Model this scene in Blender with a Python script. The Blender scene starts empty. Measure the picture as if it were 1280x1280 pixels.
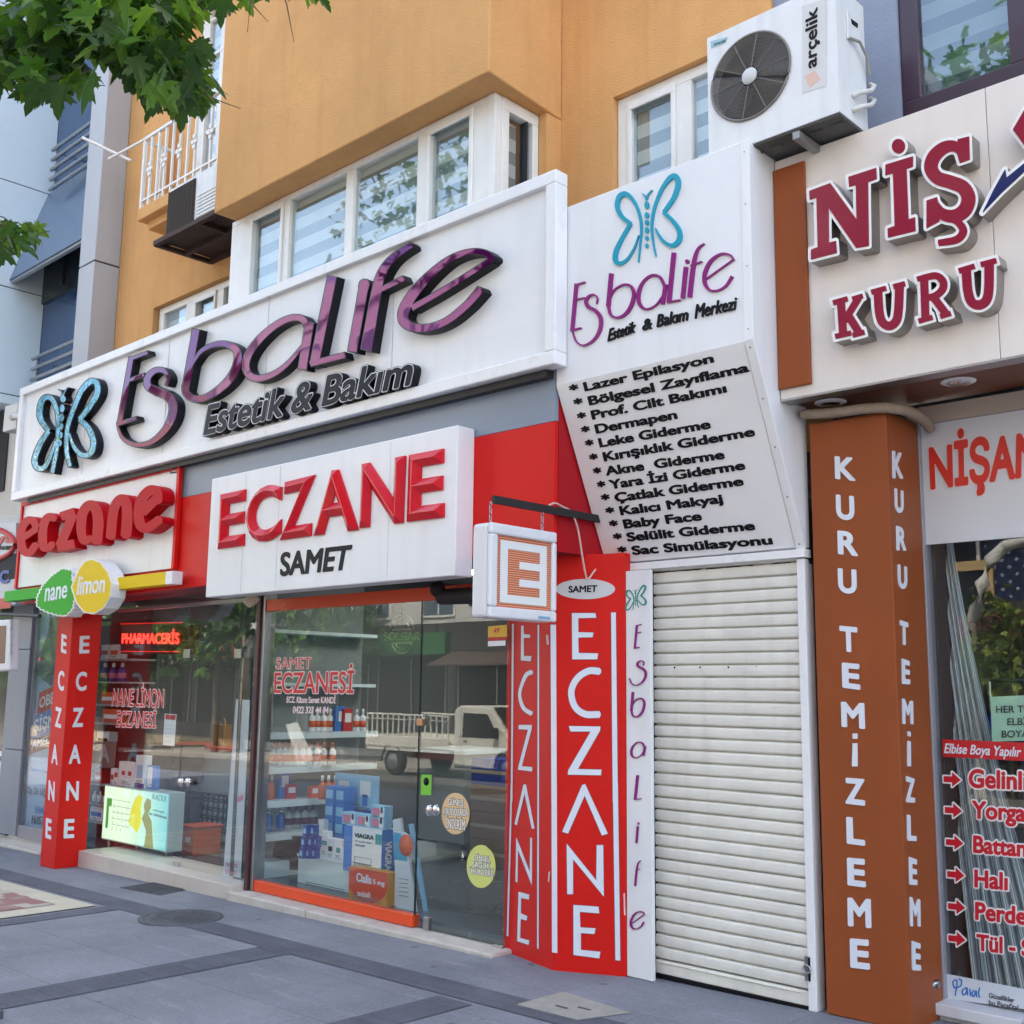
import bpy, bmesh, math, random
import numpy as np
from mathutils import Vector, Matrix
random.seed(7)
rad = math.radians
scene = bpy.context.scene
COL = scene.collection

# ------------------------------------------------------------------ camera
CAM_F, CAM_YAW, CAM_PITCH, CAM_ROLL, CAM_H = 1395.45, rad(-43.626), rad(9.063), rad(0.735), 1.6
def cam_axes():
    cy, sy, cp, sp = math.cos(CAM_YAW), math.sin(CAM_YAW), math.cos(CAM_PITCH), math.sin(CAM_PITCH)
    F = Vector((sy*cp, cy*cp, sp)); r = Vector((cy, -sy, 0)); u = r.cross(F)
    c, s = math.cos(CAM_ROLL), math.sin(CAM_ROLL)
    return r*c + u*s, -r*s + u*c, F
CR, CU, CF = cam_axes()
cam_data = bpy.data.cameras.new("camera")
cam = bpy.data.objects.new("camera", cam_data); COL.objects.link(cam)
cam.matrix_world = Matrix(((CR.x, CU.x, -CF.x, 0), (CR.y, CU.y, -CF.y, 0), (CR.z, CU.z, -CF.z, CAM_H), (0, 0, 0, 1)))
cam_data.sensor_width = 36; cam_data.lens = CAM_F/1280*36
cam_data.clip_start = 0.05; cam_data.clip_end = 2000
scene.camera = cam

# ------------------------------------------------------------------ light
SUN_EL, SUN_AZ = rad(57), rad(8)        # the sun stands behind the shop row; azimuth from +y towards +x
world = bpy.data.worlds.new("World"); scene.world = world; world.use_nodes = True
wn = world.node_tree.nodes; wl = world.node_tree.links; wn.clear()
sky = wn.new('ShaderNodeTexSky'); sky.sky_type = 'NISHITA'; sky.sun_disc = False
sky.sun_elevation = SUN_EL; sky.sun_rotation = SUN_AZ
sky.air_density = 1.0; sky.dust_density = 3.0; sky.ozone_density = 0.0
bg = wn.new('ShaderNodeBackground'); bg.inputs['Strength'].default_value = 0.15
wo = wn.new('ShaderNodeOutputWorld')
wb = wn.new('ShaderNodeMix'); wb.data_type = 'RGBA'; wb.blend_type = 'MULTIPLY'; wb.inputs[0].default_value = 1; wb.inputs[7].default_value = (1.08, 1.0, .89, 1)   # the camera's white balance
wl.new(sky.outputs[0], wb.inputs[6]); wl.new(wb.outputs[2], bg.inputs[0]); wl.new(bg.outputs[0], wo.inputs[0])
sun_d = bpy.data.lights.new("sun", 'SUN'); sun_d.energy = 2.1; sun_d.angle = rad(0.5); sun_d.color = (1.0, 0.92, 0.80)
sun = bpy.data.objects.new("sun", sun_d); COL.objects.link(sun)
sun_dir = Vector((math.sin(SUN_AZ)*math.cos(SUN_EL), math.cos(SUN_AZ)*math.cos(SUN_EL), math.sin(SUN_EL)))
sun.rotation_euler = sun_dir.to_track_quat('Z', 'Y').to_euler()
scene.view_settings.view_transform = 'Standard'; scene.view_settings.look = 'None'
scene.view_settings.exposure = 2.76; scene.view_settings.gamma = 1
scene.cycles.max_bounces = 10; scene.cycles.diffuse_bounces = 5; scene.cycles.glossy_bounces = 5
scene.cycles.transparent_max_bounces = 24; scene.cycles.sample_clamp_indirect = 6
scene.cycles.use_denoising = True

# ------------------------------------------------------------------ materials
def srgb(r, g, b):
    f = lambda v: (v/255/12.92) if v/255 <= .04045 else ((v/255+.055)/1.055)**2.4
    return (f(r), f(g), f(b), 1)
MATS = {}
def mat(name, rgb, rough=.5, metal=0, var=.0, vscale=3., bump=0, bscale=40., coat=0, spec=.5, streak=0, emit=0, dirt=None, trans=0):
    if name in MATS: return MATS[name]
    m = bpy.data.materials.new(name); m.use_nodes = True; MATS[name] = m
    nt = m.node_tree; b = nt.nodes['Principled BSDF']; L = nt.links
    c = srgb(*rgb); b.inputs['Base Color'].default_value = c
    b.inputs['Roughness'].default_value = rough; b.inputs['Metallic'].default_value = metal
    b.inputs['Specular IOR Level'].default_value = spec; b.inputs['Coat Weight'].default_value = coat
    b.inputs['Coat Roughness'].default_value = .06
    if emit: b.inputs['Emission Color'].default_value = c; b.inputs['Emission Strength'].default_value = emit
    geo = nt.nodes.new('ShaderNodeNewGeometry')
    out = None
    if var or streak or dirt:
        n = nt.nodes.new('ShaderNodeTexNoise'); n.inputs['Scale'].default_value = vscale; n.inputs['Detail'].default_value = 6; n.inputs['Roughness'].default_value = .65
        L.new(geo.outputs['Position'], n.inputs['Vector'])
        r = nt.nodes.new('ShaderNodeMapRange'); r.inputs[1].default_value = .3; r.inputs[2].default_value = .7
        r.inputs[3].default_value = 1-var; r.inputs[4].default_value = 1+var
        L.new(n.outputs[0], r.inputs[0])
        mx = nt.nodes.new('ShaderNodeMix'); mx.data_type = 'RGBA'; mx.blend_type = 'MULTIPLY'; mx.inputs[0].default_value = 1
        mx.inputs[6].default_value = c; L.new(r.outputs[0], mx.inputs[7]); out = mx.outputs[2]
        if streak:      # vertical rain streaks
            mp = nt.nodes.new('ShaderNodeMapping'); mp.inputs['Scale'].default_value = (9, 9, .5)
            L.new(geo.outputs['Position'], mp.inputs[0])
            n2 = nt.nodes.new('ShaderNodeTexNoise'); n2.inputs['Scale'].default_value = 1.2; n2.inputs['Detail'].default_value = 5
            L.new(mp.outputs[0], n2.inputs['Vector'])
            r2 = nt.nodes.new('ShaderNodeMapRange'); r2.inputs[1].default_value = .48; r2.inputs[2].default_value = .78
            r2.inputs[3].default_value = 0; r2.inputs[4].default_value = streak
            L.new(n2.outputs[0], r2.inputs[0])
            m2 = nt.nodes.new('ShaderNodeMix'); m2.data_type = 'RGBA'; L.new(r2.outputs[0], m2.inputs[0]); L.new(out, m2.inputs[6])
            m2.inputs[7].default_value = dirt and srgb(*dirt) or (c[0]*.45, c[1]*.42, c[2]*.4, 1); out = m2.outputs[2]
        L.new(out, b.inputs['Base Color'])
        rr = nt.nodes.new('ShaderNodeMapRange'); rr.inputs[3].default_value = max(.02, rough-.06); rr.inputs[4].default_value = min(1, rough+.08)
        L.new(n.outputs[0], rr.inputs[0]); L.new(rr.outputs[0], b.inputs['Roughness'])
    if bump:
        nb = nt.nodes.new('ShaderNodeTexNoise'); nb.inputs['Scale'].default_value = bscale; nb.inputs['Detail'].default_value = 4
        L.new(geo.outputs['Position'], nb.inputs['Vector'])
        bp = nt.nodes.new('ShaderNodeBump'); bp.inputs['Strength'].default_value = bump; bp.inputs['Distance'].default_value = .01
        L.new(nb.outputs[0], bp.inputs['Height']); L.new(bp.outputs[0], b.inputs['Normal'])
    return m

def glass(name, tint=(.86, .9, .89), boost=1.9, wob=.0):
    if name in MATS: return MATS[name]
    m = bpy.data.materials.new(name); m.use_nodes = True; MATS[name] = m
    nt = m.node_tree; nt.nodes.clear(); L = nt.links
    o = nt.nodes.new('ShaderNodeOutputMaterial'); mix = nt.nodes.new('ShaderNodeMixShader')
    t = nt.nodes.new('ShaderNodeBsdfTransparent'); t.inputs[0].default_value = (*tint, 1)
    g = nt.nodes.new('ShaderNodeBsdfGlossy'); g.inputs['Roughness'].default_value = 0.0; g.inputs[0].default_value = (.95, .97, 1, 1)
    fr = nt.nodes.new('ShaderNodeFresnel'); fr.inputs[0].default_value = 1.52
    gb = nt.nodes.new('ShaderNodeNewGeometry'); ir = nt.nodes.new('ShaderNodeMapRange'); ir.inputs[3].default_value = 1.52; ir.inputs[4].default_value = 1/1.52   # same reflectance from both faces of the thin pane
    L.new(gb.outputs['Backfacing'], ir.inputs[0]); L.new(ir.outputs[0], fr.inputs[0])
    mu = nt.nodes.new('ShaderNodeMath'); mu.operation = 'MULTIPLY'; mu.inputs[1].default_value = boost; mu.use_clamp = True
    L.new(fr.outputs[0], mu.inputs[0]); L.new(mu.outputs[0], mix.inputs[0])
    if wob:
        geo = nt.nodes.new('ShaderNodeNewGeometry'); n = nt.nodes.new('ShaderNodeTexNoise'); n.inputs['Scale'].default_value = 1.6; n.inputs['Detail'].default_value = 1
        L.new(geo.outputs['Position'], n.inputs['Vector'])
        bp = nt.nodes.new('ShaderNodeBump'); bp.inputs['Strength'].default_value = wob; bp.inputs['Distance'].default_value = .02
        L.new(n.outputs[0], bp.inputs['Height']); L.new(bp.outputs[0], g.inputs['Normal'])
    L.new(t.outputs[0], mix.inputs[1]); L.new(g.outputs[0], mix.inputs[2]); L.new(mix.outputs[0], o.inputs[0])
    return m

WHITE = lambda: mat('white_composite', (226, 228, 230), .32, var=.03, vscale=1.2, streak=.10)
FRAMEW = lambda: mat('white_upvc', (228, 228, 224), .3, var=.05, vscale=5, streak=.18)
OCHRE = lambda: mat('ochre_render', (214, 164, 108), .9, var=.10, vscale=1.1, bump=.7, bscale=90, streak=.25, dirt=(186, 128, 70), spec=.2)
RED = lambda: mat('red_composite', (206, 24, 20), .4, var=.06, vscale=2, spec=.22)
REDTXT = lambda: mat('red_vinyl', (196, 30, 38), .4)
BLACK = lambda: mat('black_plastic', (16, 17, 22), .5, spec=.2)
STEEL = lambda: mat('brushed_steel', (170, 172, 176), .3, 1)
CHROME = lambda: mat('chrome', (215, 218, 222), .12, 1)
GREYF = lambda: mat('grey_composite', (128, 140, 156), .35, var=.03, vscale=1)
LETW = lambda: mat('white_vinyl', (214, 220, 230), .4)
DARKM = lambda: mat('dark_metal', (46, 44, 46), .5, .3, var=.2, vscale=20)
GLASS = lambda: glass('shop_glass', (.93, .96, .955), 1.0, .02)
GLASSB = lambda: glass('upper_glass', (.9, .93, .94), 1.5, .05)

# ------------------------------------------------------------------ pixels of the photograph -> points on real planes
def ray(px, py): return CR*((px-640)/CAM_F) - CU*((py-640)/CAM_F) + CF
ORG = Vector((0, 0, CAM_H))
def GZ(x): return .015*(x+3.0)                     # the pavement falls gently to the left
def GROUND(x, y): return GZ(x)+(0 if y > -3 else (-.124-.03*(-3-y) if y > -10.2 else -.24))
def W(px, py, Y=None, X=None, Z=None, D=None, P=None):
    d = ray(px, py)
    if Y is not None: t = Y/d.y
    elif X is not None: t = X/d.x
    elif Z is not None: t = (Z-CAM_H)/d.z
    elif D is not None: t = D
    elif P is not None: n, q = P; t = (q-ORG).dot(n)/d.dot(n)
    else: t = (GZ(0)-CAM_H)/(d.z-.015*d.x)         # the ground
    return ORG + d*t

# ------------------------------------------------------------------ mesh builder
class MB:
    def __init__(s): s.v = []; s.f = []; s.m = []; s.sm = []
    def add(s, vs, fs, mi=0, smooth=False):
        k = len(s.v); s.v += [Vector(v) for v in vs]
        for f in fs: s.f.append([k+i for i in f]); s.m.append(mi); s.sm.append(smooth)
        return s
    def box(s, x0, x1, y0, y1, z0, z1, mi=0):
        return s.add([(x0,y0,z0),(x1,y0,z0),(x1,y1,z0),(x0,y1,z0),(x0,y0,z1),(x1,y0,z1),(x1,y1,z1),(x0,y1,z1)],
                     [(0,3,2,1),(4,5,6,7),(0,1,5,4),(1,2,6,5),(2,3,7,6),(3,0,4,7)], mi)
    def prism(s, pts, d, mi=0):                     # polygon pts swept by vector d
        pts = [Vector(p) for p in pts]; d = Vector(d); n = len(pts)
        nrm = Vector((0,0,0))
        for i in range(n): nrm += pts[i].cross(pts[(i+1) % n])
        if nrm.dot(d) > 0: pts = pts[::-1]
        return s.add(pts+[p+d for p in pts], [tuple(range(n)), tuple(range(2*n-1, n-1, -1))]+[(i, i+n, (i+1) % n+n, (i+1) % n) for i in range(n)], mi)
    def poly(s, pts, mi=0): return s.add(pts, [tuple(range(len(pts)))], mi)
    def tube(s, pts, r, mi=0, n=8, caps=True, rs=None):
        pts = [Vector(p) for p in pts]; rings = []
        up = Vector((0,0,1))
        for i, p in enumerate(pts):
            t = (pts[min(i+1, len(pts)-1)]-pts[max(i-1, 0)]).normalized()
            a = t.cross(up if abs(t.dot(up)) < .95 else Vector((1,0,0))).normalized(); b = t.cross(a)
            rr = rs[i] if rs else r
            rings.append([p+(a*math.cos(2*math.pi*k/n)+b*math.sin(2*math.pi*k/n))*rr for k in range(n)])
        fs = [(i*n+k, i*n+(k+1) % n, (i+1)*n+(k+1) % n, (i+1)*n+k) for i in range(len(pts)-1) for k in range(n)]
        s.add([v for r_ in rings for v in r_], fs, mi, True)
        if caps: s.add(rings[0], [tuple(range(n))], mi); s.add(rings[-1], [tuple(range(n-1, -1, -1))], mi)
        return s
    def bar(s, a, b, w, h=None, mi=0):              # square bar between two points
        a, b = Vector(a), Vector(b); h = h or w; t = (b-a).normalized()
        x = t.cross(Vector((0,0,1)) if abs(t.z) < .95 else Vector((0,1,0))).normalized(); y = x.cross(t)
        q = [a+x*sx*w/2+y*sy*h/2 for sx, sy in ((-1,-1),(1,-1),(1,1),(-1,1))]
        return s.prism(q, b-a, mi)
    def lathe(s, c, prof, n=16, axis=Vector((0,0,1)), mi=0, smooth=True):
        c = Vector(c); axis = Vector(axis).normalized()
        a = axis.orthogonal().normalized(); b = axis.cross(a); vs = []
        for r, h in prof: vs += [c+axis*h+(a*math.cos(2*math.pi*k/n)+b*math.sin(2*math.pi*k/n))*r for k in range(n)]
        fs = [(i*n+k, i*n+(k+1) % n, (i+1)*n+(k+1) % n, (i+1)*n+k) for i in range(len(prof)-1) for k in range(n)]
        fs += [tuple(range(n-1, -1, -1)), tuple(range((len(prof)-1)*n, len(prof)*n))]
        return s.add(vs, fs, mi, smooth)
    def build(s, name, mats, parent=None, bevel=0, loc=None):
        me = bpy.data.meshes.new(name)
        if parent is not None: org = ROOTS[parent.name]
        else:
            org = loc if loc is not None else Vector((sum(v.x for v in s.v)/len(s.v), sum(v.y for v in s.v)/len(s.v), min(v.z for v in s.v)))
        me.from_pydata([tuple(v-org) for v in s.v], [], s.f); 
        mats = mats if isinstance(mats, (list, tuple)) else [mats]
        for m in mats: me.materials.append(m)
        for p, mi, sm in zip(me.polygons, s.m, s.sm): p.material_index = mi; p.use_smooth = sm
        me.update()
        o = bpy.data.objects.new(name, me); COL.objects.link(o)
        if parent is not None: o.parent = parent
        else: o.location = org
        ROOTS[o.name] = org
        if bevel:
            md = o.modifiers.new('bevel', 'BEVEL'); md.width = bevel; md.segments = 2; md.limit_method = 'ANGLE'; md.angle_limit = rad(40); md.harden_normals = False
        return o
ROOTS = {}
def tag(o, label, cat, group=None, kind=None):
    o['label'] = label; o['category'] = cat
    if group: o['group'] = group
    if kind: o['kind'] = kind
    return o
def thing(name, label, cat, loc, group=None):
    o = bpy.data.objects.new(name, None); COL.objects.link(o); o.location = Vector(loc); o.empty_display_size = .2
    ROOTS[o.name] = Vector(loc); return tag(o, label, cat, group)
def struct(o, label=None):
    o['kind'] = 'structure'
    if label: o['label'] = label
    return o
def children(o): return [c for c in bpy.data.objects if c.parent == o]
def dup(root, loc, label=None, scale=1, rotz=0):
    r = root.copy(); COL.objects.link(r); r.location = Vector(loc); r.scale = (scale,)*3; r.rotation_euler = (0, 0, rotz)
    ROOTS[r.name] = Vector(loc)
    if label: r['label'] = label
    for ch in children(root):
        c = ch.copy(); COL.objects.link(c); c.parent = r
        for g in children(ch):
            d = g.copy(); COL.objects.link(d); d.parent = c
    return r

# ------------------------------------------------------------------ lettering: text and traced outlines become solid letters on a plane
def curve_mesh(c):
    o = bpy.data.objects.new('tmp', c); COL.objects.link(o)
    me = bpy.data.meshes.new_from_object(o.evaluated_get(bpy.context.evaluated_depsgraph_get()))
    vs = [v.co.copy() for v in me.vertices]; fs = [tuple(p.vertices) for p in me.polygons]; ns = [p.normal.z for p in me.polygons]
    bpy.data.objects.remove(o); bpy.data.curves.remove(c); bpy.data.meshes.remove(me)
    return vs, fs, ns
CAPH = None
GEO = {}
def text_geo(body, bold=0., bevel=0., spacing=1.):
    """letters of the built-in font; weight is added by offsetting the outlines through a distance field, so corners stay clean"""
    global CAPH
    key = (body, round(bold, 4), bevel, spacing)
    if key in GEO: return GEO[key]
    def font(b, bo, bv):
        c = bpy.data.curves.new('t', 'FONT'); c.body = b; c.resolution_u = 5; c.offset = bo-bv; c.extrude = .05; c.bevel_depth = bv; c.bevel_resolution = 0; c.space_character = spacing
        return c
    if CAPH is None: CAPH = max(v.y for v in curve_mesh(font('H', 0, 0))[0])
    if bevel or abs(bold) < 1e-6: GEO[key] = curve_mesh(font(body, bold, bevel)); return GEO[key]
    c = font(body, 0, 0); o = bpy.data.objects.new('tmp', c); COL.objects.link(o)
    cv = bpy.data.curves.new_from_object(o) if hasattr(bpy.data.curves, 'new_from_object') else o.to_curve(bpy.context.evaluated_depsgraph_get())
    loops = []
    for s in cv.splines:
        P = []
        if s.type == 'BEZIER':
            B = s.bezier_points; n = len(B)
            for i in range(n):
                a, d = B[i], B[(i+1) % n]; p0, p1, p2, p3 = [np.array(v[:2]) for v in (a.co, a.handle_right, d.handle_left, d.co)]
                st = 1 if (np.linalg.norm(p1-p0)+np.linalg.norm(p3-p2)) < 1e-6 or abs(np.cross(p3-p0, p1-p0))+abs(np.cross(p3-p0, p2-p0)) < 1e-6 else 6
                for k in range(st):
                    t = k/st; P.append((1-t)**3*p0+3*(1-t)**2*t*p1+3*(1-t)*t*t*p2+t**3*p3)
        else: P = [np.array(p.co[:2]) for p in s.points]
        loops.append(P)
    o.to_curve_clear() if not hasattr(bpy.data.curves, 'new_from_object') else None
    bpy.data.objects.remove(o); bpy.data.curves.remove(c)
    sc_ = 46.0
    # letters that do not touch are handled one cluster at a time
    items = sorted(loops, key=lambda P: min(p[0] for p in P)); groups = []
    for P in items:
        a, d = min(p[0] for p in P), max(p[0] for p in P)
        if groups and a < groups[-1][1]+2*max(bold, 0)+.02: groups[-1][0].append(P); groups[-1][1] = max(groups[-1][1], d)
        else: groups.append([[P], d])
    vs, fs, ns = [], [], []
    for g, _ in groups:
        v, f, n = filled([('m', [[(p[0]*sc_, -p[1]*sc_) for p in P] for P in g])], bold*sc_, 1.0, .05)
        if not v: continue
        k = len(vs)
        vs += [Vector((p.x/sc_, p.y/sc_, p.z)) for p in v]; fs += [tuple(k+i for i in q) for q in f]; ns += n
    GEO[key] = (vs, fs, ns); return GEO[key]
def lay(mb, geo, q, depth, inward, mi=0, mode='cap', smi=None, bold=0):
    """q = world points (baseline left, baseline right, top right, top left); the front face lies on q, the letter goes depth inward."""
    vs, fs, ns = geo
    x0, x1 = min(v.x for v in vs), max(v.x for v in vs)
    y0, y1 = (0, CAPH) if mode == 'cap' else (min(v.y for v in vs), max(v.y for v in vs))
    z0, z1 = min(v.z for v in vs), max(v.z for v in vs)
    inward = Vector(inward).normalized(); out = []
    for v in vs:
        u = (v.x-x0)/(x1-x0); w = (v.y-y0)/(y1-y0); t = (v.z-z0)/(z1-z0)
        p = q[0]*(1-u)*(1-w)+q[1]*u*(1-w)+q[2]*u*w+q[3]*(1-u)*w
        out.append(p+inward*depth*(1-t))
    k = len(mb.v); mb.v += out
    for f, n in zip(fs, ns):
        mb.f.append([k+i for i in f]); mb.m.append(mi if (smi is None or n > .9) else smi); mb.sm.append(False)
def txt(mb, s, q, depth, inward, mi=0, bold=0., mode='cap', smi=None, bevel=0., spacing=1.):
    lay(mb, text_geo(s, bold, bevel, spacing), q, depth, inward, mi, mode, smi)
def pq(p0, p1, t1, t0, **k): return [W(*p0, **k), W(*p1, **k), W(*t1, **k), W(*t0, **k)]

def catmull(pts, ws, n=7):
    P = [np.array(p, float) for p in pts]
    if len(P) < 3: return P, list(ws)
    E = [2*P[0]-P[1]]+P+[2*P[-1]-P[-2]]; out = []; ow = []
    for i in range(1, len(E)-2):
        for k in range(n):
            t = k/n
            out.append(.5*((2*E[i])+(-E[i-1]+E[i+1])*t+(2*E[i-1]-5*E[i]+4*E[i+1]-E[i+2])*t*t+(-E[i-1]+3*E[i]-3*E[i+1]+E[i+2])*t**3))
            ow.append(ws[i-1]*(1-t)+ws[i]*t)
    out.append(P[-1]); ow.append(ws[-1]); return out, ow
def sd_shape(shapes, X, Y):
    D = np.full(X.shape, 1e9)
    for sh in shapes:
        k = sh[0]
        if k == 'c' or k == 'r':                    # stroke, flat (c) or round (r) ends
            pts, ws = sh[1], sh[2]
            if not isinstance(ws, (list, tuple)): ws = [ws]*len(pts)
            P, Wd = catmull(pts, ws); last = len(P)-2
            for i in range(len(P)-1):
                a, b = P[i], P[i+1]; e = b-a; L2 = max(e@e, 1e-9)
                t = np.clip(((X-a[0])*e[0]+(Y-a[1])*e[1])/L2, 0, 1)
                d = np.hypot(X-a[0]-t*e[0], Y-a[1]-t*e[1])-(Wd[i]*(1-t)+Wd[i+1]*t)/2
                if k == 'c':
                    l = math.sqrt(L2)
                    if i == 0: d = np.maximum(d, -((X-a[0])*e[0]+(Y-a[1])*e[1])/l)
                    if i == last: d = np.maximum(d, ((X-b[0])*e[0]+(Y-b[1])*e[1])/l)
                D = np.minimum(D, d)
        elif k == 'e':
            _, cx, cy, rx, ry = sh; q = np.hypot((X-cx)/rx, (Y-cy)/ry); D = np.minimum(D, (q-1)*min(rx, ry))
        elif k == 'm':
            ins = np.zeros(X.shape, bool); d = np.full(X.shape, 1e9)
            for P in sh[1]:
                n = len(P)
                for i in range(n):
                    a, b = P[i], P[(i+1) % n]; ex, ey = b[0]-a[0], b[1]-a[1]; L2 = max(ex*ex+ey*ey, 1e-9)
                    t = np.clip(((X-a[0])*ex+(Y-a[1])*ey)/L2, 0, 1); d = np.minimum(d, np.hypot(X-a[0]-t*ex, Y-a[1]-t*ey))
                    if a[1] != b[1]: ins ^= ((Y < a[1]) != (Y < b[1])) & (X < a[0]+(Y-a[1])*ex/ey)
            D = np.minimum(D, np.where(ins, -d, d))
        elif k == 'p':
            P = [np.array(p, float) for p in sh[1]]; n = len(P); d = np.full(X.shape, 1e9); ins = np.zeros(X.shape, bool)
            for i in range(n):
                a, b = P[i], P[(i+1) % n]; e = b-a; L2 = max(e@e, 1e-9)
                t = np.clip(((X-a[0])*e[0]+(Y-a[1])*e[1])/L2, 0, 1)
                d = np.minimum(d, np.hypot(X-a[0]-t*e[0], Y-a[1]-t*e[1]))
                if a[1] != b[1]: ins ^= ((Y < a[1]) != (Y < b[1])) & (X < a[0]+(Y-a[1])*(b[0]-a[0])/(b[1]-a[1]))
            D = np.minimum(D, np.where(ins, -d, d))
    return D
def rdp(P, eps):
    if len(P) < 3: return P
    a, b = P[0], P[-1]; e = b-a; l = np.hypot(*e)
    A = np.array(P); d = np.hypot(*(A-a).T) if l < 1e-9 else np.abs((A[:, 0]-a[0])*e[1]-(A[:, 1]-a[1])*e[0])/l
    i = int(np.argmax(d))
    if d[i] > eps: return rdp(P[:i+1], eps)[:-1]+rdp(P[i:], eps)
    return [a, b]
def contours(shapes, level=0., step=.5, eps=.06):
    xs, ys = [], []; M = 4+abs(level)
    for sh in shapes:
        if sh[0] in 'cr':
            w = max(sh[2]) if isinstance(sh[2], (list, tuple)) else sh[2]
            for p in sh[1]: xs += [p[0]-w, p[0]+w]; ys += [p[1]-w, p[1]+w]
        elif sh[0] == 'e': xs += [sh[1]-sh[3], sh[1]+sh[3]]; ys += [sh[2]-sh[4], sh[2]+sh[4]]
        elif sh[0] == 'm': xs += [p[0] for P in sh[1] for p in P]; ys += [p[1] for P in sh[1] for p in P]
        else: xs += [p[0] for p in sh[1]]; ys += [p[1] for p in sh[1]]
    gx = np.arange(min(xs)-M, max(xs)+M+step, step); gy = np.arange(min(ys)-M, max(ys)+M+step, step)
    X, Y = np.meshgrid(gx, gy); D = sd_shape(shapes, X, Y)-level; D[np.abs(D) < 1e-9] = 1e-9
    S = D < 0; nxt = {}; pt = {}
    def ep(k):
        if k not in pt:
            i, j, h = k
            if h: t = D[i, j]/(D[i, j]-D[i, j+1]); pt[k] = np.array([gx[j]+t*step, gy[i]])
            else: t = D[i, j]/(D[i, j]-D[i+1, j]); pt[k] = np.array([gx[j], gy[i]+t*step])
        return k
    c = S[:-1, :-1].astype(int)+S[:-1, 1:]*2+S[1:, 1:]*4+S[1:, :-1]*8
    for i, j in zip(*np.where((c > 0) & (c < 15))):
        T, R, B, Lf = (i, j, 1), (i, j+1, 0), (i+1, j, 1), (i, j, 0)
        seg = {1: [(Lf, T)], 2: [(T, R)], 3: [(Lf, R)], 4: [(R, B)], 5: [(Lf, T), (R, B)], 6: [(T, B)], 7: [(Lf, B)], 8: [(B, Lf)], 9: [(B, T)], 10: [(T, R), (B, Lf)], 11: [(B, R)], 12: [(R, Lf)], 13: [(R, T)], 14: [(T, Lf)]}[c[i, j]]
        for a, b in seg: nxt[ep(a)] = ep(b)
    loops = []
    while nxt:
        k, v = next(iter(nxt.items())); loop = []
        while k in nxt: loop.append(pt[k]); k = nxt.pop(k)
        if len(loop) > 5:
            h = len(loop)//2; loops.append(rdp(loop[:h+1], eps)[:-1]+rdp(loop[h:]+[loop[0]], eps)[:-1])
    return loops
def shape_geo(loops, ext=.05):
    c = bpy.data.curves.new('s', 'CURVE'); c.dimensions = '2D'; c.fill_mode = 'BOTH'; c.extrude = ext
    for lp in loops:
        s = c.splines.new('POLY'); s.points.add(len(lp)-1); s.use_cyclic_u = True
        for p, q in zip(s.points, lp): p.co = (q[0], -q[1], 0, 1)
    return curve_mesh(c)
def filled(shapes, level, step, eps=.06):
    """traced, filled and checked: a fill that lost part of its area is traced again on another grid"""
    for k in (1, .87, .76, .66, .58):
        lp = contours(shapes, level, step*k, eps)
        if not lp: return [], [], []
        want = abs(sum(.5*sum(p[0]*q[1]-q[0]*p[1] for p, q in zip(l, l[1:]+l[:1])) for l in lp))
        v, f, n = shape_geo(lp); got = 0
        for q, nz_ in zip(f, n):
            if nz_ > .9: got += .5*abs(sum(v[a].x*v[c].y-v[c].x*v[a].y for a, c in zip(q, q[1:]+q[:1])))
        if abs(got-want) < .03*want: break
    return v, f, n
def solid(mb, shapes, depth, inward, level=0., mi=0, smi=None, step=.5, pre=None, **plane):
    """A traced shape (in photograph pixels) becomes a solid of its own depth standing on a real plane."""
    vs, fs, ns = filled(shapes, level, step)
    inward = Vector(inward).normalized(); k = len(mb.v)
    z1 = max(v.z for v in vs); z0 = min(v.z for v in vs)
    for v in vs:
        x, y = v.x, -v.y
        if pre: x, y = pre(x, y)
        mb.v.append(W(x, y, **plane)+inward*depth*(1-(v.z-z0)/(z1-z0)))
    for f, n in zip(fs, ns):
        mb.f.append([k+i for i in f]); mb.m.append(mi if (smi is None or n > .9) else smi); mb.sm.append(False)
YIN = Vector((0, 1, 0)); XIN = Vector((-1, 0, 0))
def zz(ox, oy, k): return lambda u, v: (ox+u/k, oy+v/k)
def tr(fn, pts): return [fn(*p) for p in pts]
def qpanel(name, corners, depth, m, parent=None, bevel=.004, inward=YIN, **plane):
    b = MB(); b.prism([W(*c, **plane) for c in corners], Vector(inward)*depth); return b.build(name, m, parent, bevel)
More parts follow.
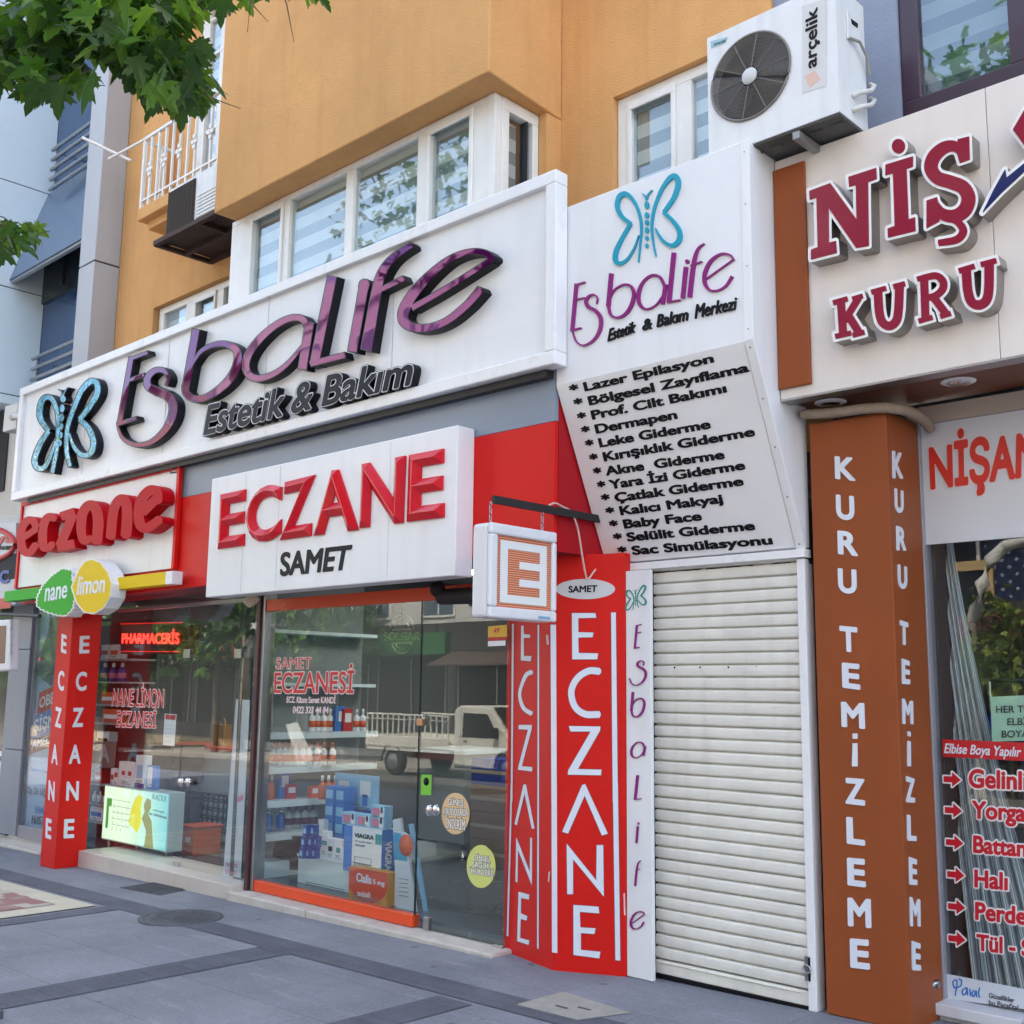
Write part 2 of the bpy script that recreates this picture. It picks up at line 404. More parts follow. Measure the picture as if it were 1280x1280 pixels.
# ================================================================== the setting
def tilt_sheet(name, pts, dz, m, thick=0):
    b = MB(); P = [Vector((x, y, GZ(x)+dz)) for x, y in pts]
    if thick: b.prism(P, (0, 0, -thick))
    else: b.poly(P)
    return struct(b.build(name, m))
PAVE = mat('pavement_slabs', (122, 126, 134), .75, var=.19, vscale=1.3, bump=.35, bscale=160)
def pave_nodes(m, bw, bh, joint):
    nt = m.node_tree; L = nt.links; b = nt.nodes['Principled BSDF']
    src = b.inputs['Base Color'].links[0].from_socket
    geo = nt.nodes.new('ShaderNodeNewGeometry')
    br = nt.nodes.new('ShaderNodeTexBrick'); br.inputs['Scale'].default_value = 1; br.inputs['Brick Width'].default_value = bw; br.inputs['Row Height'].default_value = bh
    br.inputs['Mortar Size'].default_value = .005; br.inputs['Mortar Smooth'].default_value = .6; br.inputs['Color1'].default_value = (1, 1, 1, 1); br.inputs['Color2'].default_value = (.9, .91, .93, 1); br.inputs['Mortar'].default_value = (joint, joint, joint, 1)
    L.new(geo.outputs['Position'], br.inputs['Vector'])
    n = nt.nodes.new('ShaderNodeTexNoise'); n.inputs['Scale'].default_value = 55; n.inputs['Detail'].default_value = 3; L.new(geo.outputs['Position'], n.inputs['Vector'])
    r = nt.nodes.new('ShaderNodeMapRange'); r.inputs[1].default_value = .3; r.inputs[2].default_value = .7; r.inputs[3].default_value = .86; r.inputs[4].default_value = 1.1; L.new(n.outputs[0], r.inputs[0])
    a = nt.nodes.new('ShaderNodeMix'); a.data_type = 'RGBA'; a.blend_type = 'MULTIPLY'; a.inputs[0].default_value = 1; L.new(src, a.inputs[6]); L.new(br.outputs[0], a.inputs[7])
    c = nt.nodes.new('ShaderNodeMix'); c.data_type = 'RGBA'; c.blend_type = 'MULTIPLY'; c.inputs[0].default_value = 1; L.new(a.outputs[2], c.inputs[6]); L.new(r.outputs[0], c.inputs[7])
    vo = nt.nodes.new('ShaderNodeTexVoronoi'); vo.inputs['Scale'].default_value = 2.6; L.new(geo.outputs['Position'], vo.inputs['Vector'])
    nd = nt.nodes.new('ShaderNodeTexNoise'); nd.inputs['Scale'].default_value = 14; L.new(geo.outputs['Position'], nd.inputs['Vector'])
    ad = nt.nodes.new('ShaderNodeMath'); ad.operation = 'MULTIPLY_ADD'; ad.inputs[1].default_value = .10; L.new(nd.outputs[0], ad.inputs[0]); L.new(vo.outputs['Distance'], ad.inputs[2])
    rs = nt.nodes.new('ShaderNodeMapRange'); rs.inputs[1].default_value = .095; rs.inputs[2].default_value = .12; rs.inputs[3].default_value = .62; rs.inputs[4].default_value = 1; L.new(ad.outputs[0], rs.inputs[0])
    mp = nt.nodes.new('ShaderNodeMapping'); mp.inputs['Scale'].default_value = (1.2, 7, 1); mp.inputs['Rotation'].default_value = (0, 0, .5); L.new(geo.outputs['Position'], mp.inputs[0])
    sc2 = nt.nodes.new('ShaderNodeTexNoise'); sc2.inputs['Scale'].default_value = 1.4; sc2.inputs['Detail'].default_value = 8; sc2.inputs['Roughness'].default_value = .75; L.new(mp.outputs[0], sc2.inputs['Vector'])
    r3 = nt.nodes.new('ShaderNodeMapRange'); r3.inputs[1].default_value = .55; r3.inputs[2].default_value = .8; r3.inputs[3].default_value = 1; r3.inputs[4].default_value = 1.5; L.new(sc2.outputs[0], r3.inputs[0])
    m4 = nt.nodes.new('ShaderNodeMath'); m4.operation = 'MULTIPLY'; L.new(rs.outputs[0], m4.inputs[0]); L.new(r3.outputs[0], m4.inputs[1])
    d = nt.nodes.new('ShaderNodeMix'); d.data_type = 'RGBA'; d.blend_type = 'MULTIPLY'; d.inputs[0].default_value = 1; L.new(c.outputs[2], d.inputs[6]); L.new(m4.outputs[0], d.inputs[7])
    L.new(d.outputs[2], b.inputs['Base Color'])
pave_nodes(PAVE, 1.2, .6, .66)
BAND = mat('dark_paving', (84, 88, 98), .8, var=.22, vscale=3, bump=.3, bscale=150); pave_nodes(BAND, .24, .12, .7)
ASPH = mat('asphalt', (92, 88, 84), .9, var=.15, vscale=.8, bump=.4, bscale=200)
tilt_sheet('ground', [(-400, -400), (400, -400), (400, 400), (-400, 400)], -.46, ASPH)
b = MB(); b.poly([Vector((x, y, GROUND(x, y+.001*(1 if y < -5 else -1)))) for x, y in ((-160, -3.0), (-160, -10.2), (100, -10.2), (100, -3.0))]); struct(b.build('road', ASPH))
tilt_sheet('pavement', [(-120, -3.0), (60, -3.0), (60, 14), (-120, 14)], 0, PAVE, .12)
tilt_sheet('opposite_pavement', [(-120, -14), (60, -14), (60, -10.2), (-120, -10.2)], -.24, mat('pale_slabs', (150, 144, 136), .85, var=.12, vscale=1), .12)
def gsheet(name, px, dz, m): 
    b = MB(); b.poly([W(*p)+Vector((0, 0, dz)) for p in px]); return struct(b.build(name, m))
# dark paving bands
yb0, yb1 = 4.36, 4.60
b = MB(); b.poly([Vector((x, y, GZ(x)+.004)) for x, y in ((-30, yb0), (2, yb0), (2, yb1), (-30, yb1))]); struct(b.build('paving_band', BAND))
P0, P1 = W(382, 1190), W(340, 1181)
b = MB(); b.poly([Vector((x, y, GZ(x)+.004)) for x, y in ((P1.x, yb0), (P0.x-.02, yb0), (P0.x-.02, -2.9), (P1.x, -2.9))]); struct(b.build('paving_band', BAND))
b = MB(); b.poly([Vector((x, y, GZ(x)+.004)) for x, y in ((-8.4, yb0), (-8.2, yb0), (-8.2, -2.9), (-8.4, -2.9))]); struct(b.build('paving_band', BAND))
b = MB()
for x0, x1, y0, y1 in ((-4.62, -4.36, 3.2, 4.32), (-3.62, -3.2, 4.02, 4.32)): b.poly([Vector((x, y, GZ(x)+.004)) for x, y in ((x0, y0), (x1, y0), (x1, y1), (x0, y1))])
struct(b.build('paving_band', BAND))
TILE = mat('patterned_tiles', (176, 138, 128), .6, var=.06)
nt = TILE.node_tree; ck = nt.nodes.new('ShaderNodeTexVoronoi'); ck.inputs['Scale'].default_value = 9; ck.distance = 'CHEBYCHEV'; ck.inputs['Randomness'].default_value = .45
ge = nt.nodes.new('ShaderNodeNewGeometry'); cr = nt.nodes.new('ShaderNodeValToRGB'); cr.color_ramp.interpolation = 'CONSTANT'
cr.color_ramp.elements[0].color = srgb(140, 104, 98); cr.color_ramp.elements[1].color = srgb(172, 164, 154); cr.color_ramp.elements[1].position = .38
e = cr.color_ramp.elements.new(.68); e.color = srgb(150, 126, 114)
sp = nt.nodes.new('ShaderNodeSeparateColor')
nt.links.new(ge.outputs['Position'], ck.inputs['Vector']); nt.links.new(ck.outputs['Color'], sp.inputs[0]); nt.links.new(sp.outputs[0], cr.inputs[0]); nt.links.new(cr.outputs[0], nt.nodes['Principled BSDF'].inputs['Base Color'])
def rect_sheet(name, x0, x1, y0, y1, dz, m):
    b = MB(); b.poly([Vector((x, y, GZ(x)+dz)) for x, y in ((x0, y0), (x1, y0), (x1, y1), (x0, y1))]); return struct(b.build(name, m))
rect_sheet('tile_border', -12.5, -8.46, 2.2, 4.30, .008, mat('cream_stone', (182, 176, 158), .7, var=.1, vscale=4))
rect_sheet('tile_patch', -12.3, -8.72, 2.4, 4.10, .012, TILE)

# covers let into the pavement
IRON = mat('cast_iron', (84, 86, 92), .7, .2, var=.25, vscale=8, bump=.6, bscale=60)
mc = W(226, 1148)
b = MB(); b.lathe(mc+Vector((0, 0, .001)), [(.30, 0), (.30, .008), (.262, .010), (.255, .005), (.25, .005), (.245, .010)], 40)
for i in range(-4, 5):
    for j in range(-4, 5):
        if i*i+j*j < 18: b.box(mc.x+i*.052-.018, mc.x+i*.052+.018, mc.y+j*.052-.018, mc.y+j*.052+.018, mc.z+.009, mc.z+.014)
tag(b.build('manhole_cover', IRON), 'round dark iron manhole cover in the grey pavement', 'manhole cover')
dc = [W(*p) for p in ((150, 1110), (200, 1119.5), (241, 1111), (191, 1103.5))]
b = MB(); b.prism([p+Vector((0, 0, .006)) for p in dc], (0, 0, -.005))
for k in range(1, 12):
    t = k/12; a = dc[0].lerp(dc[1], t); c2 = dc[3].lerp(dc[2], t); b.bar(a.lerp(c2, .04)+Vector((0, 0, .008)), a.lerp(c2, .96)+Vector((0, 0, .008)), .022, .006)
tag(b.build('drain_grate', IRON), 'square dark metal drain grate near the left shop step', 'drain grate')
hc = [W(*p) for p in ((646, 1257), (722, 1276), (788, 1267), (704, 1241))]
b = MB(); b.prism([p+Vector((0, 0, .008)) for p in hc], (0, 0, -.006))
hx = (hc[0]+hc[2])/2
for s in (-1, 1): b.bar(hx+Vector((s*.05-.04, s*.03, .0095)), hx+Vector((s*.05+.04, s*.03, .0095)), .02, .003, 1)
tag(b.build('hatch_cover', [mat('concrete_lid', (150, 148, 140), .8, var=.15, vscale=9, bump=.2), IRON], bevel=.012), 'pale rounded utility hatch cover in the pavement before the red pillar', 'hatch cover')
tg = W(2, 1262)
b = MB()
for k in range(7): b.box(tg.x-1.0, tg.x+.12, tg.y-.08-k*.12-.09, tg.y-.08-k*.12, tg.z+.002, tg.z+.035)
b.box(tg.x+.12, tg.x+.17, tg.y-.92, tg.y-.06, tg.z+.002, tg.z+.04)
tag(b.build('tree_grate', IRON, bevel=.006), 'dark metal tree grate at the left edge of the pavement', 'tree grate')

# ================================================================== the ochre apartment house
YW = 5.6
HOUSE = thing('apartment_building', 'ochre rendered apartment building with a projecting bay above the shops', 'building', (-7.5, 6, 0))
Xl = W(138.5, 420, Y=YW).x; Xr = -3.2; ZT = 16.5
def holes_wall(mb, x0, x1, z0, z1, y, holes, rev=.12):
    xs = sorted({x0, x1, *[h[0] for h in holes], *[h[1] for h in holes]}); zs = sorted({z0, z1, *[h[2] for h in holes], *[h[3] for h in holes]})
    for a, c in zip(xs, xs[1:]):
        for d, e in zip(zs, zs[1:]):
            m_, n_ = (a+c)/2, (d+e)/2
            if any(h[0] < m_ < h[1] and h[2] < n_ < h[3] for h in holes): continue
            mb.poly([(a, y, d), (c, y, d), (c, y, e), (a, y, e)])
    for h in holes:
        a, c, d, e = h
        mb.poly([(a, y, d), (a, y+rev, d), (a, y+rev, e), (a, y, e)]); mb.poly([(c, y, d), (c, y, e), (c, y+rev, e), (c, y+rev, d)])
        mb.poly([(a, y, e), (a, y+rev, e), (c, y+rev, e), (c, y, e)]); mb.poly([(a, y, d), (c, y, d), (c, y+rev, d), (a, y+rev, d)])
wL = (W(192, 385, Y=YW).x, W(300, 342, Y=YW).x+.9, 4.5, W(192, 385, Y=YW).z)
wR = (W(766, 122, Y=YW).x, W(766, 122, Y=YW).x+1.16, 4.6, W(766, 122, Y=YW).z)
dX0 = W(209, 200, Y=YW).x; dZ0 = W(230, 232, Y=YW).z; dZ1 = dZ0+2.25
wD = (dX0, dX0+2.6, dZ0, dZ1)
b = MB(); holes_wall(b, Xl, Xr, 2.7, ZT, YW, [wL, wR, wD], .14)
# unseen solid mass behind the front, added to block light and cast the shadow
b.box(Xl+.03, Xr-.03, YW+.75, 14, 2.75, ZT-.03); b.box(Xl, Xl+.2, YW+.01, 13.9, 2.72, ZT-.01); b.box(Xr-.2, Xr, YW+.01, 13.9, 2.72, ZT-.01)
b.box(Xl+.2, Xr-.2, YW+.02, YW+.74, ZT-.2, ZT-.02)
b.build('wall', OCHRE(), HOUSE)
# the bay
Zb = 5.622; xB0, xB1 = -8.16, -4.83
b = MB()
b.prism([(xB0, 4.79, Zb), (xB1, 4.79, Zb), (-4.895, YW-.003, Zb), (xB0, YW-.003, Zb)], (0, 0, ZT-Zb-.05))
b.build('bay', OCHRE(), HOUSE, bevel=.012)
b = MB(); b.box(-8.2, -4.97, 5.0, YW-.003, 3.0, 4.62); b.box(-4.97, -4.90, 5.44, YW-.003, 4.6, Zb-.002); b.build('bay_base', OCHRE(), HOUSE)
BLIND = mat('zebra_blind', (176, 182, 180), .8)
nt = BLIND.node_tree; ge = nt.nodes.new('ShaderNodeNewGeometry'); sx = nt.nodes.new('ShaderNodeSeparateXYZ'); nt.links.new(ge.outputs['Position'], sx.inputs[0])
mo = nt.nodes.new('ShaderNodeMath'); mo.operation = 'MODULO'; mo.inputs[1].default_value = .19; nt.links.new(sx.outputs[2], mo.inputs[0])
cr = nt.nodes.new('ShaderNodeValToRGB'); cr.color_ramp.interpolation = 'CONSTANT'; cr.color_ramp.elements[0].color = srgb(214, 220, 214); cr.color_ramp.elements[1].color = srgb(140, 152, 152); cr.color_ramp.elements[1].position = .095
nt.links.new(mo.outputs[0], cr.inputs[0]); nt.links.new(cr.outputs[0], nt.nodes['Principled BSDF'].inputs['Base Color'])
DARK = mat('dark_room', (40, 42, 46), .9)
def win_front(parent, x0, x1, z0, z1, y, panes, fr=.05, name='window', dep=.07, m=None, gl=None, blind=True, sash=()):
    """frame in the x-z plane at y; panes = list of (xa, xb) glass openings between z0+fr and z1-fr"""
    m = m or FRAMEW(); gl = gl or GLASSB(); f = MB(); zt, zb = z1-fr, z0+fr
    f.box(x0, x1, y, y+dep, zt, z1); f.box(x0, x1, y, y+dep, z0, zb)
    e = [x0]+[v for p in panes for v in p]+[x1]
    for a, c in zip(e[::2], e[1::2]):
        if c-a > .004: f.box(a, c, y, y+dep, zb, zt)
    for k in sash:                                   # an opening sash stands proud of the fixed frame
        a, c = panes[k]; s = .022
        f.box(a-s, c+s, y-.018, y-.001, zt-s-.02, zt+.012); f.box(a-s, c+s, y-.018, y-.001, zb-.012, zb+s)
        f.box(a-s, a+.012, y-.018, y-.001, zb+s, zt-s-.02); f.box(c-.012, c+s, y-.018, y-.001, zb+s, zt-s-.02)
    wo_ = f.build(name, m, parent, .005)
    g = MB()
    for a, c in panes: g.box(a, c, y+.03, y+.034, zb, zt)
    g.build('pane', gl, wo_)
    if blind:
        g = MB(); g.box(x0+.03, x1-.03, y+.075, y+.08, z0+.02, z1-.03); g.build('blind', BLIND, wo_)
        g = MB(); g.box(x0, x1, y+.32, y+.33, z0, z1); g.build('backing', DARK, wo_)
    return wo_
px_x = lambda px, py, Y: W(px, py, Y=Y).x
YB = 5.0
pn = [(px_x(315, 310, YB), px_x(352, 300, YB)), (px_x(361, 290, YB), px_x(431, 270, YB)), (px_x(441, 250, YB), px_x(521, 230, YB)), (px_x(537, 210, YB), px_x(589, 195, YB))]
bw = win_front(HOUSE, -8.2, -4.975, 4.5, Zb-.004, YB, pn, .05, sash=(0, 3), name='bay_window')
# the short side of the bay window
f = MB(); y0, y1 = YB+.072, 5.44
f.box(-5.04, -4.972, y0, y1, 5.53, Zb-.004); f.box(-5.04, -4.972, y0, y0+.07, 4.5, 5.53); f.box(-5.04, -4.972, y1-.06, y1, 4.5, 5.53)
sw = f.build('bay_side_window', FRAMEW(), HOUSE, .005)
MB().box(-5.01, -5.006, y0+.07, y1-.06, 4.5, 5.53).build('pane', GLASSB(), sw)
MB().box(-5.085, -5.08, y0+.01, y1-.02, 4.5, 5.53).build('blind', BLIND, sw)
# right-hand window
xr = wR[0]
win_front(HOUSE, xr+.004, wR[1]-.004, 4.6, wR[3]-.004, YW+.05, [(px_x(789, 180, YW+.05), px_x(842, 160, YW+.05)), (px_x(864, 150, YW+.05), wR[1]-.09)], .075, sash=(0,))
# low window left of the bay
xl = wL[0]; yl = YW+.06
win_front(HOUSE, xl+.02, wL[1]-.01, 4.5, wL[3]-.005, yl, [(px_x(205, 395, yl), px_x(233, 380, yl)), (px_x(246, 375, yl), px_x(270, 365, yl)), (px_x(280, 360, yl), px_x(300, 355, yl))], .07, sash=(1,))
# balcony door
yd = YW+.08
dd = win_front(HOUSE, wD[0]+.45, wD[1], wD[2]+.01, wD[3]-.01, yd, [(wD[0]+.60, wD[0]+.82), (wD[0]+.92, wD[0]+1.12), (wD[0]+1.24, wD[0]+1.5)], .09, name='balcony_door')
g = MB()
for k in range(1, 5): g.box(wD[0]+.5, wD[0]+1.6, yd-.004, yd+.028, wD[2]+.1+k*.43, wD[2]+.13+k*.43)
g.build('glazing_bar', FRAMEW(), dd)
MB().box(wD[0]-.001, wD[0]+.445, YW+.1, YW+.2, wD[2], wD[3]).build('recess_panel', OCHRE(), HOUSE)
# balcony slab and the slab over it
s0 = W(172, 262, Y=5.2); s1 = W(171, 277, Y=5.2)
b = MB(); b.box(s0.x, xB0-.003, 5.2, YW-.002, s1.z, s0.z); b.box(s0.x+.08, xB0-.003, 5.28, YW-.002, s1.z-.09, s1.z); b.build('balcony_slab', OCHRE(), HOUSE, .01)
u0 = W(232, 44, Y=5.2)
b = MB(); b.box(s0.x, xB0-.003, 5.2, YW-.002, s0.z+2.56, s0.z+2.74); b.build('balcony_slab', OCHRE(), HOUSE, .01)
# balcony railing
rz0, rz1 = s0.z+.02, W(180, 176, Y=5.23).z
rl = thing('balcony_railing', 'white painted balcony railing with small diamond ornaments', 'railing', (s0.x+.8, 5.23, rz0))
b = MB(); b.bar((s0.x, 5.23, rz1), (xB0-.02, 5.23, rz1), .035, .03); b.bar((s0.x, 5.23, rz0+.07), (xB0-.02, 5.23, rz0+.07), .025, .02); b.bar((s0.x+.02, 5.23, rz1-.02), (s0.x+.02, YW-.01, rz1-.02), .03, .03); b.build('rail', FRAMEW(), rl)
x = s0.x+.02; k = 0
while x < xB0-.05:
    b = MB(); b.bar((x, 5.23, rz0-.02), (x, 5.23, rz1-.02), .035 if k == 0 else .022)
    if k % 2 == 1:
        zc = rz0+.38
        for dx, dz in ((0, .055), (0, -.055), (.03, 0), (-.03, 0)): b.bar((x+dx-.022, 5.215, zc+dz), (x+dx+.022, 5.215, zc+dz), .014, .04)
    b.build('baluster', FRAMEW(), rl); x += .145; k += 1
b = MB()
for y in (5.3, 5.42): b.bar((s0.x+.02, y, rz0), (s0.x+.02, y, rz1-.03), .022)
b.build('side_bars', FRAMEW(), rl)
b = MB(); b.tube([W(186, 172, Y=5.23), W(136, 199, Y=5.1)], .016); tag(b.build('drying_rod', mat('white_enamel', (228, 226, 222), .35)), 'white rod sticking out to the left along the top of the balcony railing', 'rod', 'white clothes drying rods')
b = MB(); b.tube([W(103, 172, Y=5.0), W(164, 201, Y=5.35)], .016); tag(b.build('drying_rod', mat('white_enamel', (228, 226, 222), .35)), 'white rod crossing in front of the grey column', 'rod', 'white clothes drying rods')

# ================================================================== outdoor air-conditioner units
ACW = mat('ac_casing', (222, 224, 224), .4, var=.04, vscale=4, streak=.25)
GRILL = mat('ac_grille', (58, 56, 56), .5, .3); COIL = mat('ac_coil', (78, 66, 56), .6, .3)
def place_tag(mb, s, q, depth, **k): txt(mb, s, q, depth, YIN, **k)
YA = 5.0
A = lambda px, py: W(px, py, Y=YA)
ax0, ax1 = A(884, 60).x, A(1048, 100).x; az0 = A(1047, 140).z; az1 = az0+.74; ady = .32
ac = thing('air_conditioner', 'large white air conditioner with round black fan grille above the dry cleaner sign', 'air conditioner', ((ax0+ax1)/2, YA+ady/2, az0), 'outdoor air conditioners')
fc = A(938, 96); R = .245
b = MB()                                             # casing with a round fan opening
b.box(ax0, ax1, YA+.06, YA+ady, az0, az1)
n = 48; ring = [Vector((fc.x+R*math.cos(2*math.pi*k/n), YA, fc.z+R*math.sin(2*math.pi*k/n))) for k in range(n)]
def edge_pt(a):
    c, s = math.cos(a), math.sin(a); tx = ((ax1 if c > 0 else ax0)-fc.x)/c if abs(c) > 1e-6 else 1e9; tz = ((az1 if s > 0 else az0)-fc.z)/s if abs(s) > 1e-6 else 1e9
    t = min(tx, tz); return Vector((fc.x+c*t, YA, fc.z+s*t))
angs = sorted([2*math.pi*k/n for k in range(n)]+[math.atan2(z-fc.z, x-fc.x) % (2*math.pi) for x in (ax0, ax1) for z in (az0, az1)])
inn = [Vector((fc.x+R*math.cos(a), YA, fc.z+R*math.sin(a))) for a in angs]; outp = [edge_pt(a) for a in angs]; m_ = len(angs)
b.add(inn+outp, [(i, (i+1) % m_, (i+1) % m_+m_, i+m_) for i in range(m_)])
b.add(inn+[v+Vector((0, .059, 0)) for v in inn], [(i, i+m_, (i+1) % m_+m_, (i+1) % m_) for i in range(m_)])
b.add(outp+[v+Vector((0, .061, 0)) for v in outp], [(i, (i+1) % m_, (i+1) % m_+m_, i+m_) for i in range(m_)])
b.build('casing', ACW, ac)
b = MB(); b.lathe((fc.x, YA+.052, fc.z), [(R-.004, 0), (R-.004, .006)], 40, (0, 1, 0)); b.build('fan_well', mat('fan_dark', (24, 24, 25), .8), ac)
b = MB()
for k in range(1, 27):
    r = .05+k*(R-.055)/26; b.tube([(fc.x+r*math.cos(a), YA-.006+.03*((k-1)/26)**3*0, fc.z+r*math.sin(a)) for a in np.linspace(0, 2*math.pi, 41)], .0021, 0, 4, False)
for k in range(10):
    a = math.pi*k/5+.1; b.tube([(fc.x+.04*math.cos(a), YA-.008, fc.z+.04*math.sin(a)), (fc.x+(R+.004)*math.cos(a), YA-.008, fc.z+(R+.004)*math.sin(a))], .003, 0, 5)
b.tube([(fc.x+(R+.002)*math.cos(a), YA-.006, fc.z+(R+.002)*math.sin(a)) for a in np.linspace(0, 2*math.pi, 49)], .007, 0, 6, False)
b.build('fan_grille', mat('grille_wire', (120, 116, 112), .5, .2), ac)
b = MB(); b.lathe((fc.x, YA-.018, fc.z), [(.044, .0), (.047, .004), (.047, .014)], 28, (0, 1, 0)); b.build('fan_hub', mat('hub_grey', (196, 200, 198), .4), ac)
b = MB()                                              # fan blades behind the grille
for k in range(3):
    a = 2*math.pi*k/3; pts = [(.05, -.4), (.2, -.55), (.225, .1), (.12, .35), (.05, .4)]
    b.prism([Vector((fc.x+r*math.cos(a+t), YA+.03+.012*t, fc.z+r*math.sin(a+t))) for r, t in pts], (0, .004, 0))
b.build('fan_blades', mat('blade', (52, 52, 54), .5), ac)
b = MB(); b.poly([A(*p)+Vector((0, -.002, 0)) for p in ((1003, 8), (1033, -2), (1033, 107), (1003, 117))]); b.build('name_label', mat('label_grey', (206, 206, 204), .4), ac)
b = MB(); q = [A(1025, 82), A(1026, 7), A(1007.5, 16), A(1006.5, 88)]
txt(b, 'arçelik', [v+Vector((0, -.006, 0)) for v in q], .003, YIN, 0, .018, 'ink'); b.build('lettering', BLACK(), ac)
b = MB(); b.prism([A(*p)+Vector((0, -.003, 0)) for p in ((1006, 96), (1019, 88), (1026, 99), (1013, 110))], (0, .001, 0)); b.build('emblem', mat('peach', (216, 182, 166), .5), ac)
b = MB(); b.poly([A(*p)+Vector((0, -.002, 0)) for p in ((888, 52), (910, 46), (907, 54), (889, 61))]); b.build('name_label', mat('label_teal', (150, 186, 190), .4), ac)
b = MB(); txt(b, 'Inverter', [A(893, 57.5)+Vector((0, -.005, 0)), A(908, 52)+Vector((0, -.005, 0)), A(908.5, 48)+Vector((0, -.005, 0)), A(893, 54)+Vector((0, -.005, 0))], .002, YIN, 0, .01); b.build('lettering', mat('teal_ink', (70, 120, 130), .5), ac)
S = lambda px, py: W(px, py, X=ax1+.001)
b = MB(); b.prism([S(*p)+Vector((.012, 0, 0)) for p in ((1057, 14), (1070, 19), (1071, 52), (1058, 48))], (-.012, 0, 0)); b.build('service_cover', ACW, ac, .003)
b = MB(); b.prism([S(*p)+Vector((.016, 0, 0)) for p in ((1061, 25), (1069, 31), (1069, 36), (1062, 31))], (-.004, 0, 0)); b.build('hand_hold', BLACK(), ac)
b = MB(); b.tube([S(1060, 49)+Vector((.014, 0, 0)), S(1068, 55)+Vector((.03, 0, 0)), S(1075, 72)+Vector((.03, .02, 0)), S(1078, 92)+Vector((.02, .04, 0))], .008); b.build('power_cable', mat('cable_grey', (150, 146, 138), .5), ac)
b = MB()
for py in (117, 135):
    b.tube([S(1066, py+3)+Vector((0, 0, 0)), S(1067, py+2)+Vector((.04, .0, 0)), S(1075, py-2)+Vector((.05, .03, 0)), S(1080, py-10)+Vector((.03, .06, .01)), S(1077, py-16)+Vector((.0, .1, .02))], .014)
b.build('pipe', mat('pipe_wrap', (206, 204, 200), .5, var=.1, vscale=30), ac)
b = MB(); b.box(ax0+.03, ax1-.005, YA+.01, YA+ady-.005, az0-.012, az0-.001)
for k in range(6): b.box(ax0+.1+k*.12, ax0+.17+k*.12, YA+.08, YA+.10, az0-.02, az0-.012)
b.build('base_tray', mat('tray_grey', (92, 92, 88), .6, .3, var=.2, vscale=6), ac)
bk = thing('wall_bracket', 'pale metal wall bracket under the large white air conditioner', 'bracket', ((ax0+ax1)/2, YW-.02, az0-.05))
for xx in (ax0+.2, ax1-.25): MB().bar((xx, YA+.0, az0-.042), (xx, YW-.01, az0-.042), .04, .04).build('arm', mat('galvanised', (150, 152, 150), .5, .5), bk)
MB().bar((ax0+.15, YW-.02, az0-.085), (ax1-.2, YW-.02, az0-.085), .03, .04).build('wall_rail', mat('galvanised', (150, 152, 150), .5, .5), bk)

YA2 = 5.12; A2 = lambda px, py: W(px, py, Y=YA2)
bx0, bx1 = A2(211, 260).x, xB0+.02; bz0, bz1 = A2(243, 287).z, A2(243, 222).z+.02
ac2 = thing('air_conditioner', 'older white air conditioner with flat brown coil grille beside the balcony', 'air conditioner', ((bx0+bx1)/2, YA2+.15, bz0), 'outdoor air conditioners')
b = MB(); b.box(bx0, bx1, YA2, YA2+.3, bz0, bz1); b.build('casing', ACW, ac2, .01)
xm = A2(244, 250).x
b = MB(); b.box(bx0+.01, xm, YA2-.012, YA2-.001, bz0+.04, bz1-.04)
b.build('coil_panel', COIL, ac2)
b = MB()
for k in range(30): z = bz0+.05+k*(bz1-bz0-.1)/29; b.box(bx0+.012, xm-.002, YA2-.018, YA2-.013, z-.003, z+.003)
for k in range(9): x = bx0+.02+k*(xm-bx0-.04)/8; b.box(x-.003, x+.003, YA2-.022, YA2-.0185, bz0+.045, bz1-.045)
b.build('wire_guard', mat('guard_brown', (70, 62, 56), .6, .2), ac2)
b = MB()
for k in range(8): z = bz0+.07+k*.035; b.box(xm+.04, bx1-.06, YA2-.008, YA2-.001, z, z+.018)
b.build('louvres', ACW, ac2, .003)
b = MB(); zc = bz0+.47; xc = (xm+bx1)/2-.03
for k in range(3):
    a = math.pi/2+k*2*math.pi/3; p = Vector((math.cos(a), 0, math.sin(a))); q_ = Vector((-math.sin(a), 0, math.cos(a))); c_ = Vector((xc, YA2-.004, zc+.05))
    b.prism([c_, c_+p*.022+q_*.012, c_+p*.045, c_+p*.022-q_*.012], (0, .003, 0))
b.build('emblem', mat('emblem_grey', (90, 92, 98), .5), ac2)
b = MB(); b.box(xc-.035, xc+.035, YA2-.004, YA2-.001, zc-.12, zc-.09); b.build('handle', BLACK(), ac2)
b = MB(); q = [W(*p, Y=YA2-.14) for p in ((196, 316), (300, 262))]
tx0, tx1 = W(196, 318, Y=5.0).x, -8.0; tz = bz0-.06
for y in (4.98, 5.3, 5.58): b.bar((tx0, y, tz), (tx1+.1, y, tz), .05, .045)
for x in (tx0, (tx0+tx1)/2, tx1): b.bar((x, 4.98, tz), (x, 5.59, tz), .05, .04)
b.box(tx0+.03, tx1+.05, 5.0, 5.58, tz+.022, tz+.03)
b.bar((tx0+.02, 4.99, tz), (tx0+.02, 5.58, tz+.2), .03, .03)
tag(b.build('tray_bracket', mat('rust_brown', (66, 46, 40), .7, .2, var=.25, vscale=14)), 'rusty dark brown tray bracket under the older air conditioner', 'bracket')

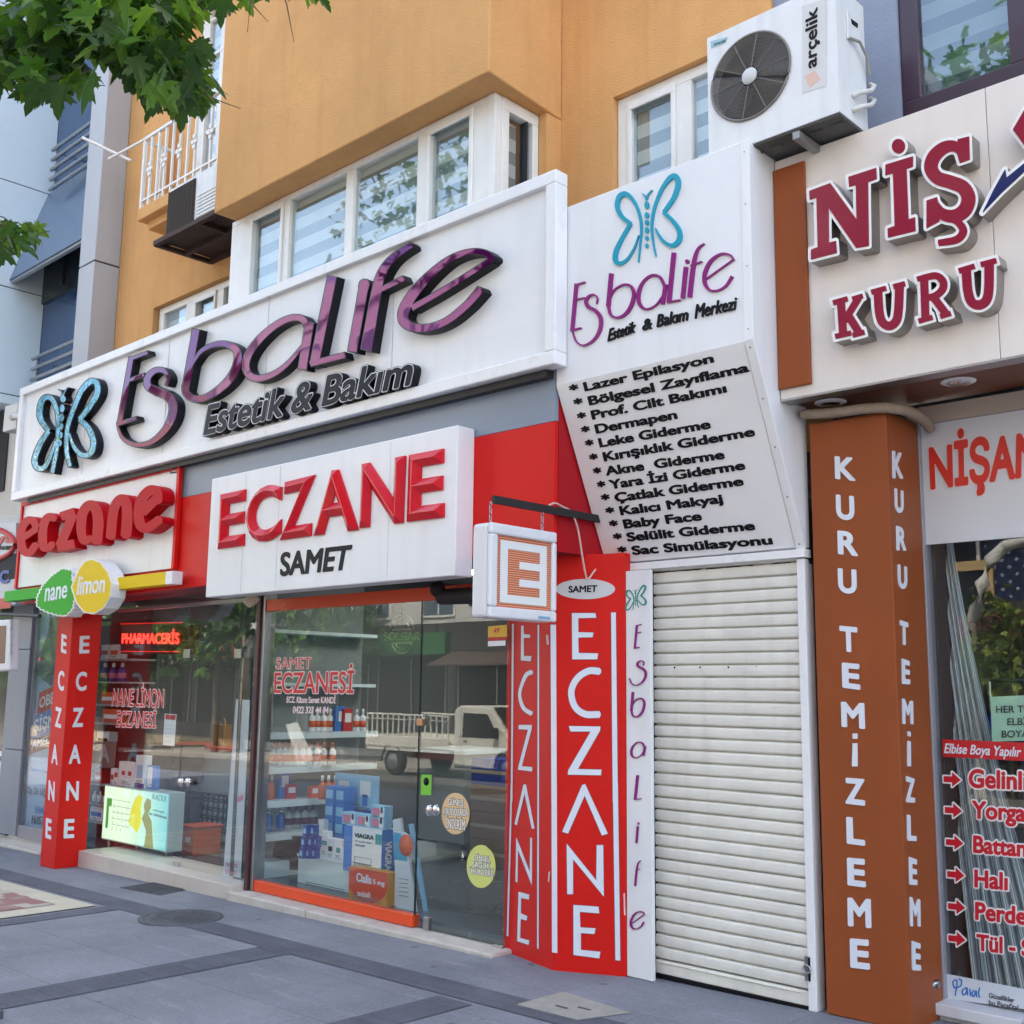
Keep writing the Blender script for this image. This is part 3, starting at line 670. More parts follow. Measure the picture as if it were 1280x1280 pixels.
# ================================================================== the blue office building on the left
OFF = thing('office_building', 'blue panelled office building at the left edge with an open tilted window', 'building', (-13, 6, 0))
LB = mat('light_blue_panel', (214, 228, 234), .5, var=.06, vscale=.6)
GC = mat('grey_column_panel', (176, 180, 186), .4, .1, var=.05, vscale=1.2, streak=.1)
DB = mat('dark_blue_glazing', (46, 78, 118), .12, .3, coat=.3)
JOINT = mat('joint_dark', (40, 44, 50), .8)
cL, cM = W(99, 330, Y=5.3), W(118, 325, Y=5.3); cR = W(146, 332, X=cM.x)
zj = cM.z
b = MB()
for z0, z1 in ((2.5, zj-.008), (zj+.008, zj+3.2), (zj+3.21, 15)): b.box(cL.x, cM.x, 5.3, YW-.003, z0, z1)
b.build('column', GC, OFF, .008)
MB().box(cL.x+.01, cM.x-.01, 5.31, YW-.005, 2.6, 14.9).build('column_core', JOINT, OFF)
YG = 5.85; Xm = W(66, 245, Y=YG).x
b = MB(); b.box(Xm-6, cL.x-.002, YG, 12, 2.6, 15)
b.build('dark_glazing', DB, OFF)
zA, zB2 = W(62, 243, X=Xm).z, W(56, 371, X=Xm).z; zC = W(26, 496, X=Xm).z
b = MB()
zs = [zC-.12, zC-.006, zC+.006, zB2-.006, zB2+.006, zA-.006, zA+.006, zA+2.3, zA+2.312, 15]
for z0, z1 in zip(zs[::2], zs[1::2]): b.box(Xm-6, Xm, 3.6, YG-.002, z0, z1)
b.build('side_panels', LB, OFF, .005)
MB().box(Xm-5.9, Xm-.01, 3.61, YG-.003, zC-.1, 14.9).build('panel_core', JOINT, OFF)
# two sets of tubular bars
for (pl_, pr_, n_, dz) in (((66, 188), (114, 151), 5, 0), ((41, 449), (90, 426), 3, 0)):
    A_, B_ = W(*pl_, Y=YG-.22), W(*pr_, Y=YG-.22)
    step = .135 if n_ == 5 else .135
    b = MB()
    for k in range(n_): b.tube([(A_.x, YG-.22, A_.z-k*step), (cL.x-.002, YG-.22, A_.z-k*step)], .024, 0, 10)
    for xx in (A_.x+.1, cL.x-.5): b.bar((xx, YG-.2, A_.z+.02), (xx, YG-.2, A_.z-(n_-1)*step-.02), .03, .02); b.bar((xx, YG-.2, A_.z-.05), (xx, YG-.003, A_.z-.05), .02)
    b.build('window_bars', mat('satin_tube', (150, 156, 162), .35, .6), OFF)
# open top-hung window
p = [W(62, 246, Y=YG-.02), W(106, 218, Y=YG-.02)]
wz = p[0].z; wx0, wx1 = p[0].x, cL.x-.02
tp = W(13, 353, X=wx0); h_ = wz-tp.z; o_ = YG-.02-tp.y
f = MB(); d_ = Vector((0, -o_, -h_)); nrm = Vector((0, -h_, o_)).normalized()
a0, a1 = Vector((wx0, YG-.03, wz)), Vector((wx1, YG-.03, wz))
f.prism([a0, a1, a1+d_, a0+d_], nrm*.03)
tw = f.build('tilted_window', mat('blue_glass_panel', (92, 112, 140), .2, .2), OFF)
f = MB()
for u, v in ((a0, a0+d_), (a1, a1+d_), (a0+d_, a1+d_)): f.bar(u-nrm*.02, v-nrm*.02, .05, .035)
f.build('sash', mat('sash_grey', (170, 174, 178), .4, .3), tw)
f = MB(); f.box(wx0+.05, wx1, YG-.035, YG-.002, tp.z-.2, wz); f.build('opening', mat('opening_dark', (52, 60, 66), .25), OFF)
f = MB(); f.box(wx0+.62, wx0+.70, YG-.07, YG-.036, tp.z-.1, wz-.05); f.build('mullion', JOINT, OFF)
# ================================================================== the neighbouring house behind the dry cleaner sign
NB = thing('neighbour_house', 'blue grey rendered house behind the dry cleaner with a dark purple window frame', 'building', (-1, 6, 0))
NBM = mat('blue_grey_render', (138, 148, 166), .85, var=.08, vscale=2, bump=.3, bscale=60, streak=.15)
PUR = mat('purple_frame', (58, 34, 50), .35, coat=.2)
YN = 5.62
nx0 = W(1124, 90, Y=YN).x
b = MB(); holes_wall(b, Xr+.003, 8, 3.2, ZT-.3, YN, [(nx0, nx0+1.9, 4.75, 6.7)], .1)
b.box(Xr+.003, 8, YN+.6, 14, 3.2, ZT-.35); b.build('wall', NBM, NB)
gx0, gx1 = W(1148, 90, Y=YN).x, W(1260, 60, Y=YN).x
win_front(NB, nx0+.002, nx0+1.898, 4.752, 6.698, YN+.02, [(gx0, gx1), (gx1+.1, nx0+1.8)], .09, m=PUR, gl=glass('tinted_glass', (.7, .75, .77), 2.2, .05), blind=True)

# ================================================================== big beauty-salon sign
YS = 4.86
SG = lambda px, py: W(px, py, Y=YS)
sx0, sx1 = SG(26, 500).x, SG(697, 300).x; sz0, sz1 = SG(695, 455).z, SG(697, 212).z
SIGN = thing('shop_sign', 'long white sign board with raised purple script lettering and a blue butterfly', 'sign', ((sx0+sx1)/2, YS, sz0))
b = MB(); b.box(sx0+.02, sx1-.02, YS+.02, YS+.09, sz0+.02, sz1-.02); b.build('panel', WHITE(), SIGN)
b = MB(); fw = .085
b.box(sx0, sx1, YS-.02, YS+.094, sz1-fw, sz1); b.box(sx0, sx1, YS-.02, YS+.094, sz0, sz0+fw)
b.box(sx0, sx0+fw, YS-.02, YS+.094, sz0+fw, sz1-fw); b.box(sx1-fw, sx1, YS-.02, YS+.094, sz0+fw, sz1-fw)
b.build('frame', mat('white_frame', (230, 231, 232), .28, streak=.08, var=.02), SIGN, .008)
for k in range(1, 5):
    x = sx0+k*(sx1-sx0)/5; MB().box(x-.002, x+.002, YS+.017, YS+.0195, sz0+fw, sz1-fw).build('panel_joint', mat('joint_grey', (186, 190, 194), .5), SIGN)
PURC = mat('purple_mirror_acrylic', (88, 6, 84), .03, .42)
nt = PURC.node_tree; ge = nt.nodes.new('ShaderNodeNewGeometry'); sx = nt.nodes.new('ShaderNodeSeparateXYZ'); nt.links.new(ge.outputs['Position'], sx.inputs[0])
mr = nt.nodes.new('ShaderNodeMapRange'); mr.inputs[1].default_value = -11; mr.inputs[2].default_value = -5; nt.links.new(sx.outputs[0], mr.inputs[0])
nz = nt.nodes.new('ShaderNodeTexNoise'); nz.inputs['Scale'].default_value = 1.6; nz.inputs['Distortion'].default_value = 1.0; nz.inputs['Detail'].default_value = 1; nt.links.new(ge.outputs['Position'], nz.inputs['Vector'])
bp = nt.nodes.new('ShaderNodeBump'); bp.inputs['Strength'].default_value = .12; bp.inputs['Distance'].default_value = .05; nt.links.new(nz.outputs[0], bp.inputs['Height']); nt.links.new(bp.outputs[0], nt.nodes['Principled BSDF'].inputs['Normal'])
TURQ = mat('turquoise_mirror_acrylic', (34, 130, 160), .08, .6, coat=.4)
nt2 = TURQ.node_tree; ge = nt2.nodes.new('ShaderNodeNewGeometry'); nz = nt2.nodes.new('ShaderNodeTexNoise'); nz.inputs['Scale'].default_value = 5; nz.inputs['Distortion'].default_value = 2; nt2.links.new(ge.outputs['Position'], nz.inputs['Vector'])
bp = nt2.nodes.new('ShaderNodeBump'); bp.inputs['Strength'].default_value = .6; bp.inputs['Distance'].default_value = .05; nt2.links.new(nz.outputs[0], bp.inputs['Height']); nt2.links.new(bp.outputs[0], nt2.nodes['Principled BSDF'].inputs['Normal'])
LBK = mat('letter_black', (20, 21, 28), .45, spec=.25)
RIM = mat('rim_grey', (84, 84, 98), .3, .4)
z5 = zz(120, 400, 4.571); z6 = zz(380, 280, 4.923); r4 = zz(0, 427, 2.998)
def stroke(fn, k, pts, ws, kind='c'): return (kind, tr(fn, pts), [w/k for w in (ws if isinstance(ws, (list, tuple)) else [ws]*len(pts))])
s5 = lambda pts, ws, kind='c': stroke(z5, 4.571, pts, ws, kind)
s6 = lambda pts, ws, kind='c': stroke(z6, 4.923, pts, ws, kind)
BIG = [
 [s5([(203, 208), (133, 600)], 36), s5([(185, 228), (300, 184)], 26), s5([(180, 348), (280, 311)], 26), s5([(118, 597), (235, 560)], 28)],
 [s5([(402, 372), (412, 330), (385, 288), (335, 290), (296, 330), (298, 378), (345, 408), (405, 432), (440, 480), (432, 560), (385, 640), (310, 700), (225, 713), (158, 680), (130, 625), (122, 585)], [26, 28, 34, 40, 46, 50, 54, 56, 58, 54, 44, 36, 30, 26, 20, 16])],
 [s5([(573, 50), (512, 390)], 50), s5([(545, 260), (600, 180), (680, 140), (752, 140), (806, 180), (808, 250), (770, 330), (700, 400), (620, 445), (555, 450), (515, 415), (512, 370)], [24, 30, 36, 42, 52, 56, 56, 50, 44, 44, 48, 50])],
 [s5([(1222, 10), (1178, 285)], 58), s5([(1215, 60), (1180, -5), (1110, -10), (1020, 35), (930, 115), (868, 205), (858, 280), (895, 328), (960, 330), (1040, 295), (1110, 235), (1180, 150)], [44, 44, 44, 46, 50, 52, 50, 46, 42, 38, 32, 26])],
 [s6([(175, 318), (62, 868)], 66), s6([(35, 862), (258, 806)], 44)],
 [s6([(370, 378), (296, 790)], 66, 'c'), s6([(372, 372), (369, 385)], 74, 'r')],
 [s6([(382, 780), (440, 450), (468, 330), (510, 250), (570, 190), (665, 128)], [78, 72, 66, 58, 50, 44]), s6([(450, 415), (620, 332)], 40)],
 [s6([(660, 520), (870, 400), (1150, 222)], [44, 42, 40]), s6([(1160, 215), (1110, 178), (1020, 172), (900, 215), (780, 310), (680, 420), (620, 520), (612, 590), (660, 632), (760, 640), (880, 596), (1000, 500), (1090, 398)], [50, 46, 44, 48, 60, 72, 78, 72, 62, 54, 52, 54, 58])],
]
YL = YS-.05
for sh in BIG:
    b = MB(); solid(b, sh, .07, YIN, 0, 0, step=.55, Y=YL)
    lo = b.build('letter', LBK, SIGN)
    b = MB(); solid(b, sh, .004, YIN, -.9, 0, step=.55, Y=YL-.002); b.build('rim', RIM, lo)
    b = MB(); solid(b, sh, .006, YIN, -1.35, 0, step=.55, Y=YL-.005); b.build('inlay', PURC, lo)
s4 = lambda pts, ws, kind='c': stroke(r4, 2.998, pts, ws, kind)
BFLY = [s4([(195, 495), (213, 400), (218, 320), (212, 255), (192, 212), (165, 212), (150, 245), (152, 290), (182, 335)], [20, 20, 20, 21, 23, 25, 26, 26, 22]), s4([(182, 335), (150, 385), (130, 440), (138, 472), (165, 472), (190, 430), (208, 370)], [22, 25, 26, 25, 22, 18, 12]),
        s4([(262, 470), (250, 410), (252, 330), (275, 255), (305, 185), (338, 150), (362, 155), (364, 195), (335, 245), (298, 292)], [20, 20, 20, 22, 24, 26, 26, 26, 25, 22]), s4([(298, 292), (332, 325), (350, 375), (340, 418), (308, 425), (278, 395), (258, 340)], [22, 25, 26, 25, 22, 18, 12])]
BODY = [('e', *r4(236, 215), 4, 5), ('e', *r4(233, 250), 3.6, 6), ('e', *r4(231, 285), 3.6, 6), ('e', *r4(229, 318), 3.4, 5), ('e', *r4(227, 350), 3.2, 5), ('e', *r4(225, 380), 2.8, 5), s4([(236, 205), (228, 185), (218, 180)], [8, 7, 6]), s4([(236, 205), (246, 182), (256, 172)], [8, 7, 6])]
for nm, sh, w in (('butterfly', BFLY, -1.0), ('butterfly_body', BODY, -.8)):
    b = MB(); solid(b, sh, .07, YIN, 0, 0, step=.5, Y=YL); lo = b.build(nm, LBK, SIGN)
    b = MB(); solid(b, sh, .006, YIN, w, 0, step=.5, Y=YL-.004); b.build('inlay', TURQ, lo)
# second line: black letters with a silver outline
NAVY = mat('navy_gloss', (14, 16, 26), .4, spec=.15); SILV = mat('silver_edge', (206, 208, 214), .35)
def tri_text(parent, s, p0, p1, t1, t0, y, depth, mats, bolds, name='lettering', extra=0):
    for i, (m, bo) in enumerate(zip(mats, bolds)):
        b = MB(); q = pq(p0, p1, t1, t0, Y=y-.004*i)
        # wider weights grow evenly round the same baseline box
        g = (bo-bolds[-1]); vs, fs, ns = text_geo(s, bo)
        base, _, _ = text_geo(s, bolds[-1]); bx0, bx1 = min(v.x for v in base), max(v.x for v in base)
        k = len(b.v); z0, z1 = min(v.z for v in vs), max(v.z for v in vs)
        for v in vs:
            u, w, t = (v.x-bx0)/(bx1-bx0), v.y/CAPH, (v.z-z0)/(z1-z0)
            p = q[0]*(1-u)*(1-w)+q[1]*u*(1-w)+q[2]*u*w+q[3]*(1-u)*w
            b.v.append(p+YIN*((depth if i == 0 else .003)*(1-t)))
        for f in fs: b.f.append([k+j for j in f]); b.m.append(0); b.sm.append(False)
        o = b.build(name if i == 0 else ('edge' if i == 1 else 'face'), m, parent if i == 0 else first)
        if i == 0: first = o
    return first
tri_text(SIGN, 'Estetik & Bakım', z5(612, 655), z6(650, 985), z6(690, 800), z5(640, 490), YL, .066, [LBK, SILV, NAVY], [.052, .042, .02])

# ================================================================== grey and red fascia over the two pharmacies
YF = 4.965
FA = thing('shop_fascia', 'grey and red clad fascia box above the pharmacy windows', 'fascia', (-8, YF, 2.4))
fx1 = -4.38; fz_r = W(640, 537.5, Y=YF).z; fz0 = W(687, 689, Y=YF).z
fx0 = W(30, 700, Y=YF).x
b = MB(); b.box(fx0, fx1, YF, YF+.03, fz_r+.004, sz0+.3); b.build('grey_panel', GREYF(), FA)
b = MB(); b.box(fx0, fx1, YF-.006, YF+.03, fz0, fz_r); b.build('red_panel', RED(), FA, .004)
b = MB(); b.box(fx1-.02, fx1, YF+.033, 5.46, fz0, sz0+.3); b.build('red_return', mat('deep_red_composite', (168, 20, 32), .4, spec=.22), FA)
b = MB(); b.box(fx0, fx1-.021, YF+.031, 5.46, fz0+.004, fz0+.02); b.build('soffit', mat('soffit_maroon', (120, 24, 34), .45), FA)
b = MB(); b.box(sx0+.3, fx1-.01, YF-.07, YF-.008, sz0-.05, sz0-.006); b.build('support_rail', DARKM(), FA)
b = MB(); b.box(fx0, fx1-.03, YF+.04, 5.5, sz0+.2, sz0+.28); b.build('top_cover', DARKM(), FA)

# ECZANE / SAMET box sign
YE = 4.80
e0, e1 = W(257, 740, Y=YE), W(572, 530, Y=YE)
ez0, ez1 = W(420, 732.5, Y=YE).z, W(420, 564.5, Y=YE).z
EC = thing('light_box_sign', 'white box sign with thick faceted red capital pharmacy lettering', 'sign', ((e0.x+e1.x)/2, YE, ez0))
b = MB(); b.box(e0.x, e1.x, YE, YF-.008, ez0, ez1); b.build('box', WHITE(), EC, .008)
for px in (305, 486, 348): x = W(px, 650, Y=YE).x; MB().box(x-.0015, x+.0015, YE-.0015, YE-.0005, ez0+.02, ez1-.02).build('seam', mat('joint_grey', (186, 190, 194), .5), EC)
ez = zz(240, 560, 3.556)
ECL = mat('red_gloss_letter', (200, 10, 32), .22, coat=.25, spec=.3)
quads = [('E', (98, 448), (214, 432), (224, 180), (110, 205)), ('C', (222, 432), (378, 400), (384, 148), (230, 185)), ('Z', (374, 408), (518, 388), (530, 116), (386, 152)), ('A', (524, 388), (722, 362), (722, 78), (524, 110)), ('N', (728, 354), (920, 330), (932, 30), (738, 68)), ('E', (938, 326), (1102, 306), (1104, -2), (948, 28))]
for ch, a, c, d, e in quads:
    b = MB(); q = pq(ez(*a), ez(*c), ez(*d), ez(*e), Y=YE-.045)
    txt(b, ch, q, .10, YIN, 0, .035, 'ink', None, .075); b.build('letter', ECL, EC)
b = MB(); txt(b, 'SAMET', pq(ez(390, 572), ez(690, 542), ez(712, 428), ez(394, 464), Y=YE-.005), .006, YIN, 0, .028, 'ink'); b.build('lettering', BLACK(), EC)

# left pharmacy sign
YE2 = 4.925
l3 = zz(0, 560, 3.765)
c = [W(*l3(*p), Y=YE2) for p in ((66, 668), (812, 570), (852, 72), (90, 272))]
LX0, LX1, LZ0, LZ1 = c[0].x+.02, c[2].x, c[1].z, c[2].z
LS = thing('light_box_sign', 'white sign with red frame and rounded red lower case pharmacy lettering', 'sign', ((LX0+LX1)/2, YE2, LZ0))
b = MB(); b.box(LX0+.03, LX1-.03, YE2+.01, YF-.01, LZ0+.01, LZ1-.03); b.build('panel', WHITE(), LS)
b = MB(); b.box(LX0, LX1, YE2-.012, YF-.012, LZ1-.045, LZ1); b.box(LX0, LX0+.045, YE2-.012, YF-.012, LZ0, LZ1-.045); b.box(LX1-.045, LX1, YE2-.012, YF-.012, LZ0, LZ1-.045); b.build('frame', RED(), LS, .004)
x_ = LX0+.3; random.seed(4)
while x_ < LX1-.1: MB().bar((x_, YF-.05, sz0-.051), (x_+random.uniform(-.05, .05), YF-.03, max(LZ1+.012, sz0-random.uniform(.08, .17))), random.uniform(.015, .04)).build('support_clip', DARKM(), FA); x_ += random.uniform(.15, .5)
sl = lambda pts, ws, kind='c': stroke(l3, 3.765, pts, ws, kind)
RCL = mat('red_satin_letter', (182, 8, 22), .4, var=.06, vscale=6, spec=.08)
SCRIPT = [
 [sl([(100, 428), (165, 385)], 30), sl([(170, 385), (158, 345), (128, 342), (102, 380), (98, 440), (112, 485), (140, 492), (168, 455)], [34, 34, 36, 40, 40, 38, 34, 34])],
 [sl([(255, 330), (228, 325), (205, 360), (200, 420), (205, 465), (228, 468), (245, 455)], [34, 38, 42, 42, 40, 36, 34])],
 [sl([(285, 322), (350, 300)], 40), sl([(345, 310), (282, 460)], 44), sl([(268, 468), (350, 450)], 42)],
 [sl([(455, 445), (462, 350), (450, 285), (418, 270), (388, 310), (382, 390), (395, 435), (425, 425)], [50, 50, 48, 46, 46, 44, 40, 30])],
 [sl([(520, 425), (530, 320), (545, 265), (572, 240), (594, 262), (598, 330), (592, 415)], [46, 46, 46, 46, 48, 50, 50])],
 [sl([(670, 305), (735, 240)], 44), sl([(742, 250), (738, 208), (705, 200), (668, 240), (652, 310), (662, 365), (695, 375), (752, 335)], [44, 46, 48, 50, 50, 48, 44, 42])],
]
for sh in SCRIPT:
    b = MB(); solid(b, sh, .13, YIN, 0, 0, step=.5, Y=YE2-.11); b.build('letter', RCL, LS)
b = MB(); q = pq(l3(800, 122), l3(830, 117), l3(832, 106), l3(801, 110), Y=YE2+.007); txt(b, 'Remzi', q, .002, YIN, 0, .01); b.build('lettering', BLACK(), LS)

# leaf and lemon sign on its green and yellow bar
YM = 4.80
NL = thing('shop_sign', 'green leaf and yellow lemon shaped sign on a green and yellow bar', 'sign', (-9.6, YM, 2.3))
def pbox(mb, px, depth, mi=0, Y=YM): mb.prism([W(*p, Y=Y) for p in px], (0, depth, 0), mi)
GRN = mat('leaf_green', (52, 166, 38), .45, spec=.12); YEL = mat('lemon_yellow', (222, 190, 10), .45, spec=.12)
zt, zbm = W(175, 718.5, Y=YM).z, W(175, 734, Y=YM).z
gx0_, gx1_, yx0, yx1, cx1 = W(5, 748, Y=YM).x, W(60, 741, Y=YM).x, W(132, 725, Y=YM).x, W(206.5, 721, Y=YM).x, W(215, 722, Y=YM).x
b = MB(); b.box(gx0_, gx1_+.2, YM, YM+.1, zbm, zt); b.build('green_bar', GRN, NL, .004)
b = MB(); b.box(yx0-.2, yx1, YM, YM+.1, zbm, zt); b.build('yellow_bar', YEL, NL, .004)
b = MB(); b.box(yx1+.001, cx1, YM, YM+.1, zbm, zt); b.build('end_cap', WHITE(), NL, .004)
lemon = [('p', tr(l3, [(432, 525), (470, 540), (505, 585), (522, 640), (515, 700), (485, 750), (440, 778), (395, 770), (360, 725), (346, 680), (338, 655), (350, 625), (372, 570), (400, 535)]))]
leafp = []
base = [(335, 580), (332, 620), (345, 650), (345, 700), (335, 755), (305, 785), (265, 780), (225, 768), (190, 752), (176, 735), (180, 700), (205, 650), (245, 605), (290, 572)]
for i, p in enumerate(base):
    q_ = base[(i+1) % len(base)]
    n_ = max(1, int(math.hypot(q_[0]-p[0], q_[1]-p[1])/15))
    for k in range(n_):
        t = k/n_; x, y = p[0]+(q_[0]-p[0])*t, p[1]+(q_[1]-p[1])*t; leafp.append((x, y))
        x2, y2 = p[0]+(q_[0]-p[0])*(t+.75/n_), p[1]+(q_[1]-p[1])*(t+.75/n_); dx, dy = x2-262, y2-680; l = math.hypot(dx, dy); leafp.append((x2+dx/l*7, y2+dy/l*7))
leaf = [('p', tr(l3, leafp))]
for nm, sh, m, yy in (('leaf', leaf, GRN, YM-.05), ('lemon', lemon, YEL, YM-.07)):
    b = MB(); solid(b, sh, .14, YIN, 1.3, 0, step=.5, Y=yy); o = b.build(nm, WHITE(), NL)
    b = MB(); solid(b, sh, .004, YIN, -.2, 0, step=.4, Y=yy-.003); b.build('face', m, o)
b = MB(); txt(b, 'nane', pq(l3(208, 724), l3(312, 706), l3(318, 645), l3(214, 660), Y=YM-.056), .003, YIN, 0, .015, 'ink'); b.build('lettering', LETW(), NL)
b = MB(); txt(b, 'limon', pq(l3(360, 694), l3(490, 680), l3(498, 592), l3(372, 602), Y=YM-.076), .003, YIN, 0, .015, 'ink'); b.build('lettering', LETW(), NL)

# ================================================================== angled white panel sign of the beauty salon
BX0, BX1, YU = -4.372, -2.992, 4.962
zt_, zm_, zb_ = 4.569, 3.438, 2.375
LBX = thing('panel_sign', 'white salon sign box whose lower half slopes back and lists treatments in black', 'sign', ((BX0+BX1)/2, 5.2, zb_))
YBk = 5.45
b = MB(); b.prism([(BX0, YU, zt_), (BX0, YU, zm_), (BX0, YBk, zb_+.01), (BX0, YBk+.05, zb_+.01), (BX0, YBk+.05, zt_)], (BX1-BX0, 0, 0))
b.build('box', WHITE(), LBX, .006)
pn_ = Vector((0, -(zm_-zb_), -(YBk-YU))).normalized()      # outward normal of the sloping face (towards the street and down)
PL = (pn_, Vector((BX0, YU, zm_))+pn_*.008)
inn_ = -pn_
def slope_pt(x, s, off=0): return Vector((x, YU+(YBk-YU)*s, zm_+(zb_-zm_)*s))+pn_*off
b = MB(); b.prism([slope_pt(BX0+.004, .004, .003), slope_pt(BX1-.055, .004, .003), slope_pt(BX1-.055, .985, .003), slope_pt(BX0+.004, .985, .003)], pn_*-.002); b.build('list_face', mat('pale_grey_face', (230, 231, 232), .5, var=.04, vscale=2), LBX)
b = MB(); b.prism([slope_pt(BX1-.05, 0, .002), slope_pt(BX1+.004, 0, .002), slope_pt(BX1+.004, 1, .002), slope_pt(BX1-.05, 1, .002)], pn_*.006); b.box(BX0-.06, BX1+.01, YBk-.03, YBk+.04, zb_-.045, zb_); b.box(BX1-.05, BX1+.003, YU-.006, YU-.001, zm_, zt_); b.build('corner_trim', mat('white_frame', (230, 231, 232), .28), LBX, .003)
for k_, (x_, s_) in enumerate([(BX1-.024, v) for v in (.03, .27, .5, .74, .97)]): MB().lathe(slope_pt(x_, s_, .0085), [(.006, 0), (.006, .002)], 8, pn_).build('screw', STEEL(), LBX)
for z_ in (3.5, 3.85, 4.2, 4.5): MB().lathe((BX1-.025, YU-.0065, z_), [(.005, 0), (.005, .002)], 8, (0, -1, 0)).build('screw', STEEL(), LBX)
rows = [('* Lazer Epilasyon', (713, 493), (892.5, 452.5), 10.2), ('* Bölgesel Zayıflama', (718.4, 510.5), (936.9, 464), 10.4), ('* Prof. Cilt Bakımı', (723, 528), (908.5, 490), 10.4), ('* Dermapen', (728, 545), (847, 523), 10.4), ('* Leke Giderme', (733, 562), (888.5, 535), 10.5), ('* Kırışıklık Giderme', (738, 579.5), (944, 544.4), 10.5), ('* Akne  Giderme', (743, 596.5), (906, 573), 10.4), ('* Yara İzi Giderme', (748, 613.5), (931.7, 586.4), 10.4), ('* Çatlak Giderme', (753, 629.7), (929.7, 606.3), 10.4), ('* Kalıcı Makyaj', (758.5, 646), (904, 628.3), 10.3), ('* Baby Face', (763, 662.3), (877.5, 650), 10.3), ('* Selülit Giderme', (768, 678.3), (944, 662), 10.2), ('* Sac Simülasyonu', (773.5, 694.8), (966, 680), 10.2)]
b = MB()
for s, p0, p1, h in rows:
    g = None
    dx = -2.6
    txt(b, s, pq(p0, p1, (p1[0]+dx, p1[1]-h), (p0[0]+dx, p0[1]-h), P=PL), .006, inn_, 0, .036, 'cap')
b.build('list_lettering', BLACK(), LBX)
z8 = zz(700, 180, 4.923); s8 = lambda pts, ws, kind='c': stroke(z8, 4.923, pts, ws, kind)
SB = [s8([(480, 728), (492, 610), (498, 500), (478, 405), (440, 335), (400, 305), (362, 325), (350, 385), (378, 445), (432, 488)], [5, 9, 14, 16, 20, 30, 30, 26, 24, 22]), s8([(432, 488), (385, 570), (345, 650), (338, 710), (362, 735), (410, 710), (455, 640), (482, 560)], [22, 22, 26, 30, 24, 16, 11, 5]),
      s8([(588, 692), (570, 600), (562, 500), (578, 395), (620, 285), (672, 210), (710, 198), (724, 250), (695, 335), (635, 420)], [5, 9, 14, 16, 20, 28, 32, 30, 26, 22]), s8([(635, 420), (690, 470), (730, 530), (730, 590), (690, 624), (640, 602), (600, 550), (584, 515)], [22, 24, 26, 30, 26, 18, 12, 5]),
      *[('e', *z8(x, y), rx/4.923, ry/4.923) for x, y, rx, ry in ((532, 375, 13, 24), (532, 437, 12, 19), (532, 483, 11, 17), (532, 530, 11, 19), (532, 579, 9, 15), (532, 625, 8, 14))], s8([(530, 345), (540, 310), (565, 282)], [8, 8, 5]), s8([(530, 345), (522, 318), (502, 303)], [8, 8, 5])]
TUQ = mat('turquoise_vinyl', (20, 150, 176), .35)
b = MB(); solid(b, SB, .012, YIN, 0, step=.3, Y=YU-.012); b.build('butterfly', TUQ, LBX)
SE = {'E': [s8([(98, 858), (72, 1146)], 20), s8([(88, 868), (153, 849)], 9), s8([(85, 960), (150, 945)], 9), s8([(62, 1147), (128, 1131)], 10)],
 's': [s8([(222, 985), (228, 950), (208, 926), (175, 936), (157, 970), (175, 1003), (215, 1025), (247, 1070), (243, 1140), (205, 1205), (145, 1238), (98, 1215), (72, 1150)], [6, 7, 9, 14, 20, 22, 22, 22, 20, 15, 10, 7, 6])],
 'b': [s8([(313, 795), (294, 1000)], 24), s8([(300, 960), (330, 900), (385, 866), (430, 872), (452, 920), (437, 990), (400, 1045), (350, 1068), (310, 1050), (295, 1000)], [9, 10, 12, 16, 20, 22, 18, 14, 14, 16])],
 'a': [s8([(648, 862), (628, 985)], 22), s8([(642, 875), (612, 818), (560, 808), (508, 850), (480, 920), (488, 985), (530, 1016), (588, 990), (632, 930)], [16, 15, 14, 16, 22, 20, 13, 9, 8])],
 'L': [s8([(698, 667), (667, 975)], 25), s8([(657, 973), (737, 960)], 11)],
 'i': [s8([(772, 755), (752, 950)], 24), ('e', *z8(780, 722), 12/4.923, 13/4.923)],
 'f': [s8([(795, 942), (812, 790), (828, 695), (850, 640), (886, 612)], [26, 25, 21, 14, 8]), s8([(800, 748), (872, 722)], 9)],
 'e': [s8([(900, 828), (1068, 708)], 9), s8([(1068, 712), (1042, 680), (985, 677), (925, 720), (890, 790), (888, 855), (920, 898), (970, 900), (1020, 870), (1057, 812)], [8, 10, 14, 20, 23, 21, 14, 11, 13, 17])]}
MAG = mat('magenta_vinyl', (132, 14, 112), .35)
b = MB()
for k in 'EsbaLife': solid(b, SE[k], .012, YIN, 0, step=.3, Y=YU-.012)
b.build('script_lettering', MAG, LBX)
for s, a, c, d, e in (('Estetik', (290, 1215), (455, 1160), (468, 1085), (305, 1135)), ('&', (502, 1150), (562, 1135), (566, 1065), (512, 1080)), ('Bakım', (592, 1128), (782, 1085), (790, 1005), (602, 1048)), ('Merkezi', (826, 1075), (1076, 1018), (1086, 938), (838, 985))):
    b = MB(); txt(b, s, pq(z8(*a), z8(*c), z8(*d), z8(*e), Y=YU-.012), .012, YIN, 0, .014, 'ink'); b.build('lettering', BLACK(), LBX)


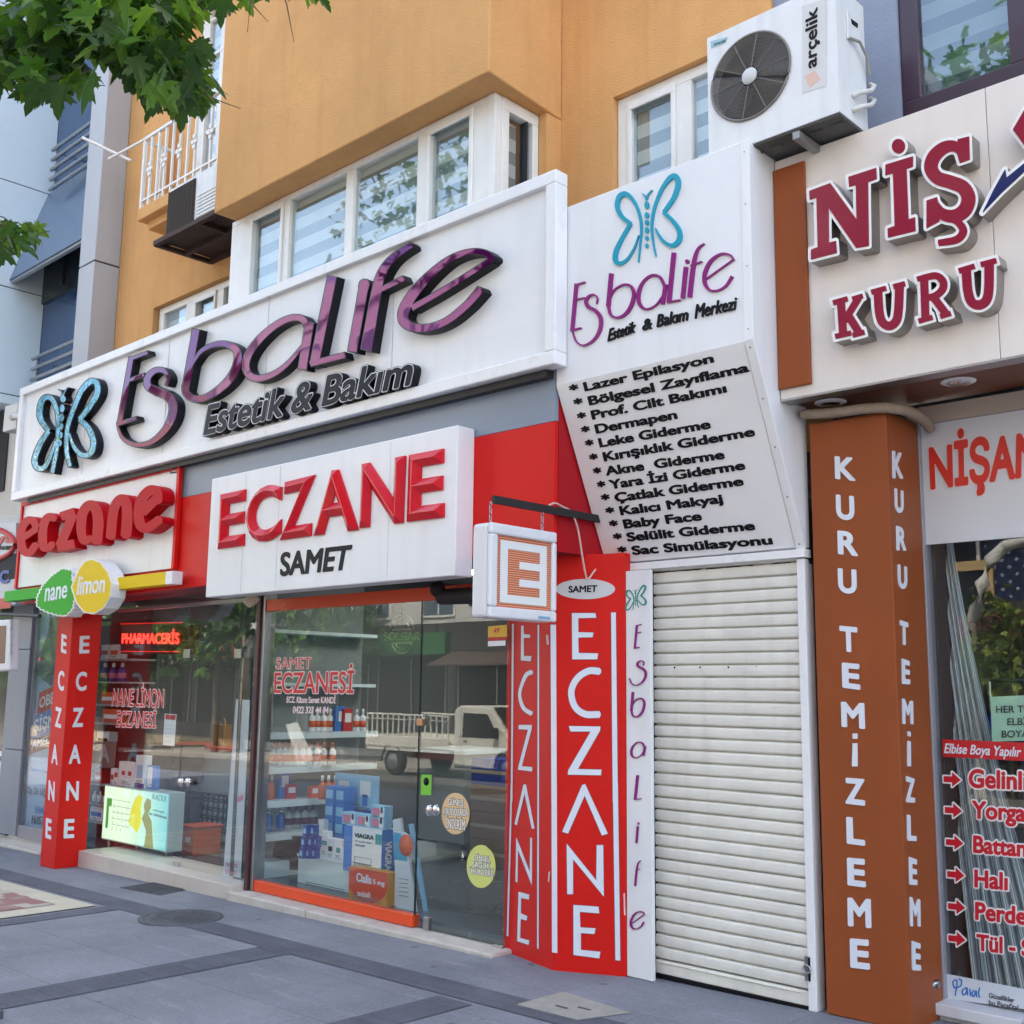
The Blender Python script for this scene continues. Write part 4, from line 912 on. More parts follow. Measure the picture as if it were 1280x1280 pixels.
# ================================================================== roller shutter
YH = 5.47
RS = thing('roller_shutter', 'closed cream roller shutter under the sloping salon sign', 'roller shutter', (-3.55, YH, 0))
SHM = mat('shutter_cream', (222, 221, 212), .42, var=.08, vscale=3.5, streak=.22, dirt=(150, 144, 128))
hx0, hx1 = -4.02, W(1001, 800, Y=YH).x
b = MB(); ns_ = 34; h = 2.36/ns_; zg = GZ(-3.5)
for k in range(1, ns_):
    z = zg+.03+k*h; prof = [(.02, 0), (.02, .0045), (-.002, .006), (-.006, .014), (-.008, .032), (-.0075, .05), (-.005, .0615), (-.001, .0645), (.02, .066), (.02, h)]
    NX = 14; jx = random.gauss(0, .0016); tl_ = random.gauss(0, .0012); ph = [random.gauss(0, .0012) for _ in range(NX+1)]
    b.add([(hx0+(hx1-hx0)*q/NX, YH+y+jx+ph[q], z+zz_+tl_*(q/NX-.5)) for y, zz_ in prof for q in range(NX+1)], [((NX+1)*i+q, (NX+1)*i+q+1, (NX+1)*(i+1)+q+1, (NX+1)*(i+1)+q) for i in range(len(prof)-1) for q in range(NX)], 0, False)
b.build('curtain', SHM, RS)
b = MB(); b.box(hx0, hx1, YH-.012, YH+.03, zg+.022, zg+.095); b.bar((hx0+.02, YH-.016, zg+.085), (hx1-.05, YH-.016, zg+.085), .008); b.build('bottom_bar', SHM, RS, .006)
random.seed(5)
b = MB(); lk = W(1017, 1212, Y=YH-.02); b.box(lk.x-.045, lk.x-.012, YH-.03, YH-.009, lk.z-.06, lk.z+.06); b.tube([(lk.x-.028+.02*math.cos(a), YH-.04, lk.z+.02*math.sin(a)) for a in np.linspace(0, 2*math.pi, 13)], .005, 0, 6, False); b.build('lock', STEEL(), RS)
b = MB(); b.box(hx0-.02, hx1+.02, YH-.02, YH+.05, zg, zg+.0215); b.build('rubber_seal', BLACK(), RS)
b = MB()
for xx in (hx0+.15, hx0+.33, hx0+.52, hx0+.7): b.lathe((xx, YH-.01, zg+1.75), [(.006, 0), (.006, .003)], 8, (0, 1, 0))
b.build('vent_hole', BLACK(), RS)
b = MB(); b.box(hx1+.002, hx1+.05, YH-.03, YH+.06, W(1020, 1266).z, zb_-.05); b.build('guide_rail', mat('white_frame', (230, 231, 232), .28), RS, .004)
b = MB(); b.box(hx0, hx1+.05, YH+.02, YH+.1, 2.3, 2.6); b.build('housing', DARKM(), RS)

# white strip with vertical lettering
YV = W(783, 1221).y+.004
vx0, vx1 = W(783, 1221).x+.001, W(814, 960, Y=YV).x
VS = thing('panel_sign', 'narrow white upright panel with purple letters running down beside the shutter', 'sign', ((vx0+vx1)/2, YV, GZ(-4)))
b = MB(); b.box(vx0, vx1, YV, YV+.03, GZ(-4)+.002, W(795, 713, Y=YV).z); b.build('panel', WHITE(), VS, .004)
lb = [('E', (792, 780, 801, 811)), ('s', (786, 825.5, 808, 857)), ('b', (787.5, 865, 806, 897)), ('a', (787.5, 927, 807, 948)), ('L', (792, 969, 801, 1000)), ('i', (794, 1028, 798.5, 1054)), ('f', (792.5, 1075.6, 800.5, 1107.7)), ('e', (787, 1139, 805.5, 1162))]
b = MB()
for ch, (x0, y0, x1, y1) in lb:
    lp = np.concatenate(contours(SE[ch], 0, .3)); X0, Y0 = lp.min(0); X1, Y1 = lp.max(0)
    shr = .0 if ch in 'sbae' else 1.2
    pre = lambda x, y: (x0+(x1-x0)*(x-X0)/(X1-X0), y0+(y1-y0)*(y-Y0)/(Y1-Y0))
    if ch in 'Lif':                                  # upright here
        pre = lambda x, y: (x0+(x1-x0)*(x-X0)/(X1-X0), y0+(y1-y0)*(y-Y0)/(Y1-Y0))
    b = MB(); solid(b, SE[ch], .008, YIN, .25, step=.3, pre=pre, Y=YV-.008); b.build('letter', MAG, VS)
lp = np.concatenate(contours(SB, 0, .3)); X0, Y0 = lp.min(0); X1, Y1 = lp.max(0)
b = MB(); solid(b, SB, .004, YIN, .3, step=.3, pre=lambda x, y: (781+27*(x-X0)/(X1-X0), 731+32*(y-Y0)/(Y1-Y0)), Y=YV-.004); b.build('butterfly', mat('teal_vinyl', (24, 140, 130), .4), VS)

# ================================================================== two-faced red pillar
RP = thing('clad_pillar', 'wide red clad corner pillar with white outlined letters under the hanging sign', 'pillar', (-4.6, 5.3, GZ(-4.6)))
pA, pB, pC = W(629, 1188), W(691, 1213), W(783, 1221)
zt2 = fz0+.003
pA2, pB2, pC2 = [Vector((p.x, p.y, zt2)) for p in (pA, pB, pC)]
b = MB(); b.prism([pA, pB, pC, Vector((pC.x-.001, pC.y+.05, pC.z)), Vector((pC.x-.12, 5.6, pC.z)), Vector((pA.x, 5.6, pA.z))], (0, 0, zt2-pB.z))
b.build('cladding', mat('pillar_red', (204, 28, 22), .42, var=.06, vscale=2, streak=.10, spec=.22), RP)
def vplane(a, c, off=.003):
    n = (c-a).cross(Vector((0, 0, 1))); n.z = 0; n.normalize()
    if n.y > 0: n = -n
    return (n, a+n*off), n
P1_, n1 = vplane(pA, pB); P2_, n2 = vplane(pB, pC)
z9 = zz(600, 700, 4.267); z10 = zz(600, 980, 4.267)
SHD = mat('letter_edge_blue', (70, 60, 84), .5)
def strokes_on(parent, items, plane, n, w=0.):
    b = MB()
    for s in items: solid(b, s, .003, -n, 0, step=.3, P=plane)
    o = b.build('lettering', LETW(), parent)
    pl2 = (plane[0], plane[1]-n*.0015)
    b = MB()
    for s in items: solid(b, s, .0012, -n, .55, step=.3, P=pl2)
    b.build('edge', SHD, o)
P9 = lambda fn, pts: ('p', tr(fn, pts))
S9 = lambda fn, pts, ws: stroke(fn, 4.267, pts, ws)
face2 = [
 [P9(z9, [(490, 283), (615, 283), (620, 308), (524, 310), (524, 385), (605, 387), (600, 412), (524, 414), (526, 496), (630, 498), (625, 530), (492, 530)])],
 [S9(z9, [(636, 594), (580, 592), (520, 630), (487, 700), (505, 780), (560, 822), (638, 824)], [38, 36, 34, 34, 34, 36, 36])],
 [P9(z9, [(474, 886), (642, 888), (640, 910), (522, 1115), (648, 1118), (645, 1148), (468, 1145), (470, 1122), (590, 915), (482, 915)])],
 [P9(z10, [(545, 5), (560, 0), (682, 265), (650, 275), (558, 62), (470, 265), (438, 255)])],
 [P9(z10, [(462, 318), (620, 515), (622, 326), (657, 326), (660, 600), (496, 400), (496, 588), (465, 588)])],
 [P9(z10, [(498, 645), (632, 655), (636, 690), (532, 682), (535, 765), (616, 770), (610, 800), (538, 795), (538, 885), (642, 895), (636, 930), (498, 912)])],
 [P9(z9, [(699, 280), (724, 280), (735, 1290), (708, 1290)]), P9(z10, [(708, -5), (735, -5), (748, 942), (722, 940)])],
 [P9(z9, [(378, 345), (405, 345), (409, 1290), (381, 1290)]), P9(z10, [(381, -5), (407, -5), (410, 902), (384, 898)])],
]
strokes_on(RP, [[s for s in f] for f in face2[:7]], P2_, n2)
face1 = [
 [P9(z9, [(219, 350), (232, 350), (233, 395), (266, 398), (266, 415), (233, 415), (233, 512), (274, 512), (270, 540), (218, 536)])],
 [S9(z9, [(274, 598), (245, 615), (218, 680), (212, 730), (232, 790), (275, 820)], [26, 20, 16, 16, 20, 24])],
 [P9(z9, [(207, 880), (276, 880), (274, 905), (222, 1100), (278, 1105), (276, 1128), (202, 1118), (206, 1095), (256, 905), (205, 902)])],
 [P9(z10, [(232, 2), (244, 2), (290, 238), (276, 238), (237, 50), (196, 220), (184, 214)])],
 [P9(z10, [(193, 285), (265, 470), (268, 285), (277, 288), (276, 540), (202, 350), (199, 525), (189, 522)])],
 [P9(z10, [(205, 575), (262, 590), (260, 616), (218, 608), (217, 690), (252, 705), (248, 728), (216, 720), (214, 822), (262, 835), (258, 858), (198, 838)])],
 [P9(z9, [(170, 340), (180, 340), (172, 1290), (164, 1290)]), P9(z10, [(164, -5), (172, -5), (150, 812), (142, 810)])],
 [P9(z9, [(307, 345), (315, 345), (314, 1290), (306, 1290)]), P9(z10, [(306, -5), (314, -5), (312, 880), (304, 876)])],
]
strokes_on(RP, face1, P1_, n1)
P1b, _ = vplane(pA, pB); 
b = MB(); solid(b, [P9(z9, [(376, 345), (405, 345), (409, 1290), (381, 1290)]), P9(z10, [(381, -5), (409, -5), (412, 902), (384, 898)])], .003, -n2, 0, step=.3, P=P2_); b.build('edge_stripe', LETW(), RP)
b = MB(); solid(b, [('e', *z9(562, 155), 158/4.267, 54/4.267)], .003, -n2, 0, step=.4, P=P2_); o = b.build('oval_badge', mat('badge_grey', (196, 198, 200), .4), RP)
b = MB(); P2c = (n2, P2_[1]+n2*.003); txt(b, 'SAMET', pq(z9(472, 173), z9(624, 168), z9(626, 135), z9(472, 140), P=P2c), .002, -n2, 0, .03, 'cap'); b.build('lettering', BLACK(), o)
# paint chips
b = MB()
for fn, pts in ((z9, [(352, 402), (362, 398), (368, 450), (356, 452)]), (z10, [(366, 470), (374, 465), (368, 525), (362, 518)]), (z10, [(765, 585), (772, 580), (776, 700), (768, 700)])):
    pl_ = P2_ if fn(*pts[0])[0] > 691 else P1_
    b.prism([W(*fn(*p), P=pl_) for p in pts], -pl_[0]*.001)
b.build('paint_chip', mat('chip_white', (214, 196, 196), .8), RP)

# hanging E sign: bracket, chains and box
XE = -4.27
EX = lambda px, py: W(px, py, X=XE)
ey0, ey1 = EX(613, 660).y, EX(694, 720).y; eza, ezb = EX(692, 778).z, EX(694, 666).z
HS = thing('hanging_sign', 'orange and white striped pharmacy letter sign hanging on chains in a white frame', 'sign', (XE-.06, (ey0+ey1)/2, eza))
b = MB(); b.box(XE-.13, XE-.012, ey0-.012, ey1, eza, ezb); b.build('box', mat('sign_casing', (214, 216, 220), .3, streak=.15), HS, .02)
b = MB(); fw = .062
for y0, y1, z0, z1 in ((ey0-.012, ey1, ezb-fw, ezb), (ey0-.012, ey1, eza, eza+fw), (ey0-.012, ey0+fw-.012, eza+fw, ezb-fw), (ey1-fw*.6, ey1, eza+fw, ezb-fw)): b.box(XE-.0115, XE+.016, y0, y1, z0, z1)
b.build('frame', mat('sign_casing', (214, 216, 220), .3), HS, .012)
STRP = mat('orange_stripes', (196, 96, 54), .5)
nt = STRP.node_tree; ge = nt.nodes.new('ShaderNodeNewGeometry'); sx = nt.nodes.new('ShaderNodeSeparateXYZ'); nt.links.new(ge.outputs['Position'], sx.inputs[0])
mo = nt.nodes.new('ShaderNodeMath'); mo.operation = 'MODULO'; mo.inputs[1].default_value = .0125; nt.links.new(sx.outputs[2], mo.inputs[0])
cr = nt.nodes.new('ShaderNodeValToRGB'); cr.color_ramp.interpolation = 'CONSTANT'; cr.color_ramp.elements[0].color = srgb(192, 84, 40); cr.color_ramp.elements[1].color = srgb(202, 166, 140); cr.color_ramp.elements[1].position = .0075
nt.links.new(mo.outputs[0], cr.inputs[0]); nt.links.new(cr.outputs[0], nt.nodes['Principled BSDF'].inputs['Base Color'])
fa = (ey0+fw-.014, ey1-fw*.6+.002, eza+fw-.002, ezb-fw+.002)
b = MB(); b.box(XE-.011, XE-.006, *fa); b.build('face', STRP, HS)
def uv(u, v): return (XE-.004, fa[0]+(fa[1]-fa[0])*u, fa[2]+(fa[3]-fa[2])*v)
b = MB()
def ring(u0, u1, v0, v1, t):
    for a in ((u0, u1, v1-t*.85, v1), (u0, u1, v0, v0+t*.85), (u0, u0+t, v0+t*.85, v1-t*.85), (u1-t, u1, v0+t*.85, v1-t*.85)):
        b.prism([uv(a[0], a[2]), uv(a[1], a[2]), uv(a[1], a[3]), uv(a[0], a[3])], (.002, 0, 0))
ring(.08, .92, .07, .93, .13)
for v in (.31, .555): b.prism([uv(.42, v), uv(.79, v), uv(.79, v+.105), uv(.42, v+.105)], (.002, 0, 0))
b.build('letter', mat('sign_white', (220, 222, 222), .4), HS)
b = MB(); b.box(XE+.0162, XE+.0175, ey1-.16, ey1-.06, eza+.012, eza+.028); b.build('maker_label', mat('label_blue', (120, 160, 190), .5), HS)
bz = W(680, 636, X=XE-.06).z
b = MB(); b.bar((XE-.06, W(616, 626, X=XE-.06).y, bz), (XE-.06, 5.43, bz), .02, .045); b.box(XE-.1, XE-.06, 5.405, 5.43, bz-.05, bz+.05)
tag(b.build('sign_bracket', DARKM()), 'dark steel bracket arm carrying the hanging pharmacy letter sign', 'bracket')
for y, nm in ((ey0+.06, 'near the street end of the dark bracket arm'), (ey1-.05, 'next to the cable clip on the dark bracket arm')):
    b = MB(); z = bz-.02; k = 0
    while z > ezb-.01:
        a = XE-.06; r = .011; w_ = (0, r) if k % 2 else (r, 0)
        b.tube([(a+w_[0]*math.cos(t)*.8, y+w_[1]*math.cos(t)*.8, z-.014+.018*math.sin(t)) for t in np.linspace(0, 2*math.pi, 11)], .003, 0, 5, False); z -= .026; k += 1
    tag(b.build('chain', STEEL()), 'short metal chain '+nm, 'chain', 'chains of the hanging sign')
b = MB()
pts = [W(*p, Y=yy) for p, yy in (((686, 632), 4.9), ((694, 629), 4.93), ((704, 634), 5.0), ((714, 640), 5.06), ((722, 660), 5.12), ((727, 690), 5.16), ((732, 718), 5.2), ((735, 724), 5.22), ((742, 715), 5.27), ((752, 702), 5.36))]
pts2, _ = catmull([tuple(p) for p in pts], [1]*len(pts), 5)
b.tube([Vector(p) for p in pts2], .006, 0, 6); tag(b.build('sign_cable', mat('pale_cable', (206, 180, 170), .5)), 'thin pale electric cable drooping from the hanging sign bracket', 'cable')

# ================================================================== brown clad pillar of the dry cleaner
PBM = mat('brown_composite', (142, 74, 38), .42, var=.08, vscale=1.5, spec=.25, streak=.10)
kA, kB = W(1028, 1268), W(1136, 1290); kA.y = kB.y = 5.445
kA.x = W(1010, 560, Y=5.445).x+.01
kB.x = W(1124, 920, Y=5.445).x
zk = W(1060, 522, Y=5.445).z
KP = thing('clad_pillar', 'brown clad pillar with white vertical lettering on two sides', 'pillar', ((kA.x+kB.x)/2, 5.6, 0))
kC = Vector((kB.x+.012, 5.80, 0))
b = MB(); b.prism([(kA.x, 5.445, GZ(-2.7)), (kB.x, 5.445, GZ(-2.7)), (kC.x, kC.y, GZ(-2.7)), (kA.x, kC.y, GZ(-2.7))], (0, 0, zk-GZ(-2.7)))
b.build('cladding', PBM, KP, .006)
b = MB()
z7 = zz(1000, 660, 4.571); z11 = zz(1000, 920, 3.5568)
let1 = [('K', (1043, 571, 1069, 600)), ('U', (1044.5, 619, 1068, 650)), ('R', (1046.5, 664, 1072, 694)), ('U', (1047, 711, 1071, 742)), ('T', (1049, 783, 1072, 815)), ('E', (1052, 829, 1075, 861)), ('M', (1051, 878, 1081, 910)), ('İ', (1065, 917, 1072, 958)), ('Z', (1056, 973, 1081, 1006)), ('L', (1057.5, 1022, 1081, 1056)), ('E', (1058.5, 1073, 1082, 1108)), ('M', (1059, 1123, 1089, 1159)), ('E', (1062, 1174, 1087, 1211))]
YK = 5.445-.006
for ch, (x0, y0, x1, y1) in let1:
    if ch == 'İ':
        solid(b, [('p', [(x0+.6, y0+12), (x1-.6, y0+12), (x1-.2, y1), (x0-.2, y1)]), ('p', [(x0+.6, y0), (x1-.6, y0), (x1-.6, y0+6.5), (x0+.6, y0+6.5)])], .0055, YIN, 0, step=.25, Y=YK); continue
    txt(b, ch, pq((x0+.8, y1-1.5), (x1, y1+1.5), (x1-1, y0+1), (x0, y0-1), Y=YK), .0055, YIN, 0, .035, 'ink')
b.build('lettering', LETW(), KP)
nk = (kC-kB).cross(Vector((0, 0, 1))); nk.z = 0; nk.normalize()
PK = (nk, Vector((kB.x, 5.445, 0))+nk*.006)
b = MB()
let2 = [('K', (1116, 564, 1129, 598)), ('U', (1119, 611, 1130, 641)), ('R', (1121, 658, 1133, 688)), ('U', (1123, 706, 1134.5, 736)), ('T', (1125.5, 776, 1136, 806)), ('E', (1128, 824, 1138, 855)), ('M', (1128.5, 874, 1142, 905)), ('İ', (1135, 914, 1139, 958)), ('Z', (1133, 971, 1144, 1003)), ('L', (1134.5, 1019, 1146, 1051)), ('E', (1137, 1072, 1147, 1106)), ('M', (1138, 1122, 1151, 1158)), ('E', (1140.5, 1177, 1151.5, 1213))]
for ch, (x0, y0, x1, y1) in let2:
    if ch == 'İ':
        solid(b, [('p', [(x0+.3, y0+12), (x1-.3, y0+13), (x1, y1), (x0, y1)]), ('p', [(x0+.3, y0), (x1-.3, y0+1), (x1-.3, y0+7), (x0+.3, y0+6)])], .0055, -nk, 0, step=.25, P=PK); continue
    txt(b, ch, pq((x0+.5, y1), (x1, y1+.5), (x1-.5, y0+2.5), (x0, y0-1), P=PK), .0055, -nk, 0, .035, 'ink')
b.build('lettering', LETW(), KP)

# white fascia of the dry cleaner with big slab letters
YZ = 5.22
NF = thing('shop_fascia', 'cream fascia with raised burgundy slab letters over the dry cleaner', 'fascia', (-1, YZ, 3.15))
CREAM = mat('cream_composite', (222, 214, 206), .35, var=.03, vscale=1, streak=.08)
nz0, nz1 = W(1120, 473, Y=YZ).z, W(1120, 149, Y=YZ).z
nX0 = BX1+.004; nX1 = 4.0
b = MB()
xs_ = [nX0, W(1242, 300, Y=YZ).x, .2, 2.2, nX1]
for a, c in zip(xs_, xs_[1:]): b.box(a+.0015, c-.0015, YZ, YZ+.06, nz0, nz1)
b.build('panel', CREAM, NF, .003)
b = MB(); b.box(nX0+.01, nX1-.01, YZ+.062, YZ+.1, nz0+.03, nz1-.02); b.build('backing', DARKM(), NF)
YW2 = 5.85
b = MB(); b.box(nX0, nX1, YZ+.101, YW2-.02, nz0+.012, nz0+.03)
sxm = W(1262, 455, Z=nz0).x
b.build('soffit', mat('soffit_brown', (112, 66, 50), .4, spec=.3), NF)
b = MB(); b.box(nX0, nX1, YZ+.0, YZ+.1, nz0-.01, nz0-.001); b.build('drip_edge', STEEL(), NF)
b = MB(); b.box(nX0, W(1009, 330, Y=YZ-.02).x, YZ-.022, YZ-.001, W(990, 484, Y=YZ-.02).z, nz1-.06); b.build('brown_strip', PBM, NF, .006)
for px, py in ((1038, 504), (1198, 478)):
    c = W(px, py, Z=nz0+.005); 
    dl = MB(); dl.lathe(c+Vector((0, 0, -.002)), [(.075, 0), (.085, .004), (.085, .008)], 28); o = dl.build('downlight', mat('white_enamel', (228, 226, 222), .35), NF)
    dl = MB(); dl.lathe(c+Vector((0, 0, -.008)), [(.05, 0), (.058, .004)], 24); dl.build('reflector', CHROME(), o)
z4 = zz(1000, 140, 4.571); s4n = lambda pts, ws, kind='c': stroke(z4, 4.571, pts, ws, kind)
BURG = mat('burgundy_face', (138, 24, 52), .2, spec=.3, coat=.12); 
pz = lambda pts: ('p', tr(z4, pts))
SLAB = [
 [pz([(52, 450), (172, 405), (322, 612), (318, 418), (280, 428), (275, 370), (435, 318), (438, 382), (388, 400), (393, 765), (320, 777), (163, 548), (165, 745), (205, 735), (210, 805), (62, 843), (62, 785), (100, 772), (93, 490), (55, 502)])],
 [('e', *z4(562, 195), 38/4.571, 42/4.571), pz([(487, 300), (645, 252), (645, 312), (608, 325), (620, 612), (657, 600), (660, 680), (502, 718), (500, 665), (540, 650), (530, 350), (487, 362)])],
 [s4n([(925, 235), (880, 195), (820, 205), (765, 255), (748, 320), (785, 375), (860, 400), (930, 430), (962, 490), (940, 560), (880, 595), (810, 580), (765, 525)], [40, 62, 70, 76, 78, 76, 78, 80, 80, 80, 76, 66, 50]), pz([(900, 155), (966, 138), (970, 272), (912, 292), (895, 235)]), pz([(722, 505), (782, 485), (800, 560), (795, 625), (722, 665)]), s4n([(850, 600), (905, 632), (932, 680), (895, 728), (790, 748)], [40, 42, 46, 44, 36])],
 [s4n([(232, 1068), (246, 1275)], 46), s4n([(188, 1090), (272, 1066)], 30), s4n([(200, 1282), (292, 1262)], 30), s4n([(252, 1195), (335, 1060)], 40), s4n([(298, 1068), (358, 1050)], 28), s4n([(268, 1150), (340, 1265)], 46), s4n([(300, 1275), (368, 1257)], 30)],
 [s4n([(443, 1010), (452, 1140), (470, 1200), (510, 1222), (548, 1195), (562, 1130), (568, 985)], [50]*7), s4n([(406, 1030), (492, 1006)], 30), s4n([(532, 998), (600, 980)], 30)],
 [s4n([(708, 940), (716, 1180)], 46), s4n([(668, 955), (740, 935)], 30), s4n([(700, 948), (775, 935), (815, 965), (815, 1010), (775, 1048), (712, 1065)], [36, 40, 44, 44, 40, 36]), s4n([(760, 1055), (832, 1150)], 46), s4n([(676, 1195), (757, 1172)], 30), s4n([(800, 1168), (862, 1150)], 30)],
 [s4n([(948, 895), (958, 1020), (980, 1085), (1022, 1102), (1062, 1078), (1078, 1010), (1080, 855)], [54]*7), s4n([(906, 908), (998, 880)], 32), s4n([(1032, 872), (1122, 848)], 32)],
]
for sh in SLAB:
    b = MB(); solid(b, sh, .095, YIN, 3.6, 0, smi=1, step=.5, Y=YZ-.095); lo = b.build('letter', [mat('letter_white', (232, 232, 230), .3), mat('steel_return', (150, 146, 142), .3, .85)], NF)
    b = MB(); solid(b, sh, .006, YIN, 0, 0, step=.5, Y=YZ-.099); b.build('face', BURG, lo)
NVY = mat('navy_face', (22, 34, 88), .2, coat=.1, spec=.3)
for nm, sh, m in (('swoosh', [pz([(1040, 578), (1105, 445), (1172, 325), (1180, 374), (1290, 284), (1420, 170), (1420, 225), (1290, 332), (1150, 462)])], NVY), ('letter', [pz([(1215, 100), (1285, -20), (1345, 20), (1345, 180), (1285, 195)])], BURG)):
    b = MB(); solid(b, sh, .095, YIN, 3.6, 0, smi=1, step=.5, Y=YZ-.095-.003*(nm == 'swoosh')); lo = b.build(nm, [mat('letter_white', (232, 232, 230), .3), mat('steel_return', (150, 146, 142), .3, .85)], NF)
    b = MB(); solid(b, sh, .006, YIN, 0, 0, step=.5, Y=YZ-.102); b.build('face', m, lo)
# further letters of the name stand outside the frame
b = MB(); tq = [Vector((-1.45, YZ-.09, 3.72)), Vector((-.6, YZ-.09, 3.72)), Vector((-.6, YZ-.09, 4.2)), Vector((-1.45, YZ-.09, 4.2))]
# rolled hose along the pillar head
hp = [W(*p, Y=yy) for p, yy in (((1003, 518), 5.39), ((1040, 516), 5.39), ((1080, 511), 5.40), ((1110, 510), 5.42), ((1135, 514), 5.52), ((1152, 523), 5.66), ((1163, 536), 5.78))]
pts2, _ = catmull([tuple(p) for p in hp], [1]*len(hp), 6)
b = MB(); pts2 = [Vector(p) for p in pts2]
b.tube(pts2, .034, 0, 12, True, [.027+(.0022 if i % 2 else 0) for i in range(len(pts2))])
tag(b.build('drain_hose', mat('beige_hose', (150, 134, 116), .7, var=.15, vscale=20)), 'beige corrugated hose wrapped round the top of the brown pillar', 'hose')

# left red pillar
lA, lB, lC = W(50, 1081), W(67, 1087), W(97, 1083)
lA.y = lB.y = (lA.y+lB.y)/2-.01
zl = 2.36
LP = thing('clad_pillar', 'slim red clad pillar with white letters under the leaf and lemon sign', 'pillar', (lB.x, lB.y, lB.z))
lA.x = W(62, 920, Y=lB.y).x; lB.x = W(80, 920, Y=lB.y).x
zb4 = GZ(lB.x)
b = MB(); b.prism([(lA.x, lB.y, zb4), (lB.x, lB.y, zb4), (lB.x, lB.y+.30, zb4), (lA.x, lB.y+.30, zb4)], (0, 0, zl-zb4)); b.build('cladding', mat('pillar_red', (200, 34, 28), .35), LP, .005)
b = MB()
for ch, (x0, y0, x1, y1) in (('E', (76.5, 793, 83, 816)), ('C', (72.5, 838, 80, 863)), ('Z', (69, 884, 76.5, 909)), ('A', (64.5, 930, 72, 955)), ('N', (60.5, 976, 68, 1001)), ('E', (57, 1023, 64, 1048))):
    txt(b, ch, pq((x0-.4, y1-1), (x1-.4, y1+1.5), (x1+.4, y0+1.5), (x0+.4, y0-1), Y=lB.y-.003), .0025, YIN, 0, .03, 'ink')
b.build('lettering', LETW(), LP)
b = MB()
for ch, (x0, y0, x1, y1) in (('E', (99.5, 795, 112, 817)), ('C', (95, 840, 108.5, 864)), ('Z', (91, 885, 104, 909)), ('A', (86.5, 931, 101, 955)), ('N', (83, 977, 98.5, 1001)), ('E', (80, 1024, 93, 1048))):
    txt(b, ch, pq((x0-.5, y1), (x1-.5, y1-.5), (x1+.5, y0-.5), (x0+.5, y0), X=lB.x+.003), .0025, XIN, 0, .03, 'ink')
b.build('lettering', LETW(), LP)
# ================================================================== shop interiors (setting)
def ink(s, bold=0):
    vs = text_geo(s, bold)[0]; return (max(v.x for v in vs)-min(v.x for v in vs))/CAPH
ROOMW = mat('room_wall', (84, 90, 92), .8, var=.05, vscale=1); ROOMF = mat('room_floor_tiles', (88, 95, 100), .25, var=.06, vscale=2); ROOMC = mat('room_ceiling', (120, 122, 120), .9)
GY = 5.32                                            # glass line of the right pharmacy
GYL = 5.36                                           # glass line of the left pharmacy
xp = W(320, 930, Y=GY).x                             # wall between the two pharmacies
xe = W(634, 930, Y=GY+.0).x
xq = W(330, 1042, Y=5.47).x-.30                     # the partition stands behind the post, seen obliquely
def room(name, x0, x1, y0, y1, z0, z1, wall=ROOMW):
    b = MB(); b.box(x0, x1, y0, y1, z0-.06, z0); struct(b.build(name+'_floor', ROOMF))
    b = MB(); b.box(x0, x1, y0, y1, z1, z1+.05); struct(b.build(name+'_ceiling', ROOMC))
    b = MB(); b.box(x0-.05, x0, y0, y1, z0, z1); b.box(x1, x1+.05, y0, y1, z0, z1); b.box(x0, x1, y1, y1+.05, z0, z1); struct(b.build(name+'_wall', wall))
ZFR = .05; ZFL = -.0
room('pharmacy', xq+.02, xe+.35, GY+.056, 9.2, ZFR, 2.66)
room('left_pharmacy', -11.6, xq-.04, GYL+.05, 8.6, ZFL, 2.6)
room('dry_cleaner', -2.47, 5, 5.9, 9, .15, 2.95, mat('cleaner_wall', (62, 62, 66), .9))
b = MB(); b.box(xe+.41, -2.53, 5.62, 5.8, 0, 2.68); struct(b.build('party_wall', ROOMW))
b = MB(); b.box(-14, -2.56, 5.62, 6.2, 2.73, 2.95); struct(b.build('floor_slab', ROOMW))

def item(name, label, cat, r, Y, d, m, deco=(), group=None, parent=None, bevel=.003, zbase=None):
    """a box whose street face covers the pixels r = (x0, y0, x1, y1) at depth Y"""
    x0, y0, x1, y1 = r; ym, xm_ = (y0+y1)/2, (x0+x1)/2
    X0, X1 = W(x0, ym, Y=Y).x, W(x1, ym, Y=Y).x; Z1 = W(xm_, y0, Y=Y).z; Z0 = W(xm_, y1, Y=Y).z
    if zbase is not None: Z1 += zbase-Z0; Z0 = zbase
    t = thing(name, label, cat, ((X0+X1)/2, Y, Z0), group) if parent is None else parent
    MB().box(X0, X1, Y, Y+d, Z0, Z1).build('carton' if parent is None else name, m, t, bevel)
    for (u0, u1, v0, v1, dm, nm) in deco:
        MB().box(X0+(X1-X0)*u0, X0+(X1-X0)*u1, Y-.0025, Y-.0006, Z0+(Z1-Z0)*v0, Z0+(Z1-Z0)*v1).build(nm, dm, t)
    t['_b'] = [X0, X1, Y, Y+d, Z0, Z1]
    if X1-X0 > .05 and parent is None and Z1-Z0 < .6:
        b = MB(); rr = random.Random(int(x0*7+y0))
        for k in range(3): a = rr.uniform(.1, .3); b.box(X0+(X1-X0)*a, X0+(X1-X0)*rr.uniform(.5, .9), Y-.0034, Y-.0028, Z0+(Z1-Z0)*(.08+.06*k), Z0+(Z1-Z0)*(.105+.06*k))
        b.build('small_print', mat('ink_grey', (110, 116, 124), .5), t)
    return t
